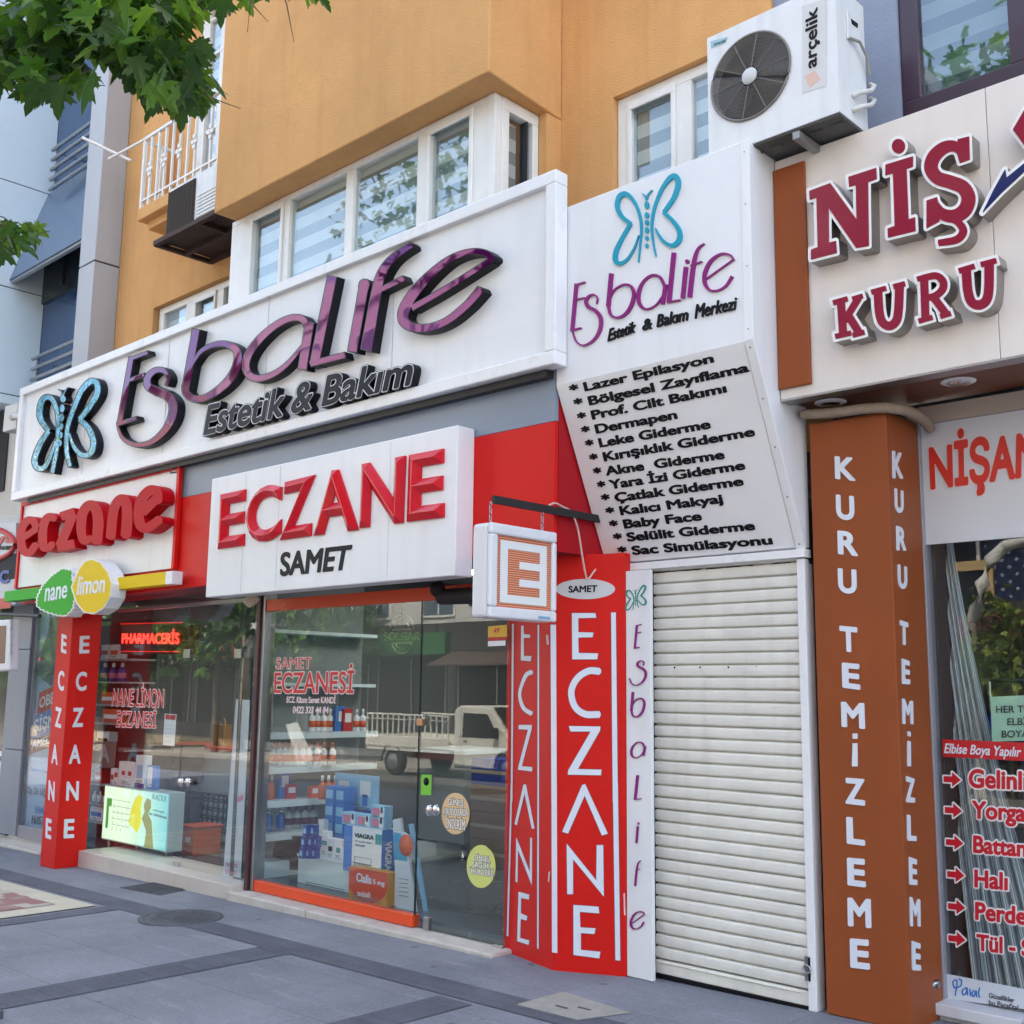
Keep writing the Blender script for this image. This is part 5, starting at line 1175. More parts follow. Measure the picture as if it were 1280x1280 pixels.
def on_item(t, s, u0, u1, v0, v1, m, bold=.02, side=False, nm='lettering'):
    X0, X1, Y0, Y1, Z0, Z1 = t['_b']; b = MB(); k = .004
    P = (lambda u, v: Vector((X0+(X1-X0)*u, Y0-k, Z0+(Z1-Z0)*v))) if not side else (lambda u, v: Vector((X1+k, Y0+(Y1-Y0)*u, Z0+(Z1-Z0)*v)))
    if side == 'v':                                  # reads downwards on the right flank
        q = [P(v0, u1), P(v0, u0), P(v1, u0), P(v1, u1)]
    else: q = [P(u0, v0), P(u1, v0), P(u1, v1), P(u0, v1)]
    txt(b, s, q, .0015, XIN if side else YIN, 0, bold, 'ink'); return b.build(nm, m, t)
CW = mat('carton_white', (232, 236, 240), .45); CBL = mat('carton_blue', (48, 120, 206), .4); CLB = mat('carton_light_blue', (140, 196, 232), .4); COR = mat('carton_orange', (214, 92, 44), .45)
CRD = mat('carton_red', (186, 40, 44), .45); CPK = mat('carton_pink', (206, 120, 150), .45); CTL = mat('carton_teal', (40, 150, 150), .45); CYE = mat('carton_yellow', (214, 170, 60), .45); CDB = mat('carton_dark_blue', (34, 62, 150), .45); CBR = mat('carton_brown', (120, 100, 82), .7); CGD = mat('gold_print', (200, 140, 40), .4)
PALEB = mat('pale_laminate', (206, 224, 232), .4); ORANGE = mat('orange_frame', (222, 74, 26), .4, var=.04, vscale=2); STONE = mat('sill_stone', (190, 184, 176), .55, var=.14, vscale=7, streak=.2)
MAROON = mat('maroon_post', (70, 34, 40), .4, var=.1, vscale=6)

# ------------------------------------------------------------------ right pharmacy shop front
SF = thing('pharmacy_facade', 'glass pharmacy shop front with orange rails left of the red pillar', 'shop front', (-6.2, GY, 0))
G1 = lambda px, py: W(px, py, Y=GY)
gx0 = G1(329, 900).x; gxm = G1(523, 950).x; gx1 = xe
zs0, zs1 = G1(410, 1122).z, G1(410, 1134).z
zo0, zo1 = G1(450, 756.5).z, G1(450, 741).z
b = MB(); b.box(gx0, gxm, GY-.02, GY+.05, zs1, zs0+.012); b.build('bottom_rail', ORANGE, SF, .004)
b = MB(); b.box(gx0, gx1+.1, GY-.02, GY+.05, zo0, zo1); b.build('top_rail', ORANGE, SF, .004)
b = MB(); b.box(gx0, gxm-.004, GY, GY+.008, zs0+.012, zo0); b.build('pane', GLASS(), SF)
b = MB(); b.box(gxm+.004, gx1, GY+.002, GY+.010, zs1-.02, zo0); dr = b.build('door_pane', GLASS(), SF)
b = MB(); b.box(gxm-.006, gxm-.001, GY-.002, GY+.012, zs1, zo0); b.build('glass_edge', mat('glass_edge_dark', (30, 44, 42), .3), SF)
for px, py, w, h in ((533, 1154, .055, .075), (622, 1186, .09, .04)): p = W(px, py, Y=GY-.004); b = MB(); b.box(p.x-w/2, p.x+w/2, GY-.012, GY+.02, p.z-h/2, p.z+h/2); b.build('door_fitting', STEEL(), dr, .003)
b = MB()
for px in (537, 545):
    c = W(px, 1013, Y=GY-.03); b.lathe(c, [(.034, -.012), (.038, 0), (.034, .012)], 20, (0, 1, 0)); b.lathe(c+Vector((0, .012, 0)), [(.01, 0), (.01, .03)], 10, (0, 1, 0))
b.build('door_knob', CHROME(), dr)
b = MB(); pA_ = W(316, 930, Y=GY-.04).x; b.box(pA_-.02, gx0-.045, GY-.05, GY+.1, GZ(-7.5), 2.42); b.build('post', MAROON, SF, .004)
b = MB(); b.box(gx0-.043, gx0-.002, GY-.03, GY+.08, zs1-.02, 2.40); b.build('side_frame', STEEL(), SF, .004)
b = MB()
xs_ = [gx0-.15, gx0+.9, gxm-.35, gx1+.05]
for a, c in zip(xs_, xs_[1:]): b.box(a+.002, c-.002, GY-.17, GY+.04, GZ(a)-.02, zs1-.004)
tag(b.build('stone_step', STONE, bevel=.012), 'long pale stone step under the orange railed pharmacy window', 'step')
b = MB(); b.lathe(W(555, 735, Y=GY-.16), [(.03, 0), (.05, .01), (.05, .07), (.035, .09)], 14, (-.6, -.3, -.1)); b.tube([W(552, 746, Y=GY-.14), W(600, 744, Y=GY-.2)], .055, 0, 12, True); 
tag(b.build('floodlight', mat('black_wrap', (26, 20, 24), .7, bump=.4, bscale=60)), 'black wrapped spotlight under the red fascia beside the hanging sign', 'spotlight')
# lettering on the glass
def on_glass(parent, s, p0, p1, t1, t0, Y, m, bold=.01, om=None, ob=.05, mode='cap', mname='decal_lettering'):
    g0, _, _ = text_geo(s, bold)
    bx0, bx1 = min(v.x for v in g0), max(v.x for v in g0); first = None
    q0 = pq(p0, p1, t1, t0, Y=Y)
    for i, (mm, bo) in enumerate(([(om, ob)] if om else [])+[(m, bold)]):
        vs, fs, ns = text_geo(s, bo); b = MB(); z0, z1 = min(v.z for v in vs), max(v.z for v in vs)
        for v in vs:
            u, w, t = (v.x-bx0)/(bx1-bx0), v.y/CAPH, (v.z-z0)/(z1-z0)
            b.v.append(q0[0]*(1-u)*(1-w)+q0[1]*u*(1-w)+q0[2]*u*w+q0[3]*(1-u)*w+YIN*(.0016*(1-t)-.002*i))
        for f in fs: b.f.append(list(f)); b.m.append(0); b.sm.append(False)
        o = b.build(mname if first is None else 'face', mm, parent if first is None else first)
        first = first or o
    return first
PINKW = mat('pink_white_vinyl', (226, 206, 208), .45)
l31 = zz(310, 740, 7.529)
on_glass(SF, 'SAMET', l31(262, 725), l31(590, 722), l31(596, 615), l31(268, 620), GY-.003, REDTXT(), -.012, PINKW, .03)
on_glass(SF, 'ECZANESİ', l31(246, 948), l31(990, 950), l31(1000, 752), l31(252, 762), GY-.003, REDTXT(), .01, PINKW, .045)
on_glass(SF, 'ECZ. Kâzım Samet KANDİ', l31(362, 1040), l31(822, 1048), l31(825, 990), l31(366, 985), GY-.003, PINKW, .02)
on_glass(SF, '0422 323 44 04', l31(420, 1140), l31(755, 1142), l31(760, 1082), l31(424, 1078), GY-.003, PINKW, .02)
def disc(label, cx, cy, rx, ry, m, lines, notch=False):
    n = 40; pts = [W(cx+rx*math.cos(a), cy+ry*math.sin(a), Y=GY-.0015) for a in np.linspace(0, 2*math.pi, n, False)]
    if notch: pts = [p for i, p in enumerate(pts) if i not in (33, 34)]
    t = thing('window_sticker', label, 'sticker', W(cx, cy+ry, Y=GY))
    MB().prism(pts, (0, -.001, 0)).build('disc', m, t)
    for s, p0, p1, t1, t0 in lines: on_glass(t, s, p0, p1, t1, t0, GY-.004, mat('sticker_white', (236, 236, 230), .5), .012, mat('sticker_black', (30, 26, 24), .5), .06)
l60 = zz(300, 960, 4.0)
disc('round beige sun protection discount sticker on the pharmacy door', 569.5, 1017, 17.5, 26, mat('sticker_beige', (222, 190, 142), .5), [('GÜNEŞ', l60(1040, 184), l60(1118, 190), l60(1118, 160), l60(1040, 154)), ('KORUYUCULARDA', l60(1016, 232), l60(1140, 242), l60(1140, 206), l60(1016, 200)), ('İNDİRİM', l60(1032, 298), l60(1126, 312), l60(1126, 262), l60(1032, 252))])
disc('round yellow green sexual health sticker on the pharmacy door', 601.5, 1083, 18, 27, mat('sticker_lime', (206, 214, 120), .5), [('CİNSEL', l60(1168, 460), l60(1250, 472), l60(1250, 444), l60(1168, 434)), ('SAĞLIK', l60(1164, 494), l60(1252, 506), l60(1252, 478), l60(1164, 466)), ('ÜRÜNLERİ', l60(1146, 526), l60(1266, 544), l60(1266, 514), l60(1146, 500))], True)
t = thing('window_sticker', 'small bright green sticker on the pharmacy door above the knobs', 'sticker', W(533, 993, Y=GY))
b = MB(); b.prism([W(*p, Y=GY-.0015) for p in ((527, 968), (539.5, 968.5), (539, 994), (526, 993.5))], (0, -.001, 0)); b.build('sheet', mat('sticker_green', (120, 196, 60), .5), t)
b = MB(); b.lathe(W(532.7, 977, Y=GY-.003), [(.028, 0), (.028, .001)], 20, (0, 1, 0)); b.build('logo', BLACK(), t)
t = thing('window_sticker', 'yellow and red price sticker at the top right of the pharmacy door', 'sticker', W(621, 800, Y=GY))
for px, m in ((((610, 783), (634, 781), (634, 796), (610, 797)), CYE), (((610, 797.5), (634, 796.5), (634, 800), (610, 801)), CRD), (((610, 801.5), (632, 800.5), (632, 807), (610, 808)), CW)):
    b = MB(); b.prism([W(*p, Y=GY-.0015) for p in px], (0, -.001, 0)); b.build('sheet', m, t)
on_glass(t, "49'", (617, 791.5), (625, 791), (625, 785), (617, 785.5), GY-.003, REDTXT(), .03)
t = thing('padlock', 'small padlock hanging on the joint of the pharmacy glass', 'padlock', W(526, 907, Y=GY-.02))
c_ = W(526, 902, Y=GY-.02); MB().box(c_.x-.03, c_.x+.03, GY-.035, GY-.006, c_.z-.028, c_.z+.02).build('lock_body', mat('brass', (190, 150, 120), .3, .8), t, .004)
b = MB(); b.tube([c_+Vector((.022*math.cos(a), 0, .02+.026*math.sin(a))) for a in np.linspace(0, math.pi, 9)], .005); b.build('shackle', CHROME(), t)

# ------------------------------------------------------------------ goods in the right pharmacy window
zfl = ZFR
fx = W(330, 1042, Y=5.47).x; shz = [W(338, 917, X=fx).z, W(345, 960, X=fx).z, W(333.5, 1003, X=fx).z, W(329.7, 1045, X=fx).z]
yend = W(470, 1000, X=fx).y
SH = thing('shelf_unit', 'pale blue white shelf unit along the left wall of the right pharmacy', 'shelf unit', (fx-.2, 6, zfl))
for z in shz: MB().box(xq+.022, fx, 5.47, min(yend, 8), z-.05, z).build('shelf', PALEB, SH, .003)
z_ = shz[0]+.42
for k in range(2): MB().box(xq+.022, fx-.05, 5.47, min(yend, 8), z_+k*.45-.03, z_+k*.45).build('shelf', PALEB, SH, .003)
MB().box(xq+.0205, xq+.035, 5.47, min(yend, 8), zfl, 2.6).build('back_panel', mat('shelf_back_grey', (126, 136, 140), .6), SH)
MB().box(xq+.036, fx-.02, 5.49, 7.9, zfl, zfl+.12).build('plinth', PALEB, SH)
def bottle(name, label, cat, pos, h, r, m, capm, group, pump=False, band=None, n=12):
    pos = Vector(pos); t = thing(name, label, cat, pos, group)
    MB().lathe(pos+Vector((0, 0, .001)), [(r*.9, 0), (r, h*.03), (r, h*.58), (r*.8, h*.66), (r*.32, h*.72), (r*.32, h*.76)], n).build('bottle', m, t)
    if pump:
        b = MB(); b.lathe(pos+Vector((0, 0, h*.762)), [(r*.4, 0), (r*.4, h*.07), (r*.12, h*.08), (r*.12, h*.2)], 8); b.bar(pos+Vector((0, 0, h*.97)), pos+Vector((r*1.1, -.003, h*.95)), r*.3, h*.045); b.build('pump', capm, t)
    else: MB().lathe(pos+Vector((0, 0, h*.762)), [(r*.42, 0), (r*.42, h*.14), (r*.3, h*.23)], 8).build('cap', capm, t)
    if band is not None: MB().lathe(pos+Vector((0, 0, h*.18)), [(r*1.01, 0), (r*1.01, h*.28)], n).build('label_band', band, t)
    return t
BLQ = mat('blue_bottle', (30, 104, 190), .15, coat=.4); CLR = mat('frosted_bottle', (196, 200, 206), .2, coat=.3); OBT = mat('orange_bottle', (216, 104, 40), .25)
t0 = None
for i, (px, py) in enumerate(((327, 1037), (335, 1039), (343, 1037), (350.5, 1037))):
    p = W(px, py, Z=shz[3]); 
    if t0 is None: t0 = bottle('pump_bottle', 'blue pump bottle on the lowest shelf of the pale shelf unit', 'bottle', p, .19, .034, BLQ, CW, 'blue pump bottles on the lowest shelf', True)
    else: dup(t0, p)
t0 = None
for px, py in ((360, 1036), (370, 1035.5), (380.5, 1035), (391, 1034.5)):
    p = W(px, py, Z=shz[3])
    if t0 is None: t0 = bottle('clear_bottle', 'clear bottle with a dark heart label on the lowest shelf', 'bottle', p, .20, .04, CLR, mat('brown_cap', (70, 44, 44), .4), 'clear bottles with heart labels', False, mat('heart_label', (90, 40, 56), .5))
    else: dup(t0, p)
t0 = None
for px in (331, 338.5, 402, 410, 418):
    p = W(px, 999, Z=shz[2])
    if t0 is None: t0 = bottle('lotion_bottle', 'orange lotion bottle on the third shelf of the pale shelf unit', 'bottle', p, .2, .032, OBT, CW, 'orange lotion bottles on the third shelf')
    else: dup(t0, p)
t0 = None
for px, py in ((334, 957), (341, 957), (349, 957), (356, 957), (362, 957), (369, 957), (378, 957), (386, 957), (396, 957), (404, 957), (415, 957)):
    p = W(px, py, Z=shz[1])
    if t0 is None: t0 = bottle('sun_spray', 'white and orange sun spray bottle on the second shelf', 'bottle', p, .2, .032, CW, COR, 'sun sprays on the second shelf', False, COR)
    else: dup(t0, p)
t0 = None
for px, py in ((334, 913), (340, 914), (349, 914), (357, 914), (365, 914), (373, 914), (381, 914), (389, 914), (396, 914), (404, 914), (412, 914), (445, 914), (453, 914)):
    p = W(px, py, Z=shz[0])
    if t0 is None: t0 = bottle('sun_cream', 'orange banded white sun cream bottle on the top shelf', 'bottle', p, .2, .03, CW, CW, 'sun creams on the top shelf', False, COR)
    else: dup(t0, p)
for px, py, z, m, lab, hh in ((353, 998, 2, CBL, 'tall narrow dark blue carton at the left end of the third shelf', .24), (362, 998, 2, CRD, 'red carton on the third shelf beside a dark blue one', .12), (392, 997, 2, COR, 'low orange carton at the far end of the third shelf', .1), (424, 914, 0, CBL, 'blue carton at the far end of the top shelf', .22), (432, 914, 0, CRD, 'red carton at the far end of the top shelf', .2)):
    p = W(px, py, Z=shz[z]); t = thing('carton', lab, 'box', p); MB().box(p.x-.03, p.x+.03, p.y-.05, p.y+.05, p.z, p.z+hh).build('box', m, t, .003); MB().box(p.x+.0305, p.x+.0315, p.y-.035, p.y+.035, p.z+hh*.4, p.z+hh*.8).build('print', CW, t)
# white cube plinth with cartons
PLN = item('display_plinth', 'white glossy display cube behind the orange bottom rail', 'plinth', (372, 1076, 442, 1116), 5.62, .4, PALEB)
X0, X1, Y0, Y1, Z0, Z1 = PLN['_b']
MB().box(X0-.01, X1+.01, Y0-.01, Y1, Z1+.0005, Z1+.02).build('top', PALEB, PLN, .003)
b = MB(); b.box(X0, X1, Y0+.001, Y1, zfl, Z0-.001); b.build('base', PALEB, PLN)
zp = Z1+.0205
grp = 'small dark blue cartons stacked on the white cube'
t0 = None
for k, (x0, y0) in enumerate([(375.5, 1050), (383, 1050), (390.5, 1050), (377, 1036), (385.5, 1036), (392, 1036), (379, 1024), (388, 1024)]):
    row = 0 if k < 3 else (1 if k < 6 else 2)
    p = W(x0+3, 1073, Z=zp); p.z = zp+row*.086; w_ = .026
    if t0 is None:
        t0 = thing('carton', 'small dark blue carton in the stack at the left end of the white cube', 'box', p, grp); MB().box(p.x-w_, p.x+w_, p.y-.02, p.y+.03, p.z, p.z+.084).build('box', CDB, t0, .002); MB().box(p.x-w_*.6, p.x+w_*.6, p.y-.0215, p.y-.0205, p.z+.02, p.z+.06).build('print', CLB, t0)
    else: dup(t0, p)
for x0, y0, lab in ((394, 1044, 'white and light blue upright bottle box at the left of a pair on the cube'), (402, 1044, 'white and light blue upright bottle box at the right of a pair on the cube')):
    item('carton', lab, 'box', (x0, y0, x0+7, y0+32), 5.66, .05, CW, [(0, 1, .45, .62, CTL, 'print')], zbase=zp)
item('carton', 'slim white bottle box standing behind the light blue pair', 'box', (397, 1024, 404, 1066), 5.76, .05, CW, [(0, 1, .1, .2, CTL, 'print')], zbase=zp)
for x0, lab in ((408, 'square white carton with black swirl print on the cube'), (418, 'narrower white carton with green print on the cube')):
    item('carton', lab, 'box', (x0, 1054, x0+9.5, 1079), 5.64, .06, CW, [(.25, .75, .35, .6, BLACK() if x0 == 408 else CTL, 'print')], zbase=zp)
t0 = None
for row in range(4):
    for cpx in (406, 419):
        p = W(cpx+5, 1066, Z=zp); p.y = 5.84; p.x = W(cpx+5, 1020, Y=5.84).x; p.z = zp+row*.132
        if t0 is None:
            t0 = thing('carton', 'blue cotton carton in the tall double stack on the white cube', 'box', p, 'blue cartons in a tall double stack'); MB().box(p.x-.055, p.x+.055, p.y, p.y+.12, p.z, p.z+.13).build('box', CBL, t0, .003); MB().box(p.x-.045, p.x+.045, p.y-.0025, p.y-.001, p.z+.03, p.z+.1).build('print', CLB, t0)
        else: dup(t0, p)
dc_ = item('display_card', 'light blue display card standing behind the cartons in the pharmacy window', 'display card', (418, 968, 472, 1016), 6.0, .02, CLB, [(.1, .34, .45, .8, CW, 'print'), (.6, .84, .45, .85, CW, 'print'), (.66, .78, .2, .5, CBL, 'print'), (0, 1, .0, .12, CDB, 'band')])
VB = item('carton', 'big white and blue tablet carton in the middle of the window', 'box', (430, 1030, 477, 1088), 5.56, .14, CW, [(0, .22, 0, 1, CBL, 'band'), (.84, 1, .68, .9, CTL, 'print')], zbase=Z1-.03)
X0v, X1v, Y0v, Y1v, Z0v, Z1v = VB['_b']
MB().box(X1v+.0005, X1v+.0025, Y0v, Y1v, Z0v, Z1v).build('flank', CBL, VB)
on_item(VB, 'VIAGRA', .28, .8, .76, .86, BLACK(), .03); on_item(VB, 'VIAGRA', .12, .74, .25, .7, LETW(), .03, 'v')
on_item(VB, '50 mg film tablet', .3, .75, .66, .71, mat('ink_grey', (110, 116, 124), .5), 0); on_item(VB, 'sildenafil', .3, .56, .58, .63, mat('ink_grey', (110, 116, 124), .5), 0)
X0, X1, Y0, Y1, Z0, Z1 = VB['_b']; b = MB()
for a in ((.3, .75, .18, .19), (.3, .75, .34, .35), (.3, .31, .19, .34), (.74, .75, .19, .34)): b.box(X0+(X1-X0)*a[0], X0+(X1-X0)*a[1], Y0-.0025, Y0-.0008, Z0+(Z1-Z0)*a[2], Z0+(Z1-Z0)*a[3])
b.build('print_frame', mat('ink_grey', (110, 116, 124), .5), VB)
CB = item('carton', 'orange and gold tablet carton in front of the white cube', 'box', (436, 1087, 484, 1131), 5.46, .10, CGD)
X0, X1, Y0, Y1, Z0, Z1 = CB['_b']; MB().box(X0+.01, X1-.01, Y0+.01, Y1, zfl, Z0-.002).build('stand', PALEB, CB)
pts = [Vector((X0+(X1-X0)*u, Y0-.0015, Z0+(Z1-Z0)*v)) for u, v in ([(0, 1), (0, .25)]+[(.5+.5*math.cos(a), .62+.58*math.sin(a)) for a in np.linspace(math.pi*1.15, math.pi*1.98, 12)]+[(1, 1)])]
b = MB(); b.prism(pts, (0, .001, 0)); b.build('print', mat('print_orange_red', (206, 74, 40), .45), CB)
on_item(CB, 'Cialis', .2, .6, .6, .86, LETW(), .03); on_item(CB, '5 mg', .64, .94, .58, .76, LETW(), .02); on_item(CB, 'tadalafil', .24, .58, .2, .36, LETW(), .01)
t0 = None
for k, (x0, y0, lab) in enumerate(((427.5, 1014, 'leftmost pink and white face mask carton in the row on the tablet carton'), (445.5, 1015.5, 'second pink and white face mask carton from the left on the tablet carton'), (463, 1018, 'third pink and white face mask carton from the left on the tablet carton'), (464, 1003, 'single pink and white face mask carton lying on top of the row'))):
    item('carton', lab, 'box', (x0, y0, x0+17, y0+15.5), 5.58, .08, CLB, [(.1, .62, .2, .8, CPK, 'print'), (.66, .94, .1, .9, CW, 'print'), (.72, .88, .45, .9, BLACK(), 'print')], 'face mask cartons', zbase=Z1v+.001+(.0 if k < 3 else .079))
t = thing('display_standee', 'tall cardboard tube shaped standee leaning at the right end of the window', 'standee', W(503, 1150, Y=5.5))
z13 = zz(460, 900, 4.571); PS = lambda u, v: W(*z13(u, v), Y=5.5)
b = MB(); b.prism([PS(*p) for p in ((140, 570), (185, 560), (195, 640), (228, 660), (232, 780), (275, 1110), (165, 1085), (150, 790), (146, 660))], (0, .02, 0)); b.build('card', mat('tube_white', (196, 206, 216), .45), t)
b = MB(); b.prism([PS(*p)+Vector((0, -.003, 0)) for p in ((150, 640), (188, 650), (222, 720), (225, 808), (152, 798))], (0, .002, 0)); b.build('print', mat('print_cyan', (34, 148, 196), .4), t)
b = MB(); b.lathe(PS(220, 716)+Vector((0, -.006, 0)), [(.075, 0), (.075, .002)], 24, (0, 1, 0)); b.build('round_tag', COR, t)
b = MB(); b.prism([PS(*p)+Vector((.0, .06, 0)) for p in ((195, 600), (215, 596), (300, 1130), (285, 1140))], (0, .02, 0)); b.build('strut', CLB, t)
b = MB(); b.prism([PS(*p)+Vector((0, .03, 0)) for p in ((110, 870), (150, 875), (165, 1080), (108, 1065))], (0, .03, 0)); b.build('side_card', CW, t)
b = MB()
for k in range(5): a, c = PS(178, 905+k*24), PS(232, 912+k*24); b.bar(a+Vector((0, -.004, 0)), c+Vector((0, -.004, 0)), .003)
b.build('small_print', mat('ink_grey', (110, 116, 124), .5), t)
# computer monitor under the shelves
t = thing('computer_monitor', 'black flat computer monitor on a round foot under the shelves', 'monitor', W(358, 1102, Y=5.75))
M_ = lambda u, v: W(310+u/5.335, 880+v/5.335, Y=5.75)
b = MB(); b.prism([M_(*p) for p in ((195, 878), (385, 880), (375, 1115), (130, 1095))], (0, .04, 0)); b.build('screen', mat('screen_black', (20, 20, 22), .08), t, .004)
c_ = M_(255, 1170); b = MB(); b.lathe(c_, [(.11, 0), (.11, .012), (.03, .02)], 28); b.tube([c_, M_(250, 1110)+Vector((0, .03, 0))], .025); b.build('foot', BLACK(), t)
# counter, cupboards and cartons deeper in the room
t = thing('counter', 'long grey counter on short steel legs inside the right pharmacy', 'counter', (-6.1, 7.4, zfl))
cx0, cx1 = W(505, 1000, Y=7.4).x, W(580, 1000, Y=7.4).x
MB().box(cx0-1.2, cx1, 7.4, 8.0, zfl+.14, zfl+.95).build('body', mat('counter_grey', (128, 140, 146), .4), t, .006)
MB().box(cx0-1.25, cx1+.05, 7.35, 8.05, zfl+.951, zfl+.99).build('top', PALEB, t, .004)
for x in (cx0-1.1, (cx0+cx1)/2-.3, cx1-.1): MB().lathe((x, 7.5, zfl), [(.03, 0), (.025, .01), (.025, .14)], 12).build('leg', CHROME(), t)
for k, (y0, lab, m) in enumerate(((1019, 'blue topped brown shipping carton at the top of the stack by the counter', CDB), (1045, 'brown shipping carton second from the top of the stack by the counter', CBR), (1075, 'brown shipping carton third from the top of the stack by the counter', CBR), (1105, 'lowest brown shipping carton of the stack by the counter', CBR))):
    Y_ = 7.3; p = W(607, 1125, Y=Y_); p = Vector((W(607, 1060, Y=Y_).x, Y_, zfl+(3-k)*.235)); t = thing('shipping_carton', lab, 'box', p)
    MB().box(p.x-.2, p.x+.3, Y_, Y_+.35, p.z, p.z+.232).build('box', m, t, .004); MB().box(p.x-.2, p.x+.3, Y_-.003, Y_-.001, p.z+.1, p.z+.13).build('tape', mat('tape', (160, 150, 130), .3), t)
t = thing('wall_cabinet', 'row of dark grey wall cabinets with silver handles under the pharmacy ceiling', 'cabinet', (-6, 8.6, 2.2))
b = MB(); 
for k in range(5): b.box(xp+.4+k*.55, xp+.94+k*.55, 8.55, 9.1, 2.28, 2.64)
b.build('doors', mat('cabinet_grey', (74, 80, 86), .35), t, .004)
for k in range(5): MB().bar((xp+.57+k*.55, 8.535, 2.36), (xp+.77+k*.55, 8.535, 2.36), .012).build('handle', CHROME(), t)
t = thing('wall_shelving', 'back wall shelving filled with medicine cartons in the right pharmacy', 'shelving', (-6, 8.9, zfl))
MB().box(xp+.3, xe+.2, 9.12, 9.19, zfl, 2.25).build('back', ROOMW, t)
for z in (.95, 1.3, 1.65, 2.0): MB().box(xp+.3, xe+.2, 8.8, 9.115, z, z+.025).build('shelf', PALEB, t)
random.seed(3); pal = [CW, CBL, CLB, COR, CRD, CPK, CTL, CYE, CW, CW]
for z in (.975, 1.325, 1.675):
    x = xp+.35; b = MB()
    while x < xe+.1:
        w_ = random.uniform(.05, .14); h_ = random.uniform(.12, .28); b.box(x, x+w_, 8.86, 9.0, z+.001, z+h_, random.randrange(len(pal))); x += w_+random.choice((.004, .01, .05))
    o = b.build('medicine_cartons', pal, t); o['kind'] = 'stuff'
# round neon style emblem hanging inside
t = thing('neon_sign', 'round outlined vitamin brand sign hanging behind the pharmacy door glass', 'sign', W(505, 815, Y=5.7))
z14 = zz(460, 740, 7.111); NEO = mat('neon_tube_off', (150, 156, 120), .3)
NP = lambda u, v: W(*z14(u, v), Y=5.7)
b = MB()
for a0_, a1_, rx, ry in ((math.pi, 2*math.pi, 105, 125), (math.pi, 2*math.pi, 62, 70), (0, math.pi, 85, 90), (0, math.pi, 55, 55)):
    cy = 330 if a0_ > 1 else 455
    b.tube([NP(300+rx*math.cos(a), cy+ry*math.sin(a)) for a in np.linspace(a0_, a1_, 17)], .006, 0, 6)
b.bar(NP(220, 335), NP(385, 330), .012); b.bar(NP(215, 455), NP(390, 450), .012)
b.build('outline', NEO, t)
b = MB(); txt(b, 'SOLGAR', pq(z14(140, 432), z14(455, 428), z14(455, 352), z14(140, 358), Y=5.69), .008, YIN, 0, -.005, 'ink'); b.build('lettering', NEO, t)
b = MB(); b.bar(NP(300, 205), NP(300, 120), .006); b.build('hanger', DARKM(), t)

# ------------------------------------------------------------------ left pharmacy shop front
LF = thing('pharmacy_facade', 'glass pharmacy shop front between the slim red pillar and the maroon post', 'shop front', (-9, GYL, 0))
yst = 5.17; zst = W(97, 1062, Y=yst).z; zst2 = W(288, 1108, Y=yst).z
xs0, xs1 = W(97, 1062, Y=yst).x, pA_-.022
zt_ = (zst+zst2)/2
b = MB(); n_ = 4
for k in range(n_):
    a = xs0+(xs1-xs0)*k/n_; c_ = xs0+(xs1-xs0)*(k+1)/n_; b.box(a+.0015, c_-.0015, yst, GYL+.3, GZ(a)-.05, zt_)
tag(b.build('tiled_step', mat('step_tiles', (196, 188, 180), .35, var=.06, vscale=3, streak=.12), bevel=.005), 'cream tiled step in front of the left pharmacy window', 'step')
GL_ = lambda px, py: W(px, py, Y=GYL)
lx0, lxm, lx1 = GL_(106, 900).x, GL_(228, 900).x, GL_(290, 900).x
zr = GL_(230, 757).z
b = MB(); b.box(lx0-.5, pA_-.025, GYL-.03, GYL+.03, zr-.012, zr+.018); b.build('top_rail', STEEL(), LF)
b = MB(); b.box(lx0, lxm-.004, GYL, GYL+.008, zt_+.001, zr-.013); b.build('pane', GLASS(), LF)
b = MB(); b.box(lxm+.004, pA_-.03, GYL+.004, GYL+.012, zt_+.001, zr-.013); dr = b.build('door_pane', GLASS(), LF)
b = MB(); b.box(lx0-.5, pA_-.03, GYL, GYL+.008, zr+.02, 2.45); b.build('fanlight', GLASS(), LF)
b = MB(); b.box(lx0-.06, lx0-.002, GYL-.02, GYL+.06, zt_, zr-.02); b.build('side_frame', STEEL(), LF)
for px, py in ((220, 1083), (233, 817), (297, 817)): p = W(px, py, Y=GYL-.01); b = MB(); b.box(p.x-.05, p.x+.05, GYL-.012, GYL-.001, p.z-.04, p.z+.04); b.build('door_fitting', STEEL(), dr, .003)
b = MB(); 
for px in (226, 235): c = W(px, 978, Y=GYL-.03); b.lathe(c, [(.034, -.012), (.04, 0), (.034, .012)], 18, (0, 1, 0)); b.lathe(c+Vector((0, .012, 0)), [(.01, 0), (.01, .03)], 10, (0, 1, 0))
b.build('door_knob', CHROME(), dr)
l11 = zz(110, 740, 5.818)
on_glass(LF, 'NANE LİMON', l11(172, 826), l11(548, 838), l11(552, 712), l11(186, 708), GYL-.003, REDTXT(), .0, PINKW, .04)
on_glass(LF, 'ECZANESİ', l11(204, 978), l11(492, 988), l11(498, 876), l11(212, 868), GYL-.003, REDTXT(), .0, PINKW, .04)
b = MB(); b.lathe(W(319, 745, Y=5.1), [(.045, 0), (.05, .02), (.05, .06), (.03, .10)], 18, (-.3, -.6, -.8)); o = b.build('security_camera', mat('camera_cream', (206, 190, 160), .4)); tag(o, 'small cream security camera under the fascia above the maroon post', 'security camera')
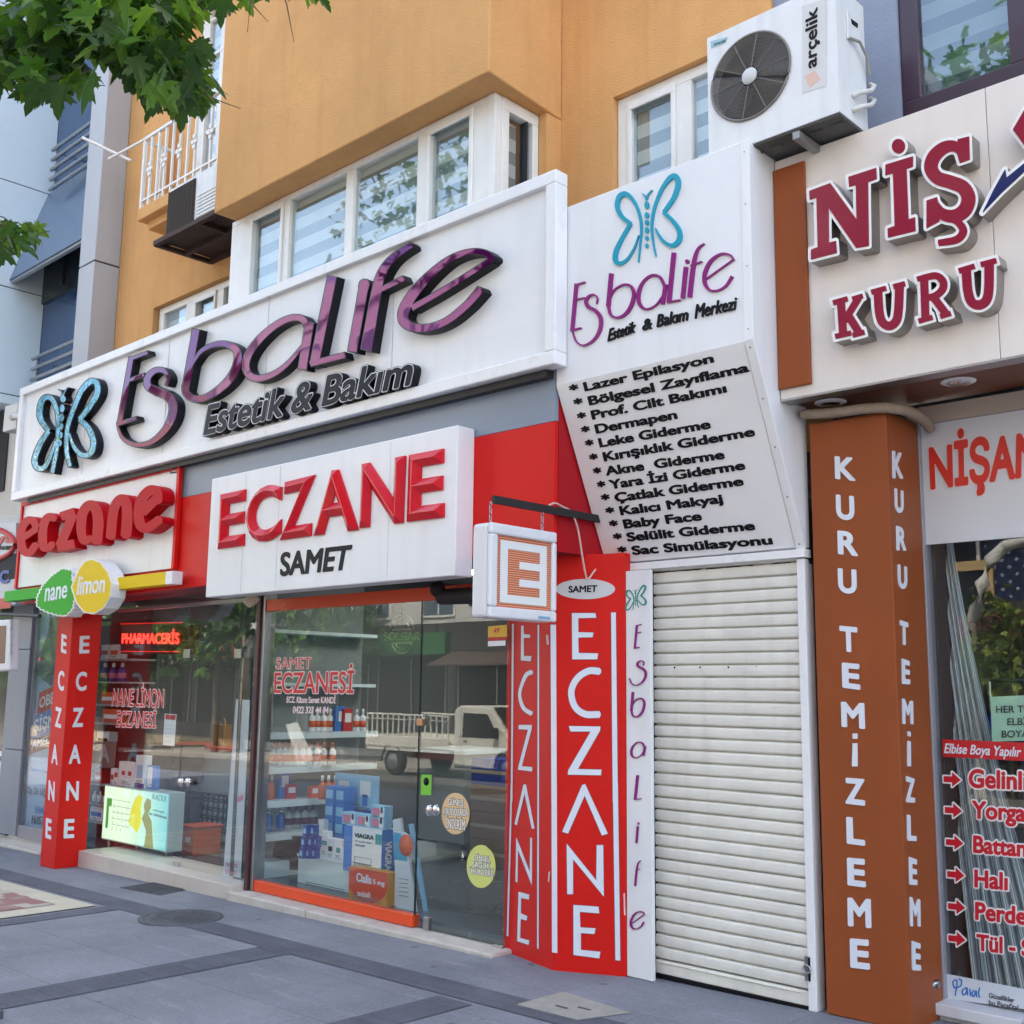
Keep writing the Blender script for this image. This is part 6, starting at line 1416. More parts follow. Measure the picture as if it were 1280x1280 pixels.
# lit red word and dark board
t = thing('lit_sign', 'dark red board with a glowing red word hanging inside the left pharmacy', 'sign', W(190, 815, Y=5.7))
PQ = lambda u, v: W(*l11(u, v), Y=5.7)
b = MB(); b.prism([PQ(*p) for p in ((240, 215), (800, 240), (770, 450), (236, 450))], (0, .03, 0)); b.build('board', mat('dark_red_board', (60, 10, 14), .3), t)
b = MB(); txt(b, 'PHARMACERİS', [PQ(250, 372)+Vector((0, -.01, 0)), PQ(665, 376)+Vector((0, -.01, 0)), PQ(668, 300)+Vector((0, -.01, 0)), PQ(254, 305)+Vector((0, -.01, 0))], .006, YIN, 0, .02); b.build('lettering', mat('red_glow', (255, 50, 40), .4, emit=.7), t)
b = MB(); b.bar(PQ(240, 232)+Vector((0, -.006, 0)), PQ(690, 222)+Vector((0, -.006, 0)), .01); b.bar(PQ(245, 432)+Vector((0, -.006, 0)), PQ(670, 434)+Vector((0, -.006, 0)), .01); b.build('tube', mat('red_glow_dim', (190, 20, 24), .4, emit=.25), t)
# lit advertising box
RB = thing('advertising_light_box', 'glowing pale green advertising box on short feet in the left pharmacy window', 'light box', W(170, 1070, Y=5.5))
l12 = zz(110, 900, 5.818); RP_ = lambda u, v: W(*l12(u, v), Y=5.55)
c4 = [RP_(*p) for p in ((90, 862), (565, 972), (588, 530), (118, 468))]
X0, X1 = (c4[0].x+c4[3].x)/2, (c4[1].x+c4[2].x)/2; Z0, Z1 = c4[0].z*.5+c4[1].z*.5, c4[2].z*.5+c4[3].z*.5
MB().box(X0, X1, 5.56, 5.72, Z0, Z1).build('casing', mat('lightbox_case', (170, 190, 196), .4), RB, .006)
GLOW = mat('glow_face', (206, 228, 206), .5)
nt = GLOW.node_tree; B = nt.nodes['Principled BSDF']; ge = nt.nodes.new('ShaderNodeNewGeometry'); sx = nt.nodes.new('ShaderNodeSeparateXYZ'); nt.links.new(ge.outputs['Position'], sx.inputs[0])
mr = nt.nodes.new('ShaderNodeMapRange'); mr.inputs[1].default_value = X0+.35*(X1-X0); mr.inputs[2].default_value = X1; nt.links.new(sx.outputs[0], mr.inputs[0])
mx = nt.nodes.new('ShaderNodeMix'); mx.data_type = 'RGBA'; mx.inputs[6].default_value = srgb(206, 228, 200); mx.inputs[7].default_value = srgb(110, 176, 178); nt.links.new(mr.outputs[0], mx.inputs[0])
nt.links.new(mx.outputs[2], B.inputs['Base Color']); nt.links.new(mx.outputs[2], B.inputs['Emission Color']); B.inputs['Emission Strength'].default_value = .2
MB().box(X0+.015, X1-.015, 5.555, 5.5585, Z0+.015, Z1-.015).build('lit_face', GLOW, RB)
RU = lambda u, v, o=.0: Vector((X0+(X1-X0)*u, 5.553-o, Z0+(Z1-Z0)*v))
def em(n, c, e): return mat(n, c, .5, emit=e*.6)
b = MB(); b.prism([RU(*p) for p in ((.06, .22), (.1, .22), (.1, .62), (.14, .62), (.14, .76), (.06, .76))], (0, .001, 0)); b.build('print', em('lit_green', (40, 150, 60), .25), RB)
b = MB()
for k in range(4):
    for j in range(5): b.box(*sorted((RU(.17+k*.07, 0).x, RU(.225+k*.07, 0).x)), 5.552, 5.553, RU(0, .3+j*.11).z, RU(0, .31+j*.11).z); b.box(RU(.17+k*.07, 0).x, RU(.174+k*.07, 0).x, 5.552, 5.553, RU(0, .2+.04*((j*k) % 3)+j*.1).z, RU(0, .26+j*.1).z)
b.build('print', em('lit_ink', (120, 150, 140), .12), RB)
b = MB(); b.prism([RU(*p) for p in ((.42, .36), (.45, .62), (.5, .82), (.56, .9), (.62, .86), (.6, .66), (.62, .42), (.56, .24), (.5, .3))], (0, .001, 0)); b.build('hair_print', em('lit_yellow', (206, 206, 70), .28), RB)
b = MB(); b.prism([RU(*p, .001) for p in ((.62, .5), (.66, .62), (.64, .74), (.68, .86), (.74, .84), (.75, .7), (.71, .6), (.77, .48), (.82, .02), (.68, .02), (.7, .3))], (0, .001, 0)); b.build('figure_print', em('lit_olive', (150, 150, 90), .2), RB)
b = MB(); txt(b, 'RADIX', [RU(.76, .86), RU(.97, .84), RU(.97, .94), RU(.76, .95)], .001, YIN, 0, 0); b.build('lettering', em('lit_dark', (70, 96, 100), .05), RB)
b = MB(); txt(b, 'mevsim geçişi', [RU(.78, .665), RU(.94, .65), RU(.94, .69), RU(.78, .70)], .001, YIN, 0, 0); txt(b, 'saç dökülmesi', [RU(.72, .59), RU(.98, .56), RU(.98, .61), RU(.72, .64)], .001, YIN, 0, .01); b.build('lettering', em('lit_dark', (70, 96, 100), .05), RB)
for u in (.06, .5, .94): p = RU(u, 0); MB().box(p.x-.02, p.x+.02, 5.6, 5.66, zt_-.1, Z0-.001).build('leg', STEEL(), RB)
zlb = Z1
L2 = lambda lab, r, m, d=.05, deco=(): item('carton', lab, 'box', r, 5.6, d, m, deco, zbase=zlb+.001)
L2('thin white and red carton at the left end of the lit box', (138, 962, 142, 982), CW, .05, [(0, 1, .3, .6, CRD, 'print')]); L2('second thin white and red carton on the lit box', (143, 963, 147, 982), CW, .05, [(0, 1, .5, .8, CRD, 'print')])
L2('square white carton with four small faces on the lit box', (148, 958, 168, 985), CW, .08, [(.2, .4, .5, .7, CRD, 'print'), (.6, .8, .5, .7, CRD, 'print')]); L2('tall white and blue carton in the middle of the lit box', (169, 945, 181, 986), CW, .07, [(0, 1, .0, .14, CDB, 'print'), (.2, .8, .3, .7, CLB, 'print')])
L2('blue and white upright toothpaste carton on the lit box', (183, 958, 195, 988), CBL, .04, [(.1, .6, .1, .95, CW, 'print')])
item('carton', 'white face print carton lying on the square white one', 'box', (149, 946, 167, 958), 5.61, .06, CW, [(.2, .45, .2, .7, BLACK(), 'print'), (.55, .8, .2, .7, BLACK(), 'print')], zbase=zlb+.14)
t = thing('notice_sheet', 'white notice sheet with red heading stuck inside the left pharmacy glass', 'notice', GL_(211, 932))
b = MB(); b.prism([W(*p, Y=GYL+.02) for p in ((206, 892), (220.5, 893), (218, 933), (203.5, 931))], (0, .001, 0)); b.build('sheet', CW, t)
b = MB(); b.prism([W(*p, Y=GYL+.017) for p in ((207, 893), (219.5, 894), (219, 900), (206.5, 899))], (0, .001, 0)); b.build('heading', CRD, t)
b = MB()
for k in range(5): b.bar(W(207.5-k*.5, 906+k*5, Y=GYL+.018), W(216-k*.5, 906.5+k*5, Y=GYL+.018), .012, .001)
b.build('small_print', CBL, t)
# roll-up banner beside the door
t = thing('paper_banner', 'tall white paper banner with faint print taped inside the glass beside the maroon post', 'banner', GL_(295, 1105))
b = MB(); b.prism([W(*p, Y=GYL+.02) for p in ((295, 874), (312.5, 875), (300, 1112), (278, 1104))], (0, .002, 0)); b.build('sheet', mat('banner_white', (200, 206, 214), .6, var=.06, vscale=5), t)
b = MB(); b.prism([W(*p, Y=GYL+.017) for p in ((296, 997), (304, 993), (303.5, 1000), (295, 1004))], (0, .001, 0)); b.build('pink_tab', CPK, t)
b = MB()
for k in range(9): b.bar(W(287-k*.3, 1012+k*4.2, Y=GYL+.018), W(299-k*.3, 1014+k*4.2, Y=GYL+.018), .006, .001)
b.build('small_print', CLB, t)
on_glass(t, 'PANKARTI', (282, 1083), (297, 1085), (297, 1080), (282, 1078), GYL+.017, CPK, .02); on_glass(t, 'BAKINIZ', (282, 1091.5), (296, 1094), (296, 1088.5), (282, 1086), GYL+.017, CPK, .02)
# shelf with goods against the slim red pillar side
t = thing('shelf_unit', 'grey open shelf unit with medicines at the left end of the left pharmacy window', 'shelf unit', GL_(118, 1060))
sx0_, sx1_ = W(112, 950, Y=5.75).x, W(158, 950, Y=5.75).x
MB().box(sx0_-.4, sx1_, 6.02, 6.05, zt_, 2.3).build('back_panel', ROOMW, t)
zsh = [W(130, py, Y=5.75).z for py in (824, 852, 880, 903, 935, 980, 1005, 1028)]
for z in zsh: MB().box(sx0_-.4, sx1_, 5.72, 6.015, z-.018, z).build('shelf', mat('shelf_grey', (150, 154, 156), .4), t)
for x0, y0, w_, h_, si, m, dm, lab in ((126, 806, 10, 18, 0, CW, CRD, 'cream carton with a red band, left one on the topmost grey shelf'), (137.5, 806, 11, 18, 0, CW, COR, 'cream carton with an orange print, right one on the topmost grey shelf'), (126, 864, 20, 15, 2, COR, CW, 'white and orange carton above another orange carton'), (128, 886, 20, 17, 3, COR, CW, 'orange carton with a white star shaped price tag'), (121, 912, 15, 20, 4, CW, BLACK(), 'white star shaped price card above the dark red letter'), (118, 965, 9, 15, 5, CRD, CW, 'small red carton on the grey shelf beside the red pillar'), (112, 1010, 16, 18, 7, CW, CBL, 'white carton with a blue swirl on the lowest grey shelf')):
    item('carton', lab, 'box', (x0, y0, x0+w_, y0+h_), 5.76, .1, m, [(.1, .9, .3, .6, dm, 'print')], zbase=zsh[si]+.001)
t0 = None
for px in (131, 142, 153):
    p = Vector((W(px, 840, Y=5.8).x, 5.8, zsh[1]+.001))
    if t0 is None: t0 = bottle('spray_bottle', 'dark blue bottle with red emblem on the second grey shelf', 'bottle', p, .2, .045, CDB, CW, 'dark blue bottles in the left pharmacy', False, CPK)
    else: dup(t0, p)
t0 = None
for px in (118, 125, 132):
    p = Vector((W(px, 1000, Y=5.8).x, 5.8, zsh[6]+.001))
    if t0 is None: t0 = bottle('cream_jar', 'white cream jar on the second lowest grey shelf', 'jar', p, .11, .03, CW, CW, 'white jars in the left pharmacy')
    else: dup(t0, p)
t = thing('letter_board', 'dark red board with a grey letter A standing behind the left pharmacy glass', 'sign', W(132, 958, Y=5.62))
b = MB(); b.prism([W(*p, Y=5.62) for p in ((119, 926), (146, 927), (143, 960), (115, 959))], (0, .02, 0)); b.build('board', mat('dark_red_board', (60, 10, 14), .3), t)
b = MB(); txt(b, 'A', pq((123.5, 952), (137, 953), (136, 931), (125, 930), Y=5.616), .003, YIN, 0, .03, 'ink'); b.build('lettering', mat('letter_grey', (150, 150, 154), .5), t)
# counter with pierced panel, crate and till
YC = 6.5
t = thing('counter', 'pale blue counter with a red top and a dark pierced panel in the left pharmacy', 'counter', (-8.7, YC, ZFL))
q0, q1 = W(238, 1000, Y=YC).x, W(300, 1000, Y=YC).x; zc = W(265, 938, Y=YC).z
MB().box(q0, q1, YC, YC+.5, ZFL+.04, zc).build('body', mat('counter_pale', (158, 178, 188), .4), t, .005)
MB().box(q0-.9, q1, YC-.06, YC+.55, zc+.001, zc+.04).build('top', CRD, t, .004)
pz0, pz1 = W(268, 1039, Y=YC).z, W(268, 993, Y=YC).z; pqx0, pqx1 = W(251, 1015, Y=YC).x, W(285, 1015, Y=YC).x
MB().box(pqx0, pqx1, YC-.006, YC-.001, pz0, pz1).build('panel_ground', PALEB, t)
b = MB(); r_ = (pqx1-pqx0)/5.2
for i in range(-1, 7):
    for j in range(-1, 6):
        c_ = Vector((pqx0+i*r_*1.0, YC-.011, pz0+j*r_*.9)); pts = [c_+Vector((r_*.62*math.cos(a), 0, r_*.62*math.sin(a))) for a in np.linspace(0, 2*math.pi, 15)]
        seg = []
        for p in pts+[Vector((99, 0, 0))]:
            if pqx0 <= p.x <= pqx1 and pz0 <= p.z <= pz1: seg.append(p)
            else:
                if len(seg) > 1: b.tube(seg, .009, 0, 4, False)
                seg = []
for a, c_ in (((pqx0, pz0), (pqx1, pz0)), ((pqx0, pz1), (pqx1, pz1)), ((pqx0, pz0), (pqx0, pz1)), ((pqx1, pz0), (pqx1, pz1))): b.bar((a[0], YC-.012, a[1]), (c_[0], YC-.012, c_[1]), .02)
b.build('pierced_panel', mat('lattice_dark', (40, 52, 60), .5), t)
t = thing('storage_crate', 'orange plastic storage crate on the floor beside the counter', 'crate', W(232, 1080, Y=5.9))
b = MB(); c_ = W(231, 1083, Y=5.9); b.box(c_.x-.13, c_.x+.13, 5.9, 6.2, ZFL, ZFL+.25); b.build('body', mat('crate_orange', (190, 84, 40), .5), t, .01); b = MB(); b.box(c_.x-.145, c_.x+.145, 5.885, 6.215, ZFL+.251, ZFL+.275); b.build('rim', mat('crate_orange', (190, 84, 40), .5), t, .006); b = MB(); b.box(c_.x-.01, c_.x+.07, 5.896, 5.899, ZFL+.12, ZFL+.165); b.build('tag', CW, t)
t = thing('gift_bag', 'small golden gift bag standing on the red counter top', 'bag', (W(272, 930, Y=YC+.1).x, YC+.1, zc+.045))
c_ = Vector((W(272, 930, Y=YC+.1).x, YC+.1, zc+.042)); MB().box(c_.x-.1, c_.x+.1, c_.y, c_.y+.1, c_.z, c_.z+.22).build('bag', mat('gold_paper', (150, 112, 40), .3, .5), t, .005); b = MB(); b.tube([c_+Vector((.05*math.cos(a), .05, .22+.07*math.sin(a))) for a in np.linspace(0, math.pi, 9)], .005); b.build('handle', CGD, t)
t = thing('office_chair', 'black swivel chair behind the lit box in the left pharmacy', 'chair', (W(218, 1010, Y=6.15).x, 6.15, ZFL))
c_ = Vector((W(218, 1010, Y=6.2).x, 6.2, ZFL)); MB().box(c_.x-.22, c_.x+.22, 6.0, 6.42, ZFL+.44, ZFL+.52).build('seat', BLACK(), t, .03); MB().box(c_.x+.16, c_.x+.22, 6.02, 6.4, ZFL+.6, ZFL+1.0).build('backrest', BLACK(), t, .025); b = MB(); b.tube([c_+Vector((0, 0, .1)), c_+Vector((0, 0, .44))], .03); [b.tube([c_+Vector((0, 0, .1)), c_+Vector((.25*math.cos(k*1.2566), .25*math.sin(k*1.2566), .04))], .018) for k in range(5)]; b.bar(c_+Vector((.18, 0, .5)), c_+Vector((.2, 0, .65)), .04); b.build('base', DARKM(), t)
t = thing('wall_shelving', 'back wall shelving filled with medicine cartons in the left pharmacy', 'shelving', (-9.5, 8.4, ZFL))
MB().box(-11.5, xq-.1, 8.52, 8.58, ZFL, 2.4).build('back', ROOMW, t)
for z in (.5, .85, 1.2, 1.55, 1.9): MB().box(-11.5, xq-.1, 8.25, 8.515, z, z+.025).build('shelf', PALEB, t)
for z in (.525, .875, 1.225, 1.575, 1.925):
    x = -11.4; b = MB()
    while x < xq-.25:
        w_ = random.uniform(.05, .14); h_ = random.uniform(.12, .28); b.box(x, x+w_, 8.3, 8.44, z+.001, z+h_, random.randrange(len(pal))); x += w_+random.choice((.004, .01, .06))
    o = b.build('medicine_cartons', pal, t); o['kind'] = 'stuff'

# ------------------------------------------------------------------ dry cleaner shop front
DF = thing('dry_cleaner_facade', 'dry cleaner shop front with grey frame and red lettered window', 'shop front', (-1, YW2, .1))
D = lambda px, py: W(px, py, Y=YW2)
dgx = D(1166, 900).x
FRG = mat('mauve_grey_frame', (150, 148, 156), .4, .2, var=.03, vscale=2)
zsl = D(1200, 1250).z
b = MB(); b.box(kC.x+.003, dgx-.02, YW2-.04, YW2+.06, GZ(-2.4), 3.14); b.build('post', FRG, DF, .006)
b = MB(); b.box(dgx-.019, dgx+.012, YW2-.02, YW2+.05, zsl, 3.1); b.build('inner_frame', mat('dark_gasket', (52, 52, 56), .5), DF)
b = MB(); b.box(dgx+.012, 4, YW2, YW2+.008, zsl, D(1220, 675).z); b.build('pane', GLASS(), DF)
zb1 = D(1162, 681).z
b = MB(); b.box(dgx-.05, 4, YW2-.044, YW2-.012, 3.055, 3.148); b.build('cornice', mat('beige_strip', (176, 164, 150), .5), DF); b = MB(); b.box(dgx+.0, 4, YW2-.012, YW2-.002, zb1, 3.054); nb = b.build('sign_board', mat('board_white', (206, 210, 216), .35, var=.02), DF)
on_glass(nb, 'NİŞAN', (1163, 610), (1301, 592), (1303, 540), (1161, 562), YW2-.016, mat('vermilion', (206, 44, 26), .4), .035, PINKW, .05)
b = MB(); b.box(dgx-.25, 4, YW2-.1, YW2+.3, GZ(-2)-.06, zsl-.06); b.build('stall_riser', mat('riser_white', (196, 200, 206), .35, streak=.2), DF)
b = MB()
for a, c_ in ((dgx-.25, dgx+.42), (dgx+.424, 4)): b.box(a, c_, YW2-.14, YW2+.1, zsl-.058, zsl-.002)
b.build('sill', mat('sill_white', (206, 208, 212), .35, streak=.2), DF, .006)
b = MB(); b.prism([W(*p, Y=YW2-.003) for p in ((1181.5, 1217), (1284, 1237), (1284, 1262), (1181.5, 1248))], (0, .002, 0)); ps = b.build('card_strip', mat('strip_white', (200, 208, 216), .45, var=.04, vscale=8), DF)
on_glass(ps, 'Güzellikler', (1236, 1247), (1268, 1253.5), (1268, 1247.5), (1236, 1241), YW2-.006, mat('ink_dark', (60, 60, 70), .5), .01)
on_glass(ps, "bu Paraf'ta!", (1236, 1256), (1273, 1263), (1273, 1256.5), (1236, 1249.5), YW2-.006, mat('ink_dark', (60, 60, 70), .5), .01)
z15 = zz(1140, 900, 3.371)
b = MB(); solid(b, [stroke(z15, 3.371, [(182, 1160), (190, 1110), (185, 1095), (172, 1105), (180, 1128), (205, 1120), (208, 1098), (198, 1092)], [6]*8, 'r'), stroke(z15, 3.371, [(228, 1128), (212, 1140), (215, 1158), (228, 1150), (232, 1130), (234, 1158)], [6]*6, 'r'), stroke(z15, 3.371, [(244, 1135), (246, 1162)], [6]*2, 'r'), stroke(z15, 3.371, [(262, 1140), (252, 1152), (260, 1166), (270, 1142), (272, 1166)], [6]*5, 'r'), stroke(z15, 3.371, [(285, 1130), (280, 1150), (284, 1168)], [6]*3, 'r')], .001, YIN, 0, step=.25, Y=YW2-.0045); b.build('script_lettering', mat('ink_blue', (40, 110, 190), .5), ps)
b = MB(); b.prism([W(*p, Y=YW2-.003) for p in ((1177.5, 924), (1284, 928.5), (1284, 951.5), (1178.5, 946))], (0, .0015, 0)); bn = b.build('red_banner', mat('banner_red', (190, 30, 36), .4), DF)
p0_ = (1180, 941); k_ = ink('Elbise Boya Yapılır', .02)*11*.80
on_glass(bn, 'Elbise Boya Yapılır', p0_, (p0_[0]+k_, p0_[1]+k_*.05), (p0_[0]+k_+2, p0_[1]-11.5+k_*.05), (p0_[0]+2, p0_[1]-11.5), YW2-.006, LETW(), .02)
WV = mat('decal_white', (226, 226, 226), .45); RV = mat('decal_red', (190, 22, 40), .4)
for word, bp_, cap, sl_, ar in (('Gelinlik', (1211, 983.5), 21.5, .045, (1178, 973.5)), ('Yorgan', (1215, 1022), 20.5, .065, (1179.5, 1012)), ('Battaniye', (1216.5, 1065), 20, .085, (1181, 1052)), ('Halı', (1218, 1108), 20.5, .10, (1182.5, 1092)), ('Perde', (1219, 1148.5), 20.5, .11, (1183.5, 1132)), ('Tül - S', (1220.5, 1187), 19, .12, (1184, 1172))):
    k_ = ink(word, .03)*cap*.92
    on_glass(DF, word, bp_, (bp_[0]+k_, bp_[1]+k_*sl_), (bp_[0]+k_, bp_[1]-cap+k_*sl_), (bp_[0], bp_[1]-cap), YW2-.006, RV, .035, WV, .10)
    ax, ay = ar; shp = [('p', [(ax+x_, ay+y_+x_*sl_) for x_, y_ in ((1.5, -3.5), (12, -3.5), (12, -9), (23, 0.5), (12, 9.5), (12, 4), (1.5, 4))])]
    b = MB(); solid(b, shp, .001, YIN, 1.8, step=.3, Y=YW2-.004); ao = b.build('arrow', WV, DF)
    b = MB(); solid(b, shp, .001, YIN, 0, step=.3, Y=YW2-.0055); b.build('face', RV, ao)
t = thing('paper_notice', 'pale green paper notice with dark block lettering behind the dry cleaner glass', 'notice', D(1262, 925))
b = MB(); b.prism([W(*p, Y=YW2+.02) for p in ((1238, 871), (1310, 868), (1312, 925), (1240, 927))], (0, .002, 0)); b.build('sheet', mat('mint_paper', (176, 214, 190), .6), t)
INK = mat('ink_dark', (60, 60, 70), .5)
for s, x_, y_ in (('HER TÜR', 1245, 891), ('ELBİSE', 1259, 906.5), ('BOYA', 1252, 922)):
    k_ = ink(s, .01)*8.5*1.05; on_glass(t, s, (x_, y_), (x_+k_, y_-1), (x_+k_, y_-9.5), (x_, y_-8.5), YW2+.016, INK, .012)
# curtain and hanging clothes inside
t = thing('curtain', 'grey striped curtain gathered behind the dry cleaner window', 'curtain', D(1215, 1240)+Vector((0, .25, 0)))
CUR = mat('striped_curtain', (150, 156, 164), .8); nt = CUR.node_tree
uvn = nt.nodes.new('ShaderNodeAttribute'); uvn.attribute_name = 'fold'
cr = nt.nodes.new('ShaderNodeValToRGB'); cr.color_ramp.interpolation = 'CONSTANT'
for k, (pos, c_) in enumerate(((0, (150, 156, 162)), (.3, (224, 228, 230)), (.5, (108, 112, 120)), (.62, (226, 228, 230)), (.8, (170, 176, 182)))):
    e = cr.color_ramp.elements[k] if k < 2 else cr.color_ramp.elements.new(pos)
    e.position = pos; e.color = srgb(*c_)
mo = nt.nodes.new('ShaderNodeMath'); mo.operation = 'FRACT'; nt.links.new(uvn.outputs['Fac'], mo.inputs[0]); nt.links.new(mo.outputs[0], cr.inputs[0]); nt.links.new(cr.outputs[0], nt.nodes['Principled BSDF'].inputs['Base Color'])
NU, NV = 90, 24; tl, tr_, bl_, br_ = W(1160, 675, Y=6.05), W(1190, 675, Y=6.05), W(1215, 1250, Y=6.05), W(1330, 1265, Y=6.05)
b = MB(); vs = []; fold = []
for j in range(NV+1):
    v = j/NV
    for i in range(NU+1):
        u = i/NU; s_ = v**1.25; p = tl.lerp(tr_, u).lerp(bl_.lerp(br_, u), s_); p.z = tl.z+(bl_.z-tl.z)*v
        vs.append(p+Vector((0, (.012+.03*v)*math.sin(u*46+1.3*math.sin(v*2)), 0))); fold.append(u*26+.3*math.sin(u*9))
b.add(vs, [(j*(NU+1)+i, j*(NU+1)+i+1, (j+1)*(NU+1)+i+1, (j+1)*(NU+1)+i) for j in range(NV) for i in range(NU)], 0, True)
o = b.build('cloth', CUR, t); at = o.data.attributes.new('fold', 'FLOAT', 'POINT'); at.data.foreach_set('value', fold)
b = MB(); b.tube([W(1158, 668, Y=6.05), W(1300, 655, Y=6.05)], .015); b.build('rail', STEEL(), t)
t = thing('clothes_rack', 'rack of dark wrapped clothes hanging behind the dry cleaner window', 'clothes rack', D(1290, 1200)+Vector((0, .5, 0)))
rb = W(1225, 850, Y=6.5); b = MB(); b.tube([rb, rb+Vector((3, 0, 0))], .014); b.tube([rb+Vector((.05, 0, 0)), Vector((rb.x+.05, 6.5, .16))], .014); b.build('rail', STEEL(), t)
random.seed(11)
for k in range(14):
    x = rb.x+.1+k*.085; m = [CDB, mat('garment_black', (26, 28, 36), .6), mat('garment_navy', (36, 48, 84), .4, coat=.3), mat('garment_grey', (96, 100, 108), .7)][k % 4]; h_ = random.uniform(.75, 1.05)
    b = MB(); z1 = rb.z-.1; b.prism([(x, 6.28, z1-.12), (x, 6.45, z1), (x, 6.55, z1), (x, 6.72, z1-.12), (x, 6.74, z1-h_), (x, 6.26, z1-h_+random.uniform(-.05, .05))], (.05, 0, 0)); b.build('garment', m, t, .015)
# metal hook bar by the pillar foot
b = MB(); b.tube([W(1153, 1272, Y=5.72), W(1156, 1262, Y=5.70), W(1163, 1240, Y=5.70), W(1168, 1229, Y=5.70), W(1172, 1227, Y=5.72), W(1172, 1233, Y=5.74)], .013)
tag(b.build('door_hook', STEEL()), 'bent metal hook bar at the foot of the brown pillar', 'hook')

# ------------------------------------------------------------------ ground floor of the office building, far left
YO = 5.5; O = lambda px, py: W(px, py, Y=YO)
GF = thing('clad_facade', 'grey clad shop front with a medical poster left of the slim red pillar', 'shop front', O(35, 1050))
x0_, x1_ = O(22, 900).x-.2, O(41, 900).x; 
x0_ = O(12, 900).x; x1_ = O(37, 900).x
b = MB()
zj1, zj2 = O(35, 812).z, O(25, 937).z
for a, c_ in ((GZ(x0_)+.1, zj2-.004), (zj2+.004, zj1-.004), (zj1+.004, 2.75)): b.box(x0_, x1_, YO-.06, YO+.1, a, c_)
b.build('column', mat('grey_clad', (132, 138, 150), .4, var=.05, vscale=2, streak=.1), GF, .004)
b = MB(); b.box(x1_+.002, x1_+.05, YO-.03, YO+.05, GZ(x0_)+.1, 2.75); b.build('window_frame', STEEL(), GF)
xpo = O(85, 900).x
b = MB(); b.box(x1_+.05, xpo, YO+.02, YO+.03, GZ(x0_)+.22, 2.75); b.build('poster_ground', mat('poster_blue', (150, 170, 200), .35, var=.06, vscale=1.5), GF)
PO = lambda px, py: W(px, py, Y=YO+.016)
z16 = zz(0, 740, 4.0)
def ptri(px, nm, m, k=0): b = MB(); b.prism([W(*z16(*p), Y=YO+.016-.002*k) for p in px], (0, .0015, 0)); return b.build(nm, m, GF)
ptri([(195, 505), (330, 440), (330, 560), (185, 610)], 'poster_band', CRD); ptri([(172, 615), (330, 565), (330, 680), (160, 735)], 'poster_band', mat('band_blue', (40, 110, 186), .4)); ptri([(158, 738), (330, 685), (330, 750), (146, 812)], 'poster_band', mat('band_maroon', (130, 30, 44), .4))
ptri([(250, 130), (330, 120), (330, 460), (255, 470), (185, 415), (205, 300), (240, 200)], 'poster_figure', mat('figure_grey', (96, 104, 116), .5)); ptri([(262, 130), (300, 120), (300, 330), (275, 330), (262, 240)], 'poster_figure', mat('figure_tan', (150, 136, 112), .5), 1)
for s, p0, p1, t1, t0, m in (('OBEZ', (194, 580), (296, 545), (298, 488), (200, 530), LETW()), ('ŞİŞMAN', (166, 703), (330, 648), (332, 590), (172, 646), LETW()), ('AMELİYAT', (157, 785), (330, 728), (332, 690), (162, 745), LETW()), ('Op. Dr. Uğ', (136, 1005), (225, 1018), (225, 985), (138, 975), INK), ('HAY', (176, 1105), (240, 1112), (240, 1082), (178, 1072), mat('band_blue', (40, 110, 186), .4)), ('HASTA', (156, 1155), (240, 1166), (242, 1128), (160, 1116), INK), ('Obezite ve Gece', (150, 893), (235, 905), (235, 888), (152, 875), mat('band_blue', (40, 110, 186), .4))):
    on_glass(GF, s, z16(*p0), z16(*p1), z16(*t1), z16(*t0), YO+.010, m, .02)
b = MB(); b.box(x1_+.05, xpo, YO-.02, YO-.012, GZ(x0_)+.22, 2.7); b.build('pane', GLASS(), GF)
b = MB(); b.box(x0_-4, xpo+.05, YO-.22, YO+.3, GZ(-13)-.08, O(20, 1050).z); tag(b.build('stone_step', STONE, bevel=.01), 'grey stone step in front of the medical poster shop front', 'step')
b = MB(); b.box(x1_, xpo, YO-.04, YO+.04, O(40, 1050).z, GZ(x0_)+.22); b.build('kick_plate', FRG, GF)
b = MB(); b.box(x0_-5, x0_-.002, YO+.06, YO+.1, GZ(x0_), 2.7); b.build('shop_glazing', mat('dim_glazing', (70, 76, 70), .08, coat=.3), GF)
b = MB(); b.box(x0_-.09, x0_-.003, YO-.02, YO+.055, GZ(x0_)+.7, 2.7); b.build('white_post', FRAMEW(), GF)
t = thing('notice_board', 'white notice with red and black print on the far left shop glass', 'notice', O(2, 1000))
b = MB(); b.prism([W(*p, Y=YO+.03) for p in ((-30, 936), (7, 940), (3, 1000), (-34, 995))], (0, .02, 0)); b.build('sheet', CW, t)
for s, y_, m in (('FİYATLARI', 952, INK), ('İNDİRİMLİ', 978, CRD), ('ECZANE', 991, INK)): on_glass(t, s, (-28, y_), (4.5, y_+1), (4.8, y_-6), (-28, y_-7), YO+.026, m, .03)
b = MB(); b.box(x0_-6, xpo+.1, YO-.3, YO+.25, 2.76, 3.05); b.build('lintel', JOINT, GF)
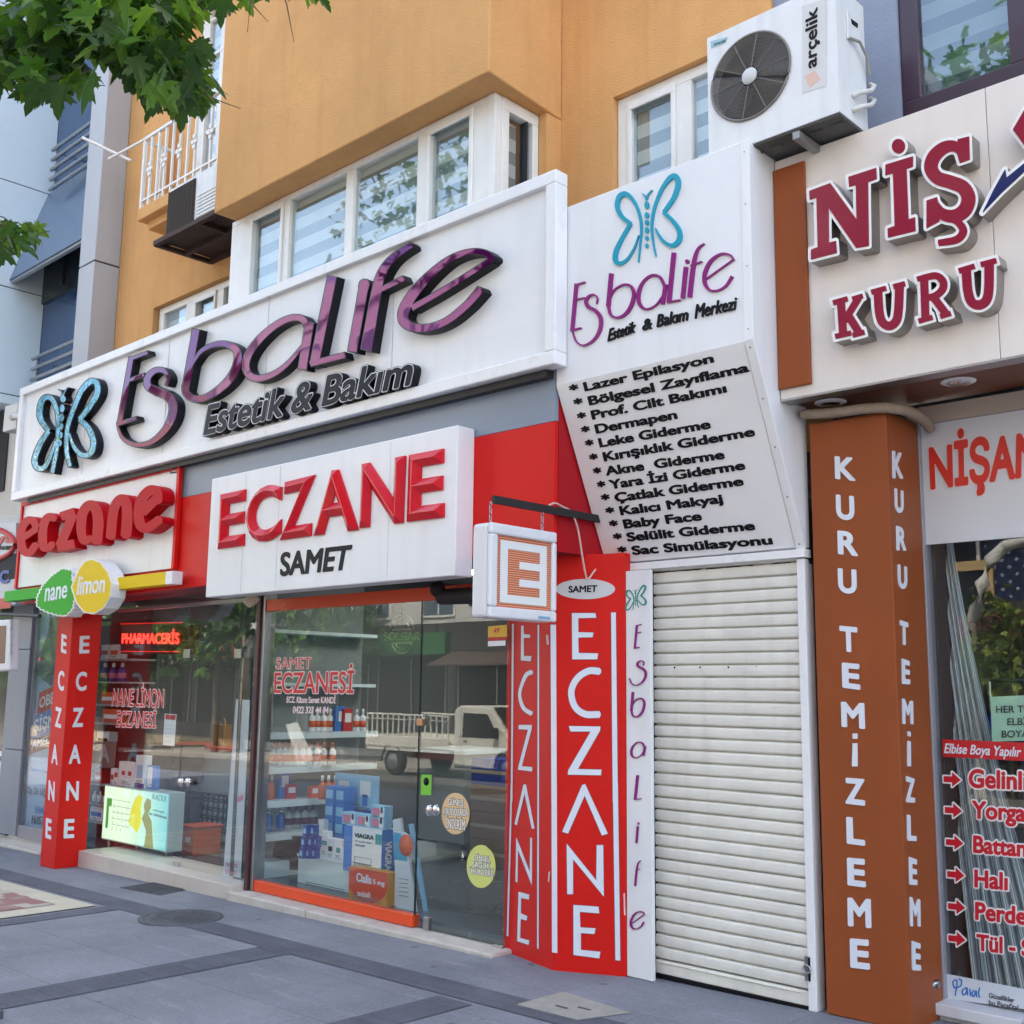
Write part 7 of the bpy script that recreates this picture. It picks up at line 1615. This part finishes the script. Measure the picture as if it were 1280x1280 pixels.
# neighbour's pharmacy sign and hanging frame at the picture's edge
t = thing('shop_sign', 'grey oval pharmacy sign with red rim cut off at the left edge', 'sign', O(5, 760))
b = MB(); YQ = 5.2; Q = lambda u, v: W(u/4.267, 500+v/4.267, Y=YQ)
b.prism([Q(*p) for p in ((-260, 655), (86, 655), (82, 1090), (-260, 1120))], (0, .12, 0)); b.build('panel', mat('sign_grey', (176, 180, 190), .35), t)
b = MB(); b.tube([Q(-150+235*math.cos(a), 770+100*math.sin(a))+Vector((0, -.006, 0)) for a in np.linspace(0, 2*math.pi, 60)], .03, 0, 8, False); b.build('rim', CRD, t)
b = MB(); b.prism([Q(*p)+Vector((0, -.004, 0)) for p in ((-260, 1075), (60, 1055), (58, 1110), (-260, 1130))], (0, .003, 0)); b.build('red_strip', CRD, t)
b = MB(); txt(b, 'ya', [Q(-20, 765)+Vector((0, -.01, 0)), Q(76, 758)+Vector((0, -.01, 0)), Q(76, 705)+Vector((0, -.01, 0)), Q(-20, 712)+Vector((0, -.01, 0))], .006, YIN, 0, .03); b.build('lettering', CRD, t)
b = MB(); txt(b, 'CZANESİ', [Q(-40, 800)+Vector((0, -.01, 0)), Q(82, 798)+Vector((0, -.01, 0)), Q(82, 778)+Vector((0, -.01, 0)), Q(-40, 780)+Vector((0, -.01, 0))], .006, YIN, 0, .03); b.build('lettering', BLACK(), t)
b = MB(); txt(b, 'C', [Q(0, 985)+Vector((0, -.01, 0)), Q(54, 975)+Vector((0, -.01, 0)), Q(54, 905)+Vector((0, -.01, 0)), Q(0, 912)+Vector((0, -.01, 0))], .006, YIN, 0, .05, 'ink'); b.build('lettering', CDB, t)
t = thing('hanging_sign', 'small framed hanging sign with a brown face at the far left', 'sign', W(5, 842, Y=4.7))
H_ = lambda px, py: W(px, py, Y=4.75)
b = MB(); b.prism([H_(*p) for p in ((-50, 778), (13, 774), (11, 838), (-50, 842))], (0, .1, 0)); b.build('frame', mat('sign_casing', (214, 216, 220), .3), t, .015)
b = MB(); b.prism([H_(*p)+Vector((0, -.004, 0)) for p in ((-44, 785), (8, 782), (6, 829), (-44, 833))], (0, .003, 0)); b.build('face', mat('brown_face', (120, 84, 62), .5), t)
b = MB(); b.tube([H_(-40, 766), H_(50, 770)], .02); tag(b.build('sign_bracket', DARKM()), 'dark bracket rod above the small framed sign at the far left', 'bracket')
b = MB()
for k in range(9): c_ = H_(14, 776+k*5); b.tube([c_+Vector((.012*math.cos(a) if k % 2 else 0, 0 if k % 2 else .012*math.cos(a), .02*math.sin(a))) for a in np.linspace(0, 2*math.pi, 9)], .004, 0, 5, False)
tag(b.build('chain', STEEL()), 'chain hanging beside the small framed sign at the far left', 'chain')
# pale wall, flood light under the blue panels
FW = thing('wall_panel', 'pale wall panel behind the left end of the long white sign', 'wall', O(10, 640))
b = MB(); b.box(O(-60, 600).x, O(45, 600).x, YO+.1, YO+.3, 2.75, zC-.125); b.build('panel', mat('pale_wall', (196, 194, 190), .6, var=.05, vscale=2, streak=.1), FW)
b = MB(); b.box(O(-60, 600).x, O(45, 600).x, YO-.0, YO+.098, O(10, 645).z-.12, O(10, 645).z); b.build('ledge', GC, FW)
b = MB(); b.box(O(-80, 540).x, O(2, 540).x, YO+.08, YO+.099, O(2, 640).z+.3, zC-.13); b.build('dark_window', JOINT, FW)
t = thing('flood_light', 'small white square lamp fixed to the left end of the long white sign', 'lamp', W(14, 540, Y=5.0))
V_ = lambda px, py: W(px, py, Y=4.95)
b = MB(); b.prism([V_(*p) for p in ((6, 508), (22, 503), (19, 536), (3, 540))], (0, .14, 0)); b.build('housing', mat('lamp_white', (206, 206, 204), .4), t, .01)
b = MB(); b.tube([V_(18, 521), W(30, 519, Y=4.95)], .035); b.lathe(V_(16, 521), [(.05, 0), (.05, .05)], 12, (1, 0, 0)); b.build('joint', mat('lamp_white', (206, 206, 204), .4), t)
# ================================================================== ceiling lamps added to brighten the dark pharmacy interiors
FILL_LAMP = mat('fill_panel_glow', (255, 250, 240), .5, emit=4.0)
for x, y, z, lab in ((-8.7, 6.3, 2.597, 'square ceiling panel added to light the left pharmacy near its window'), (-10.0, 7.3, 2.597, 'square ceiling panel added to light the depth of the left pharmacy'), (-6.9, 6.9, 2.657, 'square ceiling panel added to light the shelves of the right pharmacy'), (-5.7, 8.0, 2.657, 'square ceiling panel added to light the back of the right pharmacy')):
    t = thing('added_ceiling_light', lab, 'ceiling light', (x, y, z-.03), 'added pharmacy ceiling lights')
    b = MB(); b.box(x-.3, x+.3, y-.3, y+.3, z-.03, z); b.build('casing', FRAMEW(), t)
    b = MB(); b.box(x-.27, x+.27, y-.27, y+.27, z-.034, z-.0305); b.build('diffuser', FILL_LAMP, t)

# ================================================================== trees
def leaf_shape():
    """one palmate leaf, stalk at the origin, tip along +y"""
    half = [(0, 0), (.10, .02), (.30, -.10), (.28, .04), (.48, .10), (.36, .18), (.30, .26), (.46, .34), (.62, .50), (.46, .50), (.42, .60), (.28, .52), (.18, .50), (.22, .72), (.14, .76), (.12, .90), (0, 1.08)]
    r = [(x, y) for x, y in half]; l = [(-x, y) for x, y in half[1:-1]][::-1]
    return r, l
LEAF_R, LEAF_L = leaf_shape()
def leaves(mb, spots, size, mi=3, droop=.55):
    """spots = list of points; each gets a leaf with a random hang"""
    for p in spots:
        s = size*random.choice((.5, .7, .85, 1, 1, 1.15, 1.3))*random.uniform(.85, 1.1); yaw = random.uniform(0, 2*math.pi); pit = -random.uniform(.15, 1.25)*droop*1.4; rol = random.gauss(0, .5)
        M = Matrix.Rotation(yaw, 3, 'Z') @ Matrix.Rotation(pit, 3, 'X') @ Matrix.Rotation(rol, 3, 'Y')
        curl = random.uniform(.1, .55); random_fold = random.uniform(-.05, .38)
        def pt(x, y): return p+M @ Vector((x*s, y*s, -curl*s*(x*x*1.1+y*y*.6)+random_fold*s*abs(x)))
        R = [pt(*q) for q in LEAF_R]; Lh = [pt(*q) for q in LEAF_L]
        k = len(mb.v); mb.v += R+Lh; n = len(R); m = random.randrange(mi)
        mid = [k, k+n-1]
        mb.f.append(list(range(k, k+n))); mb.m.append(m); mb.sm.append(False)
        mb.f.append([k+n-1]+list(range(k+n, k+n+len(Lh)))+[k]); mb.m.append(m); mb.sm.append(False)
def leafmat(name, rgb, tl):
    m = mat(name, rgb, .45, var=.18, vscale=9); nt = m.node_tree; b = nt.nodes['Principled BSDF']; out = nt.nodes['Material Output']
    t = nt.nodes.new('ShaderNodeBsdfTranslucent'); t.inputs[0].default_value = srgb(*tl); mx = nt.nodes.new('ShaderNodeMixShader'); mx.inputs[0].default_value = .28
    nt.links.new(b.outputs[0], mx.inputs[1]); nt.links.new(t.outputs[0], mx.inputs[2]); nt.links.new(mx.outputs[0], out.inputs[0]); return m
LEAFM = [leafmat('leaf_dark', (36, 64, 24), (84, 140, 24)), leafmat('leaf_mid', (46, 78, 30), (92, 146, 30)), leafmat('leaf_light', (74, 112, 38), (150, 196, 46))]
BARK = mat('bark', (96, 86, 74), .9, var=.3, vscale=6, bump=.8, bscale=25)
def rnd(r): return Vector((random.gauss(0, r), random.gauss(0, r), random.gauss(0, r)))

random.seed(21)
# the plane tree whose lowest twigs hang into the picture: its trunk stands in the grate left of the frame
T1 = Vector((-8.0, 1.55, GZ(-8.0)))
TR = thing('plane_tree', 'plane tree whose leafy branches hang into the top left corner', 'tree', T1)
b = MB()
trunk = [T1, T1+Vector((.05, .0, 1.5)), T1+Vector((.0, .1, 3.2)), T1+Vector((.1, .1, 5.0)), T1+Vector((.0, .2, 7.0)), T1+Vector((.1, .1, 9))]
b.tube(trunk, .2, 0, 12, True, [.24, .19, .17, .14, .1, .05])
b.build('trunk', BARK, TR)
LD = 6.0
def B_(pts, D=LD): return [W(*p, D=D+o) for p, o in pts]
twigs = []
twigs.append([T1+Vector((0, .1, 4.6))]+B_([((-60, -90), .1), ((20, -30), .0), ((90, 25), -.1), ((150, 60), -.2), ((205, 92), -.2), ((245, 118), -.3)]))
twigs.append([T1+Vector((0, .1, 4.3))]+B_([((-90, -10), .3), ((-10, 55), .2), ((45, 80), .1), ((85, 95), .1), ((112, 100), .1)]))
twigs.append([T1+Vector((.1, .1, 5.0))]+B_([((20, -120), .2), ((120, -30), .1), ((200, -5), .0), ((270, -10), -.1), ((330, -30), -.2), ((385, -25), -.2)]))
twigs.append([T1+Vector((0, .1, 3.6))]+B_([((-80, 250), .5), ((-20, 278), .4), ((15, 285), .4), ((42, 292), .4)]))
twigs.append([twigs[0][3], *B_([((130, 20), .1), ((185, 45), .2), ((225, 50), .2), ((258, 78), .2)])])
lb = MB(); spots = []
for tw in twigs:
    n = len(tw); lb.tube(tw, .02, 0, 6, True, [max(.004, .03*(1-i/(n-.5))) for i in range(n)])
for tw in twigs:
    for i in range(2, len(tw)):
        for k in range(5):
            p = tw[i-1].lerp(tw[i], random.random()); e_ = p+rnd(.16)+Vector((0, 0, -.07)); lb.tube([p, p.lerp(e_, .5)+rnd(.02), e_], .004, 0, 4, False, [.006, .004, .002])
lb.build('limbs', BARK, TR)
def cluster(cx, cy, rx, ry, n, dz=.35, D=LD):
    for _ in range(int(n*1.35)):
        while True:
            u, v = random.uniform(-1, 1), random.uniform(-1, 1)
            if u*u+v*v < 1: break
        spots.append(W(cx+u*rx, cy+v*ry, D=D+random.gauss(0, dz)))
for cx, cy, rx, ry, n in ((75, -10, 60, 40, 90), (105, 20, 45, 30, 80), (150, 25, 50, 32, 90), (160, 60, 40, 22, 62), (205, 85, 42, 22, 62), (235, 105, 30, 18, 34), (200, 110, 26, 12, 20), (185, 45, 40, 20, 46), (205, 12, 42, 16, 34), (245, 60, 22, 12, 10), (30, 55, 38, 22, 60), (10, 30, 20, 25, 30), (65, 88, 44, 18, 52), (55, 105, 26, 12, 18), (102, 92, 20, 9, 14), (0, 85, 14, 10, 10), (270, -12, 40, 10, 18), (335, -18, 25, 8, 5), (385, -14, 14, 5, 4), (10, 288, 22, 14, 16), (36, 288, 15, 11, 8), (2, 305, 9, 10, 5), (150, -25, 120, 25, 90), (-100, -80, 110, 90, 130), (110, -130, 180, 70, 150), (-85, 150, 55, 140, 60)): cluster(cx, cy, rx, ry, n)
for _ in range(900):                                 # the rest of the crown, out of the frame
    a = random.uniform(0, 6.283); r = random.uniform(.3, 1.5); z = random.uniform(6.5, 9.5); p = T1+Vector((r*math.cos(a)-1.6, r*math.sin(a)-.4, z))
    if p.y < 3.4: spots.append(p)
ok = []
for p in spots:
    d = p-ORG; k = d.dot(CF); px, py = 640+CAM_F*d.dot(CR)/k, 640-CAM_F*d.dot(CU)/k
    if k > 0 and px > -20 and py > -20 and (px > 300 and py > 5 or py > 170 and py < 262 or py > 340 or px > 60 and py > 150 or px > 270 and py > 20): continue
    ok.append(p)
cb = MB(); leaves(cb, ok, .135); cb.build('crown', LEAFM, TR)

# street trees along the far kerb and this one, seen in the panes
def small_tree(label, x, y, h, cr_, zc, n, size, grp=None, seed=1, mats=None):
    random.seed(seed); g = GROUND(x, y); t = thing('street_tree', label, 'tree', (x, y, g), grp); b = MB()
    b.tube([(x, y, g), (x+.05, y, g+h*.3), (x, y+.05, g+h*.6), (x, y, g+h*.9)], .1, 0, 8, True, [.13, .1, .07, .03])
    for k in range(6): a = k*1.05; b.tube([(x, y, g+h*.4+k*.1), (x+cr_*.5*math.cos(a), y+cr_*.5*math.sin(a), g+zc+.1*k), (x+cr_*.8*math.cos(a), y+cr_*.8*math.sin(a), g+zc+.4)], .03, 0, 5, True, [.05, .03, .01])
    b.build('trunk', BARK, t); sp_ = []; lumps = [(random.gauss(0, .45)*cr_, random.gauss(0, .45)*cr_, random.gauss(0, .5)*cr_*.8) for _ in range(14)]
    for _ in range(n):
        c_ = random.choice(lumps); sp_.append(Vector((x+c_[0], y+c_[1], g+zc+c_[2]))+rnd(cr_*.2))
    c2 = MB(); leaves(c2, sp_, size, 3); c2.build('crown', mats or LEAFM, t); return t
def R_(px, py, Y, ym=GY): p = W(px, py, Y=2*ym-Y); return Vector((p.x, Y, p.z))
bt = R_(1245, 830, -9.6, YW2)
small_tree('round bushy street tree reflected in the dry cleaner window', bt.x-.3, -10.8, 2.6, 1.15, bt.z+.2+.24, 1500, .17, None, 5, [leafmat('bush_leaf_mid', (92, 118, 40), (150, 176, 50)), leafmat('bush_leaf_light', (140, 156, 66), (190, 200, 80)), leafmat('bush_leaf_dark', (58, 80, 30), (100, 130, 34))])
small_tree('leafy tree on the kerb reflected in the purple framed window', R_(1210, 60, -3.4, YN).x+.4, -4.2, 9, 1.9, 9.2, 1400, .26, None, 6)
small_tree('tall street tree reflected in the bay windows', -17.0, -11.2, 10, 2.2, 8.5, 1100, .34, None, 8)

rt = small_tree('broad leafy tree in the row added along the far pavement to darken reflections', -29, -11.4, 7.5, 2.3, 4.6, 1500, .34, 'trees added in a row along the far pavement to darken reflections', 9)  # unseen row, added to dim the bright house fronts in reflections
for x, s_ in ((-35.5, 1.1), (-41, .95), (-47, 1.15), (-54, 1.05), (-61, 1.0)): dup(rt, (x, -11.4+random.uniform(-.3, .3), GZ(x)-.24), None, s_, random.uniform(0, 6))

# ================================================================== the sunny side of the street
def far_house(label, x0, x1, y, h, wallc, floors, cols, shop, roof, cat='building', win=(96, 110, 124)):
    t = thing('street_house', label, cat, ((x0+x1)/2, y, GZ(x0)))
    b = MB(); b.box(x0, x1, y-9, y, -1, h); b.build('wall', wallc, t)
    gm = mat('far_pane_%d' % win[0], win, .08, coat=.3); fm = FRAMEW(); fh = (h-3.6)/floors
    for f in range(floors):
        for c_ in range(cols):
            w_ = (x1-x0)/cols; cx = x0+(c_+.5)*w_; z0 = 3.9+f*fh; b = MB(); b.box(cx-.75, cx+.75, y+.001, y+.05, z0, z0+fh*.55); wo_ = b.build('window', fm, t)
            b = MB(); b.box(cx-.67, cx-.03, y+.051, y+.06, z0+.08, z0+fh*.55-.08); b.box(cx+.03, cx+.67, y+.051, y+.06, z0+.08, z0+fh*.55-.08); b.build('pane', gm, wo_)
    dk = mat('far_front_shade', (70, 68, 68), .5, var=.1, vscale=2); n_ = max(2, int((x1-x0)/3.2)); w_ = (x1-x0)/n_  # shade of the mirrored shop fronts is put into this dark colour
    b = MB(); b.box(x0+.1, x1-.1, y+.001, y+.06, -.4, 3.7); b.build('ground_floor_cladding', dk, t)
    for k in range(n_):
        a = x0+k*w_+.25; c_ = a+w_-.5
        b = MB(); b.box(a, c_, y+.061, y+.08, .15, 2.55); wo_ = b.build('shop_window', mat('far_shop_glass', (30, 33, 36), .12), t)
        b = MB()
        for xx in (a, (a+c_)/2, c_-.06): b.box(xx, xx+.06, y+.081, y+.12, .15, 2.55)
        b.build('mullion', STEEL(), wo_)
        b = MB(); b.box(a-.1, c_+.1, y+.061, y+.3, 2.7, 3.4); b.build('sign_band', [shop, dk, mat('far_sign_grey', (120, 122, 128), .5), shop, mat('far_sign_maroon', (96, 30, 34), .5)][(k*3+int(abs(x0))) % 5], t)
        if k % 2: b = MB(); b.prism([(a-.1, y+.301, 2.75), (a-.1, y+1.3, 2.35), (a-.1, y+1.3, 2.3), (a-.1, y+.301, 2.68)], (c_-a+.2, 0, 0)); b.build('awning', mat('far_awning', (74, 60, 56), .8), t)
    if roof == 'tile':
        b = MB(); b.prism([(x0-.4, y+.6, h), (x0-.4, y-9.4, h), (x0-.4, y-4.4, h+2.2)], (x1-x0+.8, 0, 0)); b.build('roof', mat('roof_tiles', (176, 92, 62), .8, var=.2, vscale=3), t)
    else:
        b = MB(); b.box(x0-.1, x1+.1, y-9.1, y+.15, h, h+.35); b.box(x0-.1, x1+.1, y-.1, y+.1, h+.351, h+1.1); b.build('parapet', roof, t)
    for f in range(1, floors, 2):
        b = MB(); z = 3.7+f*fh; b.box(x0+1, x0+(x1-x0)*.55, y+.07, y+1.1, z-.15, z); b.box(x0+1, x0+(x1-x0)*.55, y+1.05, y+1.1, z, z+.9); b.build('balcony', roof if roof != 'tile' else wallc, t)
    return t
CRM = mat('far_cream', (166, 150, 126), .8, var=.06, vscale=1); WHT = mat('far_white', (196, 196, 192), .8, var=.05, vscale=1); SND = mat('far_sand', (176, 156, 124), .8, var=.06, vscale=1); NVB = mat('far_navy_tiles', (44, 56, 88), .35, var=.12, vscale=5)
far_house('cream apartment house with tiled roof far left across the street', -62, -38, -14, 14.5, CRM, 5, 8, CRD, 'tile')
far_house('white apartment house with balconies across the street', -37.6, -22, -14, 15, WHT, 4, 5, mat('far_green_sign', (60, 110, 70), .5), WHT)
hB = far_house('sand coloured house with dark shop fronts across the street', -21.6, -16.3, -14, 14.6, SND, 4, 2, BLACK(), 'tile')
hC = far_house('navy tiled house with a cream shop sign across the street', -16, 2.5, -14, 15, NVB, 4, 5, mat('far_cream_sign', (214, 190, 146), .5), WHT, win=(30, 30, 34))
nt = NVB.node_tree; ge = nt.nodes.new('ShaderNodeNewGeometry'); sx = nt.nodes.new('ShaderNodeSeparateXYZ'); nt.links.new(ge.outputs['Position'], sx.inputs[0])
def mth(op, a, b_=None):
    n = nt.nodes.new('ShaderNodeMath'); n.operation = op
    for k, v in enumerate((a, b_)):
        if v is None: continue
        if isinstance(v, (int, float)): n.inputs[k].default_value = v
        else: nt.links.new(v, n.inputs[k])
    return n.outputs[0]
pp = mth('COSINE', mth('MULTIPLY', mth('ADD', sx.outputs[0], sx.outputs[2]), 9.5)); qq = mth('COSINE', mth('MULTIPLY', mth('SUBTRACT', sx.outputs[0], sx.outputs[2]), 9.5))
dots = mth('GREATER_THAN', mth('MULTIPLY', mth('ABSOLUTE', pp), mth('ABSOLUTE', qq)), .86)
mx = nt.nodes.new('ShaderNodeMix'); mx.data_type = 'RGBA'; nt.links.new(dots, mx.inputs[0]); mx.inputs[6].default_value = srgb(40, 50, 82); mx.inputs[7].default_value = srgb(150, 156, 172); nt.links.new(mx.outputs[2], nt.nodes['Principled BSDF'].inputs['Base Color'])
wq = [R_(px, py, -13.95, YW2) for px, py in ((1184, 790), (1246, 780), (1238, 700), (1182, 702))]
wx0, wx1 = sorted((wq[0].x, wq[1].x)); wz0, wz1 = wq[0].z, wq[2].z
b = MB()
for a in ((wx0, wx1, wz1-.22, wz1), (wx0, wx1, wz0, wz0+.18), (wx0, wx0+.2, wz0+.18, wz1-.22), (wx1-.2, wx1, wz0+.18, wz1-.22)): b.box(a[0], a[1], -13.94, -13.86, a[2], a[3])
wo_ = b.build('beige_window', mat('beige_frame', (196, 170, 120), .7), hC)
MB().box(wx0+.2, wx1-.2, -13.945, -13.925, wz0+.18, wz1-.22).build('pane', mat('far_pane_30', (30, 30, 34), .08), wo_)
far_house('white house to the right across the street', 3, 22, -14, 18, WHT, 5, 6, CBL, 'tile')
b = MB(); txt(b, 'ROYAL', [Vector((-17.2, -13.69, 2.85)), Vector((-19.4, -13.69, 2.85)), Vector((-19.4, -13.69, 3.25)), Vector((-17.2, -13.69, 3.25))], .02, (0, -1, 0), 0, .0); b.build('lettering', LETW(), hB)
b = MB(); txt(b, 'KÜLTÜR', [Vector((-5.6, -13.69, 2.86)), Vector((-8.8, -13.69, 2.86)), Vector((-8.8, -13.69, 3.28)), Vector((-5.6, -13.69, 3.28))], .02, (0, -1, 0), 0, .03); b.build('lettering', CRD, hC)

# white flatbed truck parked on the far side, mirrored in the pharmacy door
YT = -8.3
tx0, tx1 = R_(459, 900, YT).x, R_(636, 900, YT).x; gz_ = GROUND((tx0+tx1)/2, YT-.9)
TK = thing('flatbed_truck', 'white flatbed pickup truck parked across the street, mirrored in the pharmacy glass', 'truck', ((tx0+tx1)/2, YT-.9, gz_))
TWH = mat('truck_white', (214, 210, 198), .35, var=.08, vscale=2, streak=.15)
ln = tx1-tx0+.9; xb = tx0+ln*.52                       # bed ends here, then the cab; the nose points to +x
def tz(v): return gz_+v*.87
b = MB(); b.prism([(xb+.15, YT, tz(.45)), (xb+.15, YT, tz(1.95)), (xb+.35, YT, tz(2.08)), (xb+1.35, YT, tz(2.05)), (xb+1.95, YT, tz(1.28)), (tx0+ln, YT, tz(1.02)), (tx0+ln+.08, YT, tz(.4)), (xb+2.35, YT, tz(.36)), (xb+2.3, YT, tz(.62)), (xb+2.1, YT, tz(.78)), (xb+1.8, YT, tz(.78)), (xb+1.6, YT, tz(.62)), (xb+1.55, YT, tz(.36))], (0, -1.85, 0)); b.build('cab', TWH, TK, .04)
b = MB(); b.prism([(xb+.45, YT+.004, tz(1.2)), (xb+.45, YT+.004, tz(1.88)), (xb+1.28, YT+.004, tz(1.86)), (xb+1.68, YT+.004, tz(1.2))], (0, -.003, 0)); b.build('side_window', mat('truck_glass', (24, 26, 28), .08), TK)
b = MB(); b.prism([(xb+1.40, YT-.1, tz(2.03)), (xb+1.98, YT-.1, tz(1.32)), (xb+1.98, YT-1.75, tz(1.32)), (xb+1.40, YT-1.75, tz(2.03))], (.02, 0, .016)); b.build('windscreen', mat('truck_glass', (24, 26, 28), .08), TK)
b = MB(); b.box(tx0, xb, YT-1.9, YT+.02, tz(.72), tz(.82)); b.box(tx0, xb, YT-.0, YT+.04, tz(.82), tz(1.15)); b.box(tx0, xb, YT-1.92, YT-1.88, tz(.82), tz(1.15)); b.box(tx0, tx0+.04, YT-1.87, YT-.01, tz(.82), tz(1.15)); b.build('bed', TWH, TK, .01)
b = MB(); n_ = 15
for k in range(n_+1): x = tx0+.03+(xb-tx0-.06)*k/n_; b.bar((x, YT+.02, tz(1.15)), (x, YT+.02, tz(1.75)), .035, .025)
b.bar((tx0, YT+.02, tz(1.76)), (xb, YT+.02, tz(1.76)), .04, .04); b.bar((tx0, YT+.045, tz(1.62)), (xb, YT+.045, tz(1.62)), .03, .02); b.bar((tx0, YT-1.9, tz(1.76)), (xb, YT-1.9, tz(1.76)), .04); b.build('side_rails', TWH, TK)
b = MB(); b.box(tx0+.5, xb+.3, YT-.5, YT-.42, tz(.55), tz(.66)); b.box(tx0+.3, xb+.2, YT-1.5, YT-.52, tz(.5), tz(.7)); b.build('chassis', CRD, TK)
for x in (tx0+ln*.17, xb+1.95):
    for y in (YT-.02, YT-1.83):
        b = MB(); b.lathe((x, y-.22 if y > YT-1 else y+.22, gz_+.345), [(.2, 0), (.33, .01), (.34, .05), (.34, .17), (.32, .21), (.22, .22)], 28, (0, 1 if y > YT-1 else -1, 0), 0, False); b.tube([Vector((x+.42*math.cos(a), YT+.004 if y > YT-1 else YT-1.86, tz(.40)+.42*math.sin(a))) for a in np.linspace(0, math.pi, 13)], .03, 0, 6); wo_ = b.build('wheel', mat('tyre', (34, 33, 32), .85), TK)
        b = MB(); b.lathe((x, y+.001 if y > YT-1 else y-.001, gz_+.345), [(.2, -.02), (.2, .004), (.07, .02)], 20, (0, 1 if y > YT-1 else -1, 0), 0, False); b.build('rim', STEEL(), wo_)
b = MB(); b.box(xb+1.55, xb+1.68, YT+.02, YT+.2, tz(1.25), tz(1.5)); b.build('mirror', BLACK(), TK, .02)
b = MB(); b.box(tx0+ln-.06, tx0+ln+.075, YT-.35, YT-.03, tz(.72), tz(.95)); b.build('headlight', CHROME(), TK, .02)
b = MB()
for k in range(4): b.box(tx0+.05, xb-.05, YT+.041, YT+.05, tz(.86+k*.075), tz(.885+k*.075))
b.build('bed_ribs', TWH, TK)
b = MB(); b.box(xb+.38, xb+.392, YT+.0005, YT+.003, tz(.5), tz(1.95)); b.box(xb+1.5, xb+1.512, YT+.0005, YT+.003, tz(.85), tz(1.2)); b.box(xb+.5, xb+.62, YT+.001, YT+.02, tz(1.08), tz(1.12)); b.box(xb+.2, xb+2.3, YT+.0005, YT+.004, tz(.36), tz(.42)); b.build('door_seam', JOINT, TK)
bd = [R_(px, py, -7.8) for px, py in ((357, 906), (371, 903), (390, 950), (372, 957))]
t = thing('white_board', 'white board leaning in the sun across the street, mirrored in the pharmacy window', 'board', bd[3])
b = MB(); b.prism(bd, (0, -.06, 0)); b.build('board', WHT, t)
b = MB(); b.bar(bd[3]+Vector((.2, -.05, .3)), bd[3]+Vector((.1, -.5, -.25)), .05); b.build('strut', BARK, t)
# street lamp mirrored in the dry cleaner window
LY = -10.5; p0 = R_(1217, 820, LY, YW2); x_ = p0.x
SLM = thing('street_lamp', 'grey street lamp with a curved arm mirrored in the dry cleaner window', 'street lamp', (x_, LY, GROUND(x_, LY-.3)))
tp = R_(1222, 770, LY, YW2).z
b = MB(); b.lathe((x_, LY, GROUND(x_, LY-.3)), [(.2, 0), (.2, .03), (.12, .06), (.09, .5)], 14); b.tube([(x_, LY, GROUND(x_, LY-.3)+.4), (x_, LY, tp)], .085, 0, 12); b.build('pole', mat('lamp_pole', (160, 150, 130), .6), SLM)
arm = [Vector((x_, LY, tp-.1))]+[R_(px, py, LY, YW2) for px, py in ((1222, 760), (1228, 730), (1238, 700), (1256, 682), (1285, 675))]
b = MB(); b.tube(arm, .07, 0, 12, True, [.09, .14, .14, .13, .11, .09]); b.build('arm', mat('lamp_arm', (206, 206, 200), .5), SLM)
b = MB(); b.tube([arm[-1], arm[-1]+Vector((.35, 0, -.03)), arm[-1]+Vector((.6, 0, -.06))], .15, 0, 12, True, [.1, .2, .1]); b.build('lamp_head', mat('lamp_arm', (206, 206, 200), .5), SLM)
